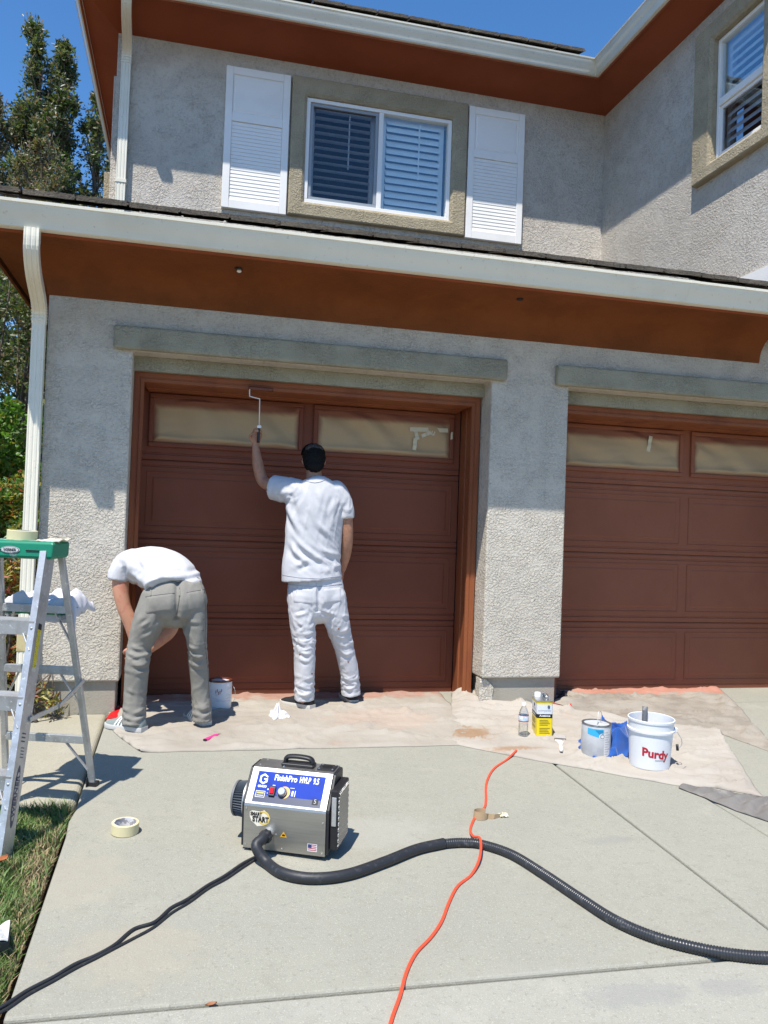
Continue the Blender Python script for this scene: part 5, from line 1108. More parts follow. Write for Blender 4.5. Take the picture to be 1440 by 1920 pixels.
mb = MB(); mb.tube(s2, rad, 14, hint=(0, 0, 1)); mb.build('corrugated_hose', mat('shiny_rubber', (0.03, 0.032, 0.036), 0.33, var=[(25, (0.09, 0.09, 0.095), 0.55, 0.72, 4)]), hose, smooth=True)
# power cord pair
cord = thing('power_cord', 'black twin power cord running from the sprayer to the lawn', 'cord')
ca = [(486, 1606), (455, 1622), (420, 1646), (388, 1664), (350, 1690), (320, 1706), (290, 1732), (250, 1746), (215, 1775), (180, 1795), (140, 1812), (100, 1836), (50, 1862), (10, 1888), (-40, 1915), (-120, 1950)]
cb = [(488, 1608), (458, 1627), (424, 1650), (391, 1668), (355, 1694), (322, 1714), (288, 1741), (250, 1762), (214, 1781), (180, 1799), (142, 1818), (100, 1842), (52, 1868), (14, 1894), (-36, 1920), (-116, 1955)]
for q_, h, r_ in ((ca, 0.0065, 0.0062), (cb, 0.005, 0.0048)):
    c_ = resample(catmull([gp(u, v, h) for u, v in q_], 200), 260); mb = MB(); mb.tube(c_, r_, 10, hint=(0, 0, 1)); mb.build('strand', m_rubber, cord, smooth=True)
# orange extension cord: over the hose
oc = [(968, 1414), (950, 1426), (925, 1444), (912, 1470), (911, 1500), (908, 1516), (893, 1530), (882, 1556), (887, 1576), (900, 1592), (899, 1618), (884, 1642), (858, 1664), (842, 1694), (828, 1730), (808, 1760), (780, 1790), (762, 1826), (750, 1870), (735, 1912), (722, 1960), (700, 2030)]
hh_ = [0.022]+[0.0052]*7+[0.02, 0.0440, 0.022]+[0.0052]*11
mb = MB(); c_ = resample(catmull([gp(u, v+ (14 if abs(v-1592) < 2 else 0)*0, h) for (u, v), h in zip(oc, hh_)], 260), 320); mb.tube(c_, 0.0062, 10, hint=(0, 0, 1))
tag(mb.build('extension_cord', mat('orange_cord', (0.80, 0.085, 0.035), 0.45), smooth=True), 'orange extension cord crossing over the black hose', 'cord')
# curled paper strip
q = gp(918, 1540); ps_ = thing('paper_strip', 'curled tan paper strip lying on the driveway beside the orange cord', 'paper', (q[0], q[1]+0.02, q[2]+0.002))
V = []
path = [(-0.002+0.036*math.cos(t)-0.03, 0.020+0.030*math.sin(t)) for t in np.linspace(0.6, 2*math.pi*0.93, 22)]+[(0.03, 0.000), (0.055, 0.012), (0.078, 0.024)]
for i, (x, y) in enumerate(path): k_ = 1 if i < 16 else max(0.35, 1-(i-16)*0.07); V += [(x, y, 0.0), (x+0.004, y+0.002, 0.038*k_)]
mb = MB(); mb.add(V, [(2*i, 2*i+2, 2*i+3, 2*i+1) for i in range(len(path)-1)]); o = mb.build('strip', mat('tan_paper', (0.40, 0.28, 0.16), 0.7), ps_); sm = o.modifiers.new('t', 'SOLIDIFY'); sm.thickness = 0.001
mb = MB(); mb.grid(lambda a, b: (0.068+a*0.045+0.01*nz((a*5, b*5, 1)), 0.010+b*0.04+0.012*nz((a*5, b*5, 4)), 0.004+0.020*abs(nz((a*6, b*6, 7)))), 10, 10); o = mb.build('crumpled_end', m_tape_side, ps_); sm = o.modifiers.new('t', 'SOLIDIFY'); sm.thickness = 0.001
# fallen leaves
def leaf_obj(u, v, s, ang, c, label, h=0.004):
    q = gp(u, v, h); mb = MB(); mb.grid(lambda a, b: (q[0]+s*((a-0.5)*math.cos(ang)-(b-0.5)*0.5*math.sin(math.pi*a)*math.sin(ang)), q[1]+s*((a-0.5)*math.sin(ang)+(b-0.5)*0.5*math.sin(math.pi*a)*math.cos(ang)), q[2]+s*0.25*(abs(b-0.5)*1.2+0.4*(a-0.4)**2)), 10, 6)
    tag(mb.build('fallen_leaf', mat('dry_leaf_%d' % int(u+v), c, 0.7), smooth=True), label, 'leaf')
leaf_obj(396, 1882, 0.036, 0.2, (0.30, 0.13, 0.06), 'dry orange leaf in the joint at the front of the driveway', -0.004); leaf_obj(4, 1628, 0.07, 1.2, (0.35, 0.12, 0.04), 'brown leaf in the grass by the ladder foot', 0.03)
leaf_obj(846, 1622, 0.01, 0.6, (0.1, 0.08, 0.06), 'tiny dark leaf beside the hose') if False else None
# carton at the left edge
q = gp(4, 1778); ct = thing('carton', 'small black and white carton in the grass at the left edge', 'carton', (q[0]-0.05, q[1]+0.02, q[2]-0.02), (0, 0.06, 0.15))
mb = MB(); mb.box(-0.10, 0.065, -0.05, 0.06, 0, 0.055); mb.build('box', mat('black_card', (0.012, 0.016, 0.018), 0.5), ct, bevel=0.004)
mb = MB(); mb.grid(lambda a, b: (-0.10+a*0.16, -0.052+b*0.11, 0.057+0.014*abs(math.sin(a*6+b*1.5))*(0.4+b)+0.004*nz((a*6, b*6, 1))), 24, 12); o = mb.build('white_flap', mat('dull_white_card', (0.55, 0.55, 0.54), 0.6), ct); sm = o.modifiers.new('t', 'SOLIDIFY'); sm.thickness = 0.003

# ================================================================== PEOPLE
m_skin = mat('skin', (0.42, 0.215, 0.135), 0.5, spec=0.35, sub=0.15, var=[(30, (0.36, 0.17, 0.105), 0.45, 0.7, 3)], bump=[('noise', 160, 0.0008, 0.4)])
m_skin2 = mat('fair_skin', (0.56, 0.28, 0.18), 0.5, spec=0.35, sub=0.15, var=[(22, (0.52, 0.21, 0.135), 0.45, 0.7, 3)], bump=[('noise', 160, 0.0008, 0.4)])
m_shirt = mat('white_cotton', (0.56, 0.555, 0.57), 0.95, spec=0.1, bump=[('noise', 700, 0.0004, 0.4), ('noise', 24, 0.004, 0.35)])
m_wpant = mat('white_twill', (0.57, 0.565, 0.58), 0.95, spec=0.1, bump=[('noise', 600, 0.0005, 0.5), ('noise', 26, 0.005, 0.35)])
m_gpant = mat('grey_denim', (0.25, 0.235, 0.205), 0.95, spec=0.1, var=[(7, (0.285, 0.268, 0.232), 0.45, 0.65, 3), (500, (0.20, 0.195, 0.18), 0.5, 0.7, 2)], bump=[('noise', 600, 0.0006, 0.5), ('noise', 26, 0.005, 0.35)])
m_hair = mat('black_hair', (0.008, 0.007, 0.006), 0.6, spec=0.15, bump=[('noise', 150, 0.004, 0.9)], stretch=(1, 1, 0.35))
m_hair_highlight = mat('sunlit_hair', (0.05, 0.042, 0.035), 0.35, bump=[('vor', 110, 0.006, 0.9)])  # paler than the rest: the crown's sun highlight put into the colour
m_capblk = mat('black_cap', (0.006, 0.006, 0.007), 1.0, spec=0.05)

def limb(m_, pts, n=20, hint=(1, 0, 0), k=24, caps=True):
    """pts: list of (u, v, Y, rx, ry) - joint positions with radii in metres"""
    P = np.array([at(p[0], p[1], p[2]) for p in pts]); R = np.array([(p[3], p[4]) for p in pts]); Q = catmull(np.hstack([P, R]), k)
    m_.tube(Q[:, :3], np.maximum(Q[:, 3:], 0.004), n, hint=hint, round_cap=caps)
def limb3(m_, P, R, n=14, k=16, hint=(1, 0, 0)):
    Q = catmull(np.hstack([np.array(P, float), np.array(R, float)[:, None]]), k); m_.tube(Q[:, :3], Q[:, 3], n, hint=hint, round_cap=True)
def fold_noise(p, d, s_along, s_across, o):
    """ridged folds running along direction d"""
    a = p@d; q = p-d*a
    return mnoise.noise(Vector((q[0]*s_across+o, q[1]*s_across-o, q[2]*s_across))+Vector(d)*a*s_along)
def wrinkle(me, fields, it=1):
    V = get_v(me); N = get_n(me); out = V.copy()
    for i in range(len(V)):
        p = V[i]; h = 0.0
        for fn in fields: h += fn(p)
        out[i] = p+N[i]*h
    set_v(me, out)
def folds(d, sa, sx, o, amp, mask):
    d = np.array(d, float); d /= np.linalg.norm(d)
    def fn(p):
        m_ = mask(p)
        if m_ < 0.02: return 0.0
        t = fold_noise(p, d, sa, sx, o); return amp*m_*((1-min(1, abs(t)*3.2))*1.0-0.35)
    return fn
def to_px(V):
    D = V-CAM; z = D@FWD; return np.stack([720+FPX*(D@RGT)/z, 960-FPX*(D@UPV)/z], 1)
def strokes(me, lines, w=4.5, amp=0.014):
    """cloth folds pressed along drawn lines: a ridge with a valley on its lower side"""
    V = get_v(me); N = get_n(me); Q = to_px(V); H = np.zeros(len(V))
    for ln in lines:
        k = 1.0
        if isinstance(ln, tuple): ln, k = ln
        L = resample(catmull(np.array(ln, float), 24), 30); best = np.full(len(V), 1e9); sgn = np.zeros(len(V)); tt = np.zeros(len(V))
        for i in range(29):
            a, b = L[i], L[i+1]; ab = b-a; t = np.clip(((Q-a)@ab)/(ab@ab), 0, 1); c = a+t[:, None]*ab; d = np.linalg.norm(Q-c, axis=1); m_ = d < best
            best[m_] = d[m_]; s = ab[0]*(Q[:, 1]-a[1])-ab[1]*(Q[:, 0]-a[0]); sgn[m_] = np.sign(s)[m_]; tt[m_] = (i+t[m_])/29
        tap = np.sin(np.pi*np.clip(tt*0.9+0.05, 0, 1))**0.7; sd_ = best*sgn
        tap = tap*(0.55+0.45*np.sin(tt*9.0+ln[0][0]*0.7+ln[0][1]*0.3)); H += k*amp*tap*(np.exp(-(sd_/w)**2)-0.75*np.exp(-((sd_-1.7*w)/(w*0.9))**2))
    set_v(me, V+N*H[:, None])
def gauss(c, r):
    c = np.array(c); return lambda p: math.exp(-float(((p-c)/r)@((p-c)/r)))
def zband(z0, s, x0=-9, x1=9): return lambda p: math.exp(-((p[2]-z0)/s)**2) if x0 < p[0] < x1 else 0.0
def hand(m_, wrist, palm, side, curl, fl=0.075, spread=0.019, thumb=None):
    """palm plate plus four bent fingers and a thumb rooted at the side of the palm"""
    w_, p_ = np.array(wrist, float), np.array(palm, float); d = p_-w_; L = np.linalg.norm(d); d /= L; s = np.array(side, float); s -= d*(s@d); s /= np.linalg.norm(s); c = np.array(curl, float); c -= d*(c@d); c /= np.linalg.norm(c)
    m_.tube(np.array([w_, w_+d*L*0.4, w_+d*L*0.85, p_]), np.array([[0.024, 0.020], [0.034, 0.017], [0.042, 0.016], [0.040, 0.013]]), 16, hint=s, round_cap=True)
    for i, k in enumerate((0.92, 1.0, 0.94, 0.76)):
        b = p_+s*(i-1.5)*spread-d*0.01; a1 = b+d*fl*0.42*k+c*0.006; a2 = a1+(d*0.35+c*0.94)*fl*0.34*k; a3 = a2+(c*0.55-d*0.83)*fl*0.27*k
        limb3(m_, [b, a1, a2, a3], [0.0095, 0.0092, 0.0085, 0.0072], 10, 12)
    t0 = w_+d*L*0.35-s*0.030; t1 = t0-s*0.022+d*0.030+c*0.010; t2 = t1+d*0.022+c*0.026+s*0.008
    limb3(m_, [t0, t1, t2], [0.013, 0.0105, 0.0085], 10, 10)
def finish(me, name, m, root, **kw):
    o = place(name, me, m, root, smooth=True); return offset(o, root)

def shoe(root, heel, toe, m_upper, m_sole, stripes=None, toe_cap=None, L=0.285, w=0.098, h=0.105, lace=None):
    heel, toe = np.array(heel, float), np.array(toe, float); d = toe-heel; d[2] = 0; d /= np.linalg.norm(d); s = np.array([-d[1], d[0], 0]); up = np.array([0, 0, 1.0]); base = heel.copy()-d*0.012
    base[2] = gz(heel[1])+0.009
    def fr(t, a, z): return base+d*t*L+s*a+up*z
    sec = [(0.0, 0.56, 0.50), (0.04, 0.70, 0.80), (0.15, 0.78, 0.98), (0.30, 0.76, 1.0), (0.45, 0.84, 0.86), (0.60, 0.95, 0.66), (0.75, 1.0, 0.52), (0.88, 0.86, 0.44), (0.96, 0.58, 0.34), (1.0, 0.25, 0.26)]
    mb = MB(); R = []; n = 18
    for t, kw_, kh in sec:
        ring = []
        for i in range(n):
            a = 2*math.pi*i/n; ca, sa = math.cos(a), math.sin(a); x = w/2*kw_*math.copysign(abs(ca)**0.75, ca); z = 0.022+(h*kh-0.022)*(max(0, sa)**0.7) - 0.012*max(0, -sa); ring.append(fr(t, x*(1 if sa < 0 else 1-0.28*sa*(0.8 if t < 0.5 else 1)), z))
        R.append(ring)
    mb.prism(R, None); up_o = offset(mb.build('shoe', m_upper, root, smooth=True), root)
    mb = MB(); out_l = []
    for t, kw_, kh in sec: out_l.append((t, w/2*kw_*1.06+0.002))
    poly = [(t*1.03-0.012, a) for t, a in out_l]+[(t*1.03-0.012, -a) for t, a in out_l[::-1]]
    mb.prism([[fr(t, a*0.97, 0.0) for t, a in poly], [fr(t, a, 0.006) for t, a in poly], [fr(t, a, 0.024) for t, a in poly], [fr(t, a*0.97, 0.028) for t, a in poly]], None); so = mb.build('sole', m_sole, up_o, autosmooth=50)
    if stripes:
        for sd in (-1, 1):
            for k in range(3):
                t0 = 0.40+k*0.085; mb = MB(); V = []
                for j in range(6):
                    f = j/5; t = t0+0.10*(1-f)-0.03; kk = np.interp(t, [q_[0] for q_ in sec], [q_[1] for q_ in sec]); hk = np.interp(t, [q_[0] for q_ in sec], [q_[2] for q_ in sec])
                    sa = f*0.92; ang_ = math.asin(min(1, sa)); x = w/2*kk*abs(math.cos(ang_))**0.75*(1-0.28*sa*(0.8 if t < 0.5 else 1))+0.0025; z = 0.022+(h*hk-0.022)*(sa**0.7)+0.001
                    V += [fr(t, sd*x, z), fr(t+0.042, sd*x*np.interp(t+0.042, [q_[0] for q_ in sec], [q_[1] for q_ in sec])/kk, z-0.002)]
                mb.add(V, [(2*j, 2*j+1, 2*j+3, 2*j+2) for j in range(5)]); mb.build('stripe', stripes, up_o, smooth=True)
    return up_o

from mathutils.bvhtree import BVHTree
def bvh(me): return BVHTree.FromPolygons([v.co[:] for v in me.vertices], [p.vertices[:] for p in me.polygons])
def on_cloth(tree, u, v, Y, e):
    p = at(u, v, Y or 0.0); d = Vector(p-CAM).normalized(); h = tree.ray_cast(Vector(CAM), d)
    if h[0] is None: return None if Y is None else p
    return np.array(h[0])+np.array(h[1])*e
def pocket(tree, quad, Y, m, root, parent, e=0.004, name='pocket'):
    q = [np.array(c, float) for c in quad]; mb = MB(); n = 12
    def f(a, b):
        uv = (q[0]*(1-a)+q[1]*a)*(1-b)+(q[3]*(1-a)+q[2]*a)*b; ed = min(a, 1-a, b, 1-b); return tuple(on_cloth(tree, uv[0], uv[1], Y, e if ed > 0.04 else -0.002))
    mb.grid(f, n, n); return mb.build(name, m, parent, smooth=True)
def seam(tree, line, Y, m, root, parent, r=0.0022, name='seam', k=40, e=0.001):
    L = resample(np.array(line, float), k); mb = MB(); P_ = [on_cloth(tree, u, v, None, e) for u, v in L]; P_ = [q_ for q_ in P_ if q_ is not None]; mb.tube(np.array(P_), r, 6, hint=(0.2, 1, 0.1)); return mb.build(name, m, parent, smooth=True)

# ---- standing painter
pA = thing('person', 'painter in white t-shirt, white trousers and black cap reaching up with a roller', 'person', (1.42, 0.0, 0.0))
Yb = 0.03
body = MB()
# torso and legs under the clothes
limb(body, [(592, 1110, Yb, 0.15, 0.09), (588, 1030, Yb, 0.15, 0.09), (590, 950, Yb, 0.17, 0.09), (590, 916, Yb, 0.10, 0.07), (589, 897, Yb+0.02, 0.060, 0.062), (588, 872, Yb+0.04, 0.055, 0.06)], k=36)
limb(body, [(567, 1120, Yb, 0.07, 0.07), (571, 1210, 0.0, 0.05, 0.05), (571, 1312, 0.02, 0.036, 0.038)]); limb(body, [(622, 1120, Yb, 0.07, 0.07), (645, 1210, 0.07, 0.05, 0.05), (657, 1300, 0.13, 0.036, 0.038)])
# head tilted back
hc = at(588, 862, 0.075)
tilt = Matrix.Rotation(math.radians(-22), 3, 'X'); TR = np.array(tilt)
body.ell(hc, (0.076, 0.094, 0.108), 24, 16, rot=TR)
def hp(x, y, z): return hc+TR@np.array([x, y, z])
body.ell(hp(0, 0.045, -0.055), (0.056, 0.050, 0.062), rot=TR)              # jaw
body.ell(hp(0, 0.098, -0.018), (0.013, 0.020, 0.024), rot=TR); body.ell(hp(0, 0.082, 0.028), (0.045, 0.014, 0.012), rot=TR)   # nose, brow
body.ell(hp(0, 0.090, -0.058), (0.024, 0.010, 0.008), rot=TR)                  # lips
for s in (-1, 1): body.ell(hp(s*0.078, 0.0, -0.012), (0.009, 0.020, 0.032), rot=TR)
# raised left arm
el_, wr_ = at(493, 903, 0.19), at(479, 836, 0.215)
limb(body, [(548, 918, 0.04, 0.055, 0.055), (520, 912, 0.11, 0.052, 0.050), (494, 903, 0.19, 0.045, 0.043), (484, 872, 0.205, 0.044, 0.040), (479, 838, 0.215, 0.028, 0.026)], hint=(0, 1, 0), k=30)
hand(body, wr_, at(482, 812, 0.200), (1, 0.1, 0.0), (0.15, -1.0, 0.15), fl=0.070, spread=0.0165)
# lowered right arm
limb(body, [(640, 935, 0.03, 0.055, 0.055), (648, 968, 0.02, 0.050, 0.050), (651, 1006, 0.03, 0.043, 0.045), (648, 1036, 0.07, 0.042, 0.042), (642, 1066, 0.12, 0.029, 0.027)], k=30)
hand(body, at(642, 1066, 0.12), at(639, 1090, 0.15), (0.2, 0.9, 0), (-0.9, 0.1, 0.1), fl=0.07, spread=0.0165)
bm = remeshed(body, 0.0065, 5); finish(bm, 'body', m_skin, pA)
# eyes
for s in (-1, 1):
    mb = MB(); mb.ell(hp(s*0.031, 0.083, 0.006), (0.013, 0.009, 0.010), 12, 8, rot=TR); offset(mb.build('eye', m_whitep, pA, smooth=True), pA); mb = MB(); mb.ell(hp(s*0.031, 0.0905, 0.007), (0.006, 0.003, 0.006), 10, 6, rot=TR); offset(mb.build('iris', m_blackp, pA, smooth=True), pA)
# tattoo bands
m_tat = mat('tattoo_ink', (0.10, 0.07, 0.06), 0.6, var=[(60, (0.36, 0.19, 0.12), 0.48, 0.54, 2)])
# trousers
tr = MB()
limb(tr, [(592, 1078, Yb, 0.185, 0.115), (592, 1100, Yb, 0.200, 0.130), (592, 1124, Yb, 0.205, 0.135), (593, 1138, Yb, 0.190, 0.125)], n=32, k=20)
limb(tr, [(566, 1118, Yb, 0.105, 0.12), (567, 1160, 0.01, 0.095, 0.105), (571, 1212, 0.005, 0.078, 0.088), (571, 1256, 0.01, 0.073, 0.080), (571, 1290, 0.02, 0.070, 0.076), (571, 1312, 0.025, 0.070, 0.078)], n=28, k=40, caps='start')
limb(tr, [(621, 1118, Yb, 0.105, 0.12), (630, 1160, 0.035, 0.095, 0.105), (643, 1206, 0.07, 0.072, 0.085), (654, 1254, 0.10, 0.068, 0.078), (657, 1286, 0.125, 0.069, 0.078), (658, 1302, 0.13, 0.070, 0.080)], n=28, k=40, caps='start')
tm = remeshed(tr, 0.0068, 5)
zc = lambda u, v: at(u, v, 0.0)
kneeL, kneeR, ankL, ankR, crot = zc(572, 1205), zc(642, 1200), zc(571, 1295), zc(657, 1285), zc(593, 1140)
wrinkle(tm, [folds((1, 0, 0.25), 6, 26, 1.0, 0.006, gauss(kneeL, (0.2, 0.3, 0.10))), folds((1, 0, -0.35), 6, 26, 2.0, 0.006, gauss(kneeR, (0.2, 0.3, 0.10))),
             folds((1, 0, -0.15), 7, 34, 3.0, 0.006, gauss(ankL, (0.2, 0.3, 0.085))), folds((1, 0, 0.2), 7, 34, 4.0, 0.006, gauss(ankR, (0.2, 0.3, 0.09))),
             folds((0.7, 0, 0.7), 5, 20, 5.0, 0.004, gauss(crot+np.array([0.12, 0, 0.02]), (0.14, 0.3, 0.14))), folds((0.7, 0, -0.7), 5, 20, 6.0, 0.004, gauss(crot-np.array([0.12, 0, -0.02]), (0.14, 0.3, 0.14))),
             folds((0.3, 0, 1), 4, 14, 7.0, 0.0035, lambda p: 0.8),
             lambda p: -0.014*math.exp(-((p[0]-crot[0])/0.016)**2)*(1 if p[2] > crot[2]-0.02 and p[1] < Yb else 0)])
strokes(tm, [[(553, 1200), (575, 1209), (592, 1203)], [(552, 1216), (574, 1226), (591, 1219)], ([(554, 1233), (574, 1240), (590, 1236)], .7), [(553, 1188), (575, 1190), (592, 1180)], [(626, 1200), (645, 1210), (664, 1203)], [(632, 1217), (650, 1227), (668, 1219)], ([(560, 1168), (580, 1178), (592, 1166)], .8), ([(612, 1172), (635, 1185), (658, 1178)], .8),
             [(553, 1296), (572, 1304), (589, 1295)], [(553, 1282), (574, 1289), (589, 1281)], ([(554, 1266), (574, 1273), (590, 1268)], .7), [(641, 1284), (657, 1292), (675, 1283)], ([(640, 1268), (656, 1276), (674, 1268)], .8), ([(592, 1139), (572, 1150), (546, 1156)], 1.0), ([(595, 1140), (620, 1150), (652, 1156)], 1.0), ([(598, 1146), (611, 1168), (622, 1196)], .8), ([(548, 1140), (552, 1170), (562, 1195)], .7), ([(585, 1148), (578, 1170), (560, 1186)], .7)], 3.4, 0.0085)
tp = finish(tm, 'trousers', m_wpant, pA); tb = bvh(tm)
for qd in ([(546, 1101), (589, 1104), (587, 1134), (549, 1130)], [(606, 1104), (640, 1100), (641, 1128), (608, 1134)]): pocket(tb, qd, 0, m_wpant, pA, tp)
seam(tb, [(593, 1093), (593, 1115), (593, 1136)], 0, mat('white_seam', (0.42, 0.42, 0.46), 0.9), pA, tp); seam(tb, [(541, 1100), (545, 1150), (553, 1210), (553, 1300)], 0, MATS['white_seam'], pA, tp, 0.0018)
seam(tb, [(541, 1096), (570, 1099), (600, 1100), (644, 1094)], 0, MATS['white_seam'], pA, tp, 0.0020)
seam(tb, [(556, 1104), (557, 1116), (562, 1125), (568, 1122), (567, 1108)], 0, MATS['grey_print'], pA, tp, 0.0022, 'key_cord')
# shirt
sh = MB()
limb(sh, [(589, 899, Yb+0.015, 0.072, 0.070), (590, 903, Yb+0.01, 0.100, 0.085), (591, 911, Yb, 0.155, 0.102), (592, 926, Yb, 0.205, 0.120), (592, 950, Yb, 0.216, 0.132), (589, 990, Yb, 0.205, 0.135), (586, 1030, Yb, 0.203, 0.132), (584, 1064, Yb, 0.212, 0.140), (585, 1087, Yb, 0.219, 0.150)], n=36, k=48, caps=False)
limb(sh, [(560, 925, 0.03, 0.105, 0.10), (540, 920, 0.06, 0.100, 0.098), (524, 916, 0.10, 0.094, 0.092), (512, 914, 0.13, 0.095, 0.092)], n=24, hint=(0, 1, 0), caps='start')
limb(sh, [(630, 920, 0.03, 0.075, 0.085), (641, 938, 0.025, 0.072, 0.078), (647, 956, 0.02, 0.064, 0.070), (648, 972, 0.02, 0.062, 0.067)], n=24, caps='start')
sm_ = remeshed(sh, 0.0068, 6)
mid = zc(590, 1040)
wrinkle(sm_, [folds((0.85, 0, -0.75), 2.2, 15, 1.0, 0.005, gauss(zc(600, 1030), (0.22, 0.4, 0.16))), folds((0.9, 0, -0.35), 2.5, 16, 2.5, 0.005, gauss(zc(610, 1058), (0.2, 0.4, 0.09))),
              folds((0.5, 0, -1), 2.5, 14, 3.7, 0.004, gauss(zc(565, 960), (0.13, 0.4, 0.20))), folds((0.2, 0, 1), 3, 16, 4.4, 0.003, lambda p: 0.7),
              folds((0.6, 0, 0.8), 4, 20, 5.5, 0.005, gauss(zc(540, 935), (0.08, 0.3, 0.10))), folds((0.3, 0, 1), 4, 24, 6.5, 0.005, gauss(zc(646, 955), (0.09, 0.3, 0.10)))])
strokes(sm_, [([(536, 925), (545, 962), (566, 1002), (600, 1030), (638, 1042)], 1.2), ([(537, 955), (549, 992), (570, 1026), (608, 1050), (641, 1058)], 1.1), ([(533, 985), (545, 1018), (562, 1042), (600, 1064)], 0.9), ([(582, 955), (600, 985), (622, 1006), (638, 1014)], 0.8), ([(545, 1068), (572, 1052), (598, 1046)], 0.8), ([(596, 908), (601, 935), (612, 962)], 0.6), ([(632, 932), (624, 960), (622, 990)], 0.8), ([(548, 905), (556, 925), (552, 950)], 0.9), ([(612, 1070), (630, 1062), (642, 1066)], 0.8), ([(530, 925), (540, 932), (548, 945)], 0.8), ([(560, 930), (562, 960), (574, 985)], 0.5), ([(640, 940), (648, 952), (652, 964)], 0.5), ([(555, 1000), (552, 1040), (548, 1065)], 0.5)], 5.5, 0.014)
shp = finish(sm_, 't_shirt', m_shirt, pA); tb = bvh(sm_)
seam(tb, [(530, 1078), (560, 1083), (600, 1085), (638, 1080)], 0, MATS['white_seam'], pA, shp, 0.0016, 'hem_seam'); seam(tb, [(571, 900), (579, 903), (590, 905), (601, 903), (608, 900)], 0, m_shirt, pA, shp, 0.0035, 'collar')
# hems
def hem(parent, pts, r, m, root, name='hem'):
    mb = MB(); mb.tube(np.array(pts), r, 8, hint=(0, 0, 1)); return offset(mb.build(name, m, parent, smooth=True), root)
# hair and cap
hm = MB(); hm.ell(hp(0, -0.012, 0.004), (0.084, 0.098, 0.112), 24, 16, rot=TR); hm.ell(hp(0, -0.045, -0.060), (0.064, 0.048, 0.062), 20, 12, rot=TR)
hme = remeshed(hm, 0.006, 4); V = get_v(hme); N = get_n(hme)
keep = []
set_v(hme, V+N*np.array([0.004*nz(p, 60, 2)+0.003*nz(p, 120, 3) for p in V])[:, None])
# cut away the face side
import bmesh
bmh = bmesh.new(); bmh.from_mesh(hme); TRi = TR.T
dele = [v for v in bmh.verts if (TRi@(np.array(v.co)-hc))[1] > 0.045 or ((TRi@(np.array(v.co)-hc))[1] > 0.012 and (TRi@(np.array(v.co)-hc))[2] < 0.0)]
bmesh.ops.delete(bmh, geom=dele, context='VERTS'); bmh.to_mesh(hme); bmh.free()
finish(hme, 'hair', m_hair, pA)
top = MB(); top.ell(hp(0, -0.048, 0.048), (0.066, 0.052, 0.046), 28, 16, rot=TR); tme = remeshed(top, 0.004, 2); V = get_v(tme); N = get_n(tme)
set_v(tme, V+N*np.array([0.007*abs(nz((p[0]*0.6, p[1], p[2]*0.8+p[0]*0.3), 75, 5))+0.003*nz(p, 170, 3) for p in V])[:, None]); finish(tme, 'hair_top', m_hair_highlight, pA, )
cp = MB(); R = []
for i in range(7):
    t = i/6*math.pi/2; R.append([hp(0.088*math.cos(t)*math.cos(a), 0.010+0.100*math.cos(t)*math.sin(a)+0.0, 0.050+0.083*math.sin(t)-0.018*math.sin(a)*-1*math.cos(t)) for a in np.linspace(0, 2*math.pi, 33)[:-1]])
cp.prism(R, None, cap=True); cpo = offset(cp.build('cap', m_capblk, pA, smooth=True), pA)
bl = MB(); bl.grid(lambda a, b: tuple(hp((a-0.5)*0.15*(1-0.25*b*b), 0.095+b*0.075*math.sin(math.pi*(0.15+0.7*a)), 0.062-0.012*(abs(a-0.5)*2)**2-b*0.004)), 14, 8); bo = offset(bl.build('visor', m_capblk, pA, smooth=True), pA); s_ = bo.modifiers.new('t', 'SOLIDIFY'); s_.thickness = 0.004
for uu, vv in ((560, 1226), (583, 1262), (651, 1240), (633, 1178)): pocket(bvh(tm), [(uu, vv), (uu+3, vv-1), (uu+4, vv+2), (uu+1, vv+3)], 0, mat('brown_spatter', (0.30, 0.13, 0.08), 0.8), pA, tp, 0.0015, 'paint_spot')
# back pocket, belt edge and stitching
def patch_on(me_obj_pts, name, m, root, th=0.0025):
    pass
m_shoe = mat('black_shoe', (0.014, 0.015, 0.018), 0.75, bump=[('noise', 300, 0.0008, 0.5)]); m_solew = mat('off_white_sole', (0.55, 0.52, 0.46), 0.6)
shoe(pA, gp(583, 1331), gp(528, 1320), m_shoe, m_solew); shoe(pA, gp(668, 1322)+np.array([-0.02, 0.01, 0]), gp(632, 1298), m_shoe, m_solew)

# mini roller in the raised hand
rl = thing('paint_roller', 'mini paint roller with thin white frame held up by the standing painter', 'paint roller', tuple(at(482, 812, 0.18)))
w0, w1, w2, w3 = at(486, 800, 0.165), at(487, 748, 0.165), at(468, 743, 0.165), at(468, 731, 0.165)
w4 = at(470, 727, 0.165)
mb = MB(); mb.tube(resample([at(484, 830, 0.172), at(485, 815, 0.168), w0], 8), 0.010, 12); offset(mb.build('grip', m_black, rl, smooth=True), rl)
mb = MB(); mb.tube(np.array([w0, w1*0.97+w0*0.03, w1, w1*0.9+w2*0.1, w2*0.9+w1*0.1, w2, w2*0.9+w3*0.1, w3, w4]), 0.0042, 8, hint=(0, 1, 0)); offset(mb.build('wire_frame', mat('painted_wire', (0.72, 0.66, 0.58), 0.5), rl, smooth=True), rl)
mb = MB(); mb.tube(resample([at(466, 727, 0.172), at(512, 731, 0.172)], 10), 0.015, 16); offset(mb.build('roller_sleeve', m_brownwet, rl, smooth=True), rl)
mb = MB(); mb.ell(w0+np.array([0, -0.004, 0.0]), (0.017, 0.012, 0.013)); offset(mb.build('frame_collar', m_whitep, rl, smooth=True), rl)

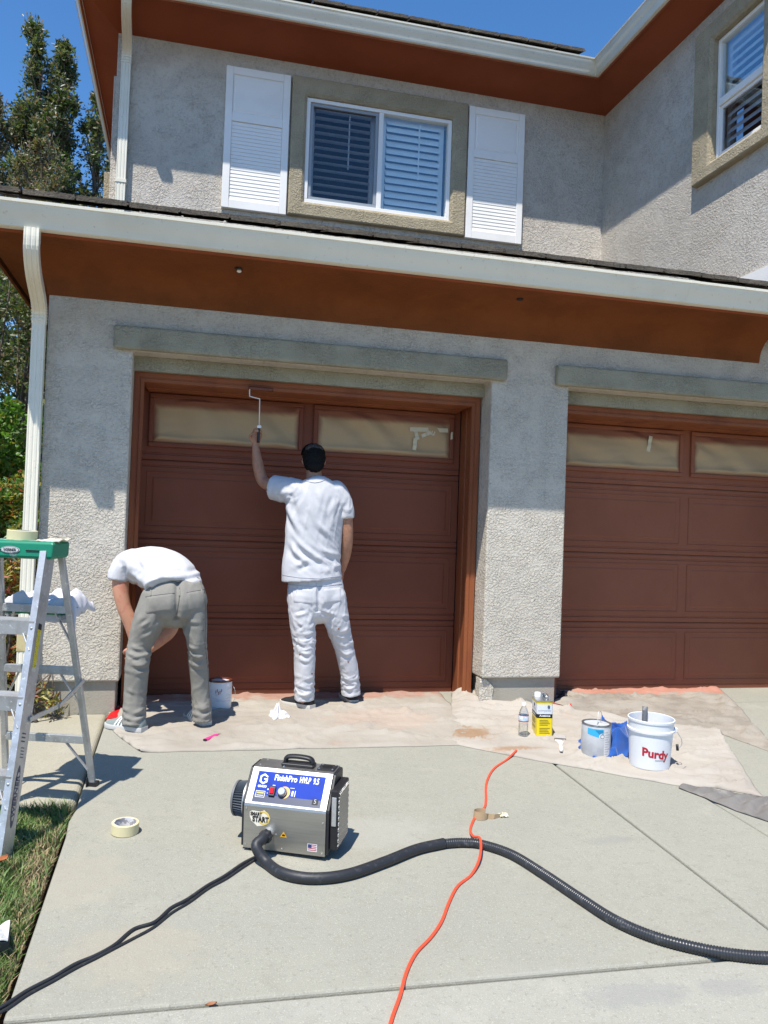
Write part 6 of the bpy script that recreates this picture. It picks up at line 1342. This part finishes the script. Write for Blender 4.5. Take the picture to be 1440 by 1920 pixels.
# ---- bending painter
pB = thing('person', 'painter in white t-shirt and grey jeans bent over at the door frame', 'person', (0.25, -0.38, gz(-0.38)))
body = MB()
limb(body, [(326, 1112, -0.4, 0.13, 0.10), (312, 1082, -0.283, 0.14, 0.10), (288, 1072, -0.14, 0.15, 0.10), (268, 1078, 0.02, 0.09, 0.07), (272, 1086, 0.1, 0.055, 0.055), (276, 1092, 0.14, 0.055, 0.055)], k=34)
limb(body, [(297, 1125, -0.4, 0.07, 0.07), (263, 1206, -0.42, 0.042, 0.042), (258, 1245, -0.43, 0.04, 0.04), (252, 1348, -0.43, 0.032, 0.034)]); limb(body, [(362, 1125, -0.4, 0.07, 0.07), (369, 1206, -0.43, 0.036, 0.04), (372, 1245, -0.40, 0.034, 0.036), (379, 1340, -0.365, 0.03, 0.032)])
hc2 = at(283, 1094, 0.2); TB = np.array(Matrix.Rotation(math.radians(-115), 3, 'X'))
body.ell(hc2, (0.074, 0.092, 0.105), rot=TB)
def hp2(x, y, z): return hc2+TB@np.array([x, y, z])
body.ell(hp2(0, 0.045, -0.055), (0.055, 0.05, 0.06), rot=TB); body.ell(hp2(0, 0.098, -0.018), (0.013, 0.02, 0.024), rot=TB)
for s in (-1, 1): body.ell(hp2(s*0.076, 0, -0.01), (0.009, 0.02, 0.03), rot=TB)
limb(body, [(236, 1060, -0.13, 0.058, 0.058), (226, 1095, -0.147, 0.054, 0.052), (232, 1136, -0.16, 0.046, 0.047), (246, 1172, -0.166, 0.045, 0.042), (254, 1210, -0.172, 0.030, 0.028)], k=30)
hand(body, at(254, 1210, -0.172), at(246, 1232, -0.166), (1, 0.1, 0), (-0.2, 0.9, -0.1), fl=0.07, spread=0.017)
limb(body, [(322, 1075, -0.12, 0.056, 0.056), (328, 1125, -0.1, 0.052, 0.050), (322, 1176, -0.11, 0.046, 0.046), (300, 1199, -0.14, 0.045, 0.042), (276, 1220, -0.16, 0.030, 0.028)], k=30)
hand(body, at(276, 1220, -0.16), at(256, 1236, -0.147), (0.2, 0.2, 1), (-0.5, 0.8, 0), fl=0.07, spread=0.017)
finish(remeshed(body, 0.0065, 5), 'body', m_skin2, pB)
hm = MB(); hm.ell(hp2(0, -0.014, 0.012), (0.082, 0.094, 0.108), rot=TB); finish(remeshed(hm, 0.008, 3), 'hair', mat('brown_hair', (0.05, 0.03, 0.018), 0.5, bump=[('noise', 150, 0.004, 0.8)]), pB)
tr = MB()
limb(tr, [(327, 1106, -0.381, 0.190, 0.125), (327, 1118, -0.41, 0.200, 0.145), (327, 1132, -0.43, 0.203, 0.150), (327, 1140, -0.42, 0.175, 0.130)], n=32, k=20)
tr.ell(at(300, 1130, -0.445), (0.088, 0.085, 0.095)); tr.ell(at(355, 1128, -0.445), (0.088, 0.085, 0.095))
limb(tr, [(295, 1122, -0.41, 0.104, 0.125), (280, 1163, -0.435, 0.100, 0.108), (263, 1206, -0.415, 0.077, 0.088), (258, 1242, -0.434, 0.076, 0.084), (254, 1300, -0.414, 0.070, 0.078), (252, 1340, -0.42, 0.070, 0.080), (251, 1358, -0.425, 0.073, 0.084)], n=28, k=44, caps='start')
limb(tr, [(360, 1120, -0.41, 0.086, 0.125), (365, 1162, -0.43, 0.077, 0.104), (369, 1206, -0.435, 0.061, 0.082), (372, 1242, -0.399, 0.060, 0.078), (376, 1300, -0.364, 0.058, 0.072), (379, 1335, -0.365, 0.060, 0.074), (379, 1351, -0.365, 0.064, 0.078)], n=28, k=44, caps='start')
tm = remeshed(tr, 0.0068, 5)
zb = lambda u, v: at(u, v, -0.40)
kl, kr, al, ar, cr = zb(264, 1228), zb(369, 1225), zb(252, 1335), zb(378, 1330), zb(328, 1150)
wrinkle(tm, [folds((1, 0, 0.3), 5, 24, 1.0, 0.006, gauss(kl, (0.2, 0.35, 0.085))), folds((1, 0, -0.3), 5, 26, 2.0, 0.006, gauss(kr, (0.2, 0.35, 0.085))), folds((1, 0, 0.1), 6, 32, 3.0, 0.006, gauss(al, (0.2, 0.35, 0.06))), folds((1, 0, -0.2), 6, 32, 4.0, 0.006, gauss(ar, (0.2, 0.35, 0.06))),
             folds((0.75, 0, 0.65), 4, 18, 5.0, 0.004, gauss(zb(285, 1165), (0.14, 0.35, 0.12))), folds((0.5, 0, -0.85), 4, 18, 6.0, 0.004, gauss(zb(365, 1170), (0.12, 0.35, 0.14))), folds((0.3, 0, 1), 4, 14, 7.0, 0.0035, lambda p: 0.8),
             lambda p: -0.020*math.exp(-((p[0]-cr[0]-0.01)/0.018)**2)*(1 if p[2] > cr[2]-0.03 and p[1] < -0.35 else 0)])
strokes(tm, [[(238, 1224), (262, 1232), (286, 1224)], [(236, 1239), (260, 1248), (284, 1241)], [(243, 1211), (264, 1217), (289, 1208)], ([(236, 1256), (258, 1263), (282, 1257)], .7), [(349, 1226), (370, 1233), (391, 1225)], [(353, 1242), (372, 1249), (392, 1242)], ([(350, 1210), (368, 1216), (387, 1208)], .8), ([(292, 1150), (276, 1168), (254, 1182)], .8), ([(303, 1162), (286, 1186), (262, 1199)], .8), [(232, 1328), (252, 1337), (273, 1328)], [(233, 1343), (254, 1351), (271, 1343)], [(361, 1322), (379, 1330), (395, 1322)], ([(362, 1337), (380, 1344), (396, 1337)], .8), ([(332, 1153), (350, 1164), (374, 1168)], .8), ([(333, 1158), (345, 1184), (352, 1206)], .7), ([(322, 1158), (306, 1182), (294, 1204)], .7), ([(236, 1290), (255, 1300), (276, 1296)], .5)], 3.8, 0.010)
jn = finish(tm, 'jeans', m_gpant, pB); tb = bvh(tm); m_seam = mat('jean_seam', (0.15, 0.145, 0.135), 0.9)
for qd in ([(274, 1118), (327, 1111), (326, 1146), (270, 1152)], [(350, 1110), (384, 1104), (386, 1143), (354, 1148)]): pocket(tb, qd, -0.5, m_gpant, pB, jn, 0.005)
seam(tb, [(337, 1102), (336, 1125), (331, 1152)], -0.5, m_seam, pB, jn, 0.003); seam(tb, [(273, 1119), (300, 1115), (327, 1112)], -0.5, m_seam, pB, jn, 0.002); seam(tb, [(350, 1111), (384, 1105)], -0.5, m_seam, pB, jn, 0.002)
seam(tb, [(384, 1110), (386, 1160), (384, 1205), (390, 1260), (393, 1340)], -0.5, m_seam, pB, jn, 0.0016)
for uu in (283, 337, 378): seam(tb, [(uu, 1106), (uu, 1118)], -0.5, m_gpant, pB, jn, 0.005, 'belt_loop', 6)
for uu, vv in ((380, 1160), (378, 1181), (381, 1206)): pocket(tb, [(uu, vv), (uu+3, vv-2), (uu+4, vv+1), (uu+1, vv+3)], -0.5, MATS['jean_seam'], pB, jn, 0.002, 'paint_spot')
sh = MB()
limb(sh, [(266, 1080, 0.07, 0.080, 0.075), (268, 1072, 0.01, 0.150, 0.105), (284, 1066, -0.1, 0.215, 0.138), (303, 1070, -0.205, 0.222, 0.148), (318, 1082, -0.302, 0.212, 0.142), (325, 1097, -0.387, 0.200, 0.132), (327, 1110, -0.43, 0.196, 0.120)], n=36, k=44, caps='start')
limb(sh, [(252, 1056, -0.12, 0.100, 0.10), (236, 1060, -0.125, 0.088, 0.09), (225, 1074, -0.135, 0.074, 0.078), (221, 1089, -0.14, 0.070, 0.074)], n=24, caps='start')
limb(sh, [(310, 1060, -0.11, 0.085, 0.085), (324, 1085, -0.11, 0.075, 0.08), (327, 1105, -0.105, 0.068, 0.075)], n=24)
sm_ = remeshed(sh, 0.0068, 6)
wrinkle(sm_, [folds((1, 0, 0.55), 3, 16, 1.5, 0.005, gauss(at(295, 1090, -0.335), (0.20, 0.35, 0.10))), folds((0.9, 0.3, -0.5), 2.5, 12, 2.5, 0.004, gauss(at(340, 1080, -0.335), (0.16, 0.3, 0.12))), folds((0.6, 0.2, -0.8), 4, 18, 3.5, 0.005, gauss(at(245, 1085, -0.205), (0.10, 0.35, 0.10))), folds((0.4, 0.8, 0.3), 2, 9, 5.0, 0.003, lambda p: 0.7)])
strokes(sm_, [([(386, 1086), (345, 1097), (302, 1108), (274, 1112)], 1.0), ([(383, 1074), (352, 1080), (318, 1080)], .8), ([(242, 1070), (262, 1084), (285, 1098), (302, 1110)], 1.1), ([(248, 1058), (258, 1076), (268, 1102)], 1.0), ([(228, 1046), (241, 1060), (244, 1086)], .9), ([(298, 1074), (330, 1084), (368, 1086)], .7), ([(262, 1042), (275, 1062), (300, 1078)], .5), ([(330, 1045), (350, 1062), (376, 1072)], .5)], 5.5, 0.015)
s2_ = finish(sm_, 't_shirt', m_shirt, pB); tb = bvh(sm_)
seam(tb, [(272, 1118), (300, 1112), (340, 1104), (383, 1098)], -0.5, MATS['white_seam'], pB, s2_, 0.0014, 'hem_seam')
m_shoeg = mat('grey_green_shoe', (0.20, 0.235, 0.225), 0.8, bump=[('noise', 300, 0.0008, 0.5)]); m_soleg = mat('pale_grey_sole', (0.50, 0.49, 0.47), 0.6); m_stripe = mat('shoe_stripe', (0.74, 0.73, 0.70), 0.6)
shoe(pB, gp(267, 1374), gp(213, 1364), m_shoeg, m_soleg, m_stripe, w=0.105, h=0.112); shoe(pB, gp(386, 1362), gp(348, 1340), m_shoeg, m_soleg, m_stripe, w=0.105, h=0.112)

# ================================================================== VEGETATION
def leaf_mesh(name, C, size, aspect=0.45, up=0.3, fold=0.25):
    """many small folded leaves at the points C"""
    n = len(C); a = np.random.normal(size=(n, 3)); a[:, 2] = a[:, 2]*0.7+up; a /= np.linalg.norm(a, axis=1)[:, None]
    b = np.random.normal(size=(n, 3)); b -= a*(np.sum(a*b, 1))[:, None]; b /= np.linalg.norm(b, axis=1)[:, None]; c = np.cross(a, b)
    s = size*np.random.uniform(0.6, 1.4, n)[:, None]
    V = np.zeros((n, 4, 3)); V[:, 0] = C; V[:, 1] = C+a*s*0.5+b*s*aspect*0.5+c*s*fold*0.3; V[:, 2] = C+a*s; V[:, 3] = C+a*s*0.5-b*s*aspect*0.5+c*s*fold*0.3
    k = np.arange(n)*4; F = np.concatenate([np.stack([k, k+1, k+2], 1), np.stack([k, k+2, k+3], 1)])
    me = bpy.data.meshes.new(name); me.vertices.add(n*4); me.vertices.foreach_set('co', V.ravel().astype(np.float32)); me.loops.add(n*6); me.loops.foreach_set('vertex_index', F.ravel().astype(np.int32)); me.polygons.add(n*2); me.polygons.foreach_set('loop_start', (np.arange(n*2)*3).astype(np.int32)); me.polygons.foreach_set('loop_total', np.full(n*2, 3, dtype=np.int32)); me.update(calc_edges=True); return me
def leafmat(name, c, rough=0.42, tr=0.35):
    m = bpy.data.materials.new(name); m.use_nodes = True; n, l = m.node_tree.nodes, m.node_tree.links; b = n['Principled BSDF']; b.inputs['Base Color'].default_value = (*c, 1); b.inputs['Roughness'].default_value = rough
    t = n.new('ShaderNodeBsdfTranslucent'); t.inputs[0].default_value = (c[0]*1.3, c[1]*1.5, c[2]*0.7, 1); mx = n.new('ShaderNodeMixShader'); mx.inputs[0].default_value = tr; o = n['Material Output']; l.new(b.outputs[0], mx.inputs[1]); l.new(t.outputs[0], mx.inputs[2]); l.new(mx.outputs[0], o.inputs[0]); return m
LM = {k: leafmat(k, c) for k, c in dict(leaf_dark=(0.045, 0.068, 0.022), leaf_olive=(0.125, 0.13, 0.040), leaf_grey=(0.21, 0.205, 0.135), leaf_brown=(0.22, 0.13, 0.075), leaf_bright=(0.14, 0.27, 0.045), leaf_yellow=(0.38, 0.33, 0.07), leaf_red=(0.36, 0.09, 0.035), leaf_mid=(0.085, 0.15, 0.036)).items()}
m_bark = mat('bark', (0.16, 0.125, 0.095), 0.9, var=[(12, (0.10, 0.075, 0.055), 0.45, 0.65, 4)], bump=[('noise', 30, 0.01, 0.8)])
def clumps(centres, radii, counts):
    C = []
    for c, r, n in zip(centres, radii, counts):
        d = np.random.normal(size=(n, 3)); d /= np.linalg.norm(d, axis=1)[:, None]; rad = np.random.rand(n)**0.45
        C.append(np.array(c)+d*rad[:, None]*np.array(r))
    return np.vstack(C)
def plant(name, label, cat, base, branches, leaf_sets, group=None, trunk_name='trunk', brad=0.05):
    t = thing(name, label, cat, base, group=group)
    mb = MB()
    for P, r0, r1 in branches:
        P = np.array(P, float); k = max(6, len(P)*5); Q = catmull(P, k); mb.tube(Q, np.linspace(r0, r1, k), 8, hint=(1, 0.2, 0))
    offset(mb.build(trunk_name, m_bark, t, smooth=True), t)
    allC = []; ms = []; idx = []
    for k, (C, size, asp, mix) in enumerate(leaf_sets):
        me = leaf_mesh('crown', C, size, asp)
        names = list(mix); o = place('crown', me, [LM[q_] for q_ in names], t); n = len(C); mi = np.random.choice(len(names), n, p=np.array(list(mix.values()))/sum(mix.values())); me.polygons.foreach_set('material_index', np.concatenate([mi, mi]).astype(np.int32)); me.update(); offset(o, t)
    return t
def tall_tree(base, profile, n_cl, leaves, label, mix, seed, lsize=0.075, gap=0.0):
    """profile: list of (z, half width, x shift)"""
    rng = np.random.RandomState(seed); zs2 = np.array([p[0] for p in profile]); hw = np.array([p[1] for p in profile]); xs = np.array([p[2] for p in profile]); x0, y0, z0 = base
    cen, rad, cnt, br = [], [], [], []
    trunk = [(x0+np.interp(z, zs2, xs)*0.6, y0, z) for z in np.linspace(z0, zs2[-1]-0.15, 9)]; br.append((trunk, 0.10, 0.012))
    for i in range(n_cl):
        z = rng.uniform(zs2[0], zs2[-1]); w_ = np.interp(z, zs2, hw); a = rng.uniform(0, 2*math.pi); rr = w_*rng.uniform(0.15, 0.95)
        c = (x0+np.interp(z, zs2, xs)+math.cos(a)*rr, y0+math.sin(a)*rr*1.1, z); cen.append(c); r_ = rng.uniform(0.10, 0.26)*(0.6+0.5*w_); rad.append((r_, r_, r_*1.5)); cnt.append(int(leaves/n_cl*rng.uniform(0.5, 1.5)))
        b0 = (x0+np.interp(z-0.7, zs2, xs)*0.6, y0, max(z0, z-0.75)); br.append(([b0, ((b0[0]+c[0])/2+0.04, (b0[1]+c[1])/2, z-0.4), c, (c[0]+rng.uniform(-.1, .1), c[1], c[2]+r_*1.6)], 0.022, 0.004))
    C = clumps(cen, rad, cnt); return plant('tree', label, 'tree', base, br, [(C, lsize, 0.42, mix)], 'trees beyond the garage roof')
MIX1 = dict(leaf_dark=3, leaf_olive=3.5, leaf_mid=2, leaf_grey=2.5, leaf_brown=0.8)
tall_tree((-2.36, 9.0, 0), [(3.5, 0.85, 0.0), (6.6, 0.85, 0.0), (7.4, 0.72, 0.0), (8.1, 0.48, 0.05), (8.8, 0.38, 0.06), (9.25, 0.24, 0.0), (9.68, 0.06, -0.12)], 140, 18000, 'tallest dark green tree rising in two tips behind the garage roof', MIX1, 3)
tall_tree((-2.0, 9.2, 0), [(6.8, 0.35, 0.0), (8.6, 0.27, 0.0), (9.25, 0.14, 0.02), (9.45, 0.05, 0.02)], 46, 7000, 'narrow tree forming the right hand tip beside the tallest tree', MIX1, 5)
tall_tree((-1.45, 9.6, 0), [(3.5, 0.62, 0.0), (7.0, 0.58, 0.0), (8.4, 0.36, 0.0), (9.3, 0.10, 0.05)], 85, 11000, 'dark tree half hidden behind the upper eave', MIX1, 9)
tall_tree((-3.05, 8.6, 0), [(3.5, 0.7, 0.0), (6.6, 0.55, 0.05), (7.4, 0.42, 0.1), (8.1, 0.10, 0.1)], 90, 11000, 'sparse greyish tree at the far left edge', dict(leaf_olive=3, leaf_grey=4, leaf_brown=2.5, leaf_dark=1), 11, 0.07)
tall_tree((-1.95, 7.4, 0), [(3.2, 0.9, 0.0), (6.0, 0.7, 0.0), (6.9, 0.25, 0.0)], 80, 12000, 'low twiggy olive tree just above the garage roof', dict(leaf_olive=3, leaf_grey=4, leaf_brown=2.5, leaf_dark=1), 15, 0.06)
# shrubs at the side of the garage
def shrub(name, label, base, boxes, n, size, mix, asp=0.45, stems=14, seed=1, h=2.0):
    rng = np.random.RandomState(seed); C = []
    cen, rad, cnt = [], [], []
    for (x0, x1, y0, y1, z0, z1, share, ncl) in boxes:
        for i in range(ncl):
            c = (rng.uniform(x0, x1), rng.uniform(y0, y1), rng.uniform(z0, z1)); r_ = rng.uniform(0.07, 0.16)*h/2.0**0.5; cen.append(c); rad.append((r_, r_, r_*0.9)); cnt.append(int(n*share/ncl))
    C = clumps(cen, rad, cnt); br = []
    for i in range(stems):
        c = cen[rng.randint(len(cen))]; b = (base[0]+rng.uniform(-.12, .12), base[1]+rng.uniform(-.12, .12), base[2]); br.append(([b, ((b[0]+c[0])/2+rng.uniform(-.1, .1), (b[1]+c[1])/2, b[2]+(c[2]-b[2])*0.55), c, (c[0]+rng.uniform(-.15, .15), c[1]+rng.uniform(-.1, .1), c[2]+0.12)], 0.014, 0.003))
    return plant(name, label, 'shrub', base, br, [(C, size, asp, mix)], 'shrubs beside the garage', 'stem')
shrub('shrub', 'twiggy olive shrub under the left garage eave', (-1.45, 2.6, 0), [(-2.4, -0.95, 2.2, 3.4, 1.9, 3.75, 1, 90)], 17000, 0.045, dict(leaf_olive=4, leaf_grey=2.5, leaf_dark=3, leaf_brown=1.2, leaf_mid=2), stems=40, seed=2, h=2.4)
shrub('shrub', 'bright green leafy shrub behind the downspout', (-1.1, 1.4, 0), [(-1.6, -0.72, 1.0, 1.9, 1.35, 2.15, 0.7, 46), (-1.6, -0.72, 1.0, 1.9, 0.4, 1.35, 0.3, 24)], 15000, 0.055, dict(leaf_bright=5, leaf_mid=3, leaf_yellow=0.7), 0.5, seed=4, h=1.8)
shrub('shrub', 'yellow tipped shrub low behind the downspout', (-0.85, 0.75, 0), [(-1.25, -0.66, 0.5, 1.0, 1.15, 1.58, 0.6, 26), (-1.25, -0.68, 0.5, 1.0, 0.25, 1.1, 0.4, 24)], 8000, 0.045, dict(leaf_bright=3, leaf_mid=3, leaf_yellow=3, leaf_red=1.0), 0.4, seed=6, h=1.3)
shrub('shrub', 'dark hedge shrub in the shade behind the ladder', (-1.0, 1.0, 0), [(-1.5, -0.7, 0.7, 1.3, 0.1, 1.3, 1, 50)], 9000, 0.05, dict(leaf_dark=5, leaf_mid=3, leaf_olive=1), 0.45, seed=8, h=1.6)
shrub('shrub', 'orange leaved nandina between the ladder and the downspout', (-0.72, 0.30, 0), [(-0.92, -0.64, 0.12, 0.45, 0.75, 1.0, 0.35, 9), (-0.95, -0.66, 0.10, 0.4, 0.10, 0.45, 0.45, 12), (-0.9, -0.66, 0.15, 0.4, 0.45, 0.75, 0.2, 7)], 2300, 0.055, dict(leaf_red=3, leaf_yellow=3, leaf_olive=2, leaf_dark=2), 0.3, seed=10, h=1.0)
shrub('shrub', 'small red tipped nandina at the foot of the left pier', (-0.50, -0.06, -0.02), [(-0.60, -0.36, -0.10, -0.03, 0.04, 0.22, 1, 12)], 260, 0.05, dict(leaf_red=2, leaf_yellow=4, leaf_olive=2), 0.28, stems=9, seed=12, h=0.6)
shrub('shrub', 'tall dark hedge filling the side yard', (-2.0, 5.0, 0), [(-4.6, -0.75, 4.6, 5.6, 0.2, 4.4, 1, 160)], 20000, 0.075, dict(leaf_dark=5, leaf_mid=3, leaf_olive=2), 0.5, stems=20, seed=14, h=3.0)
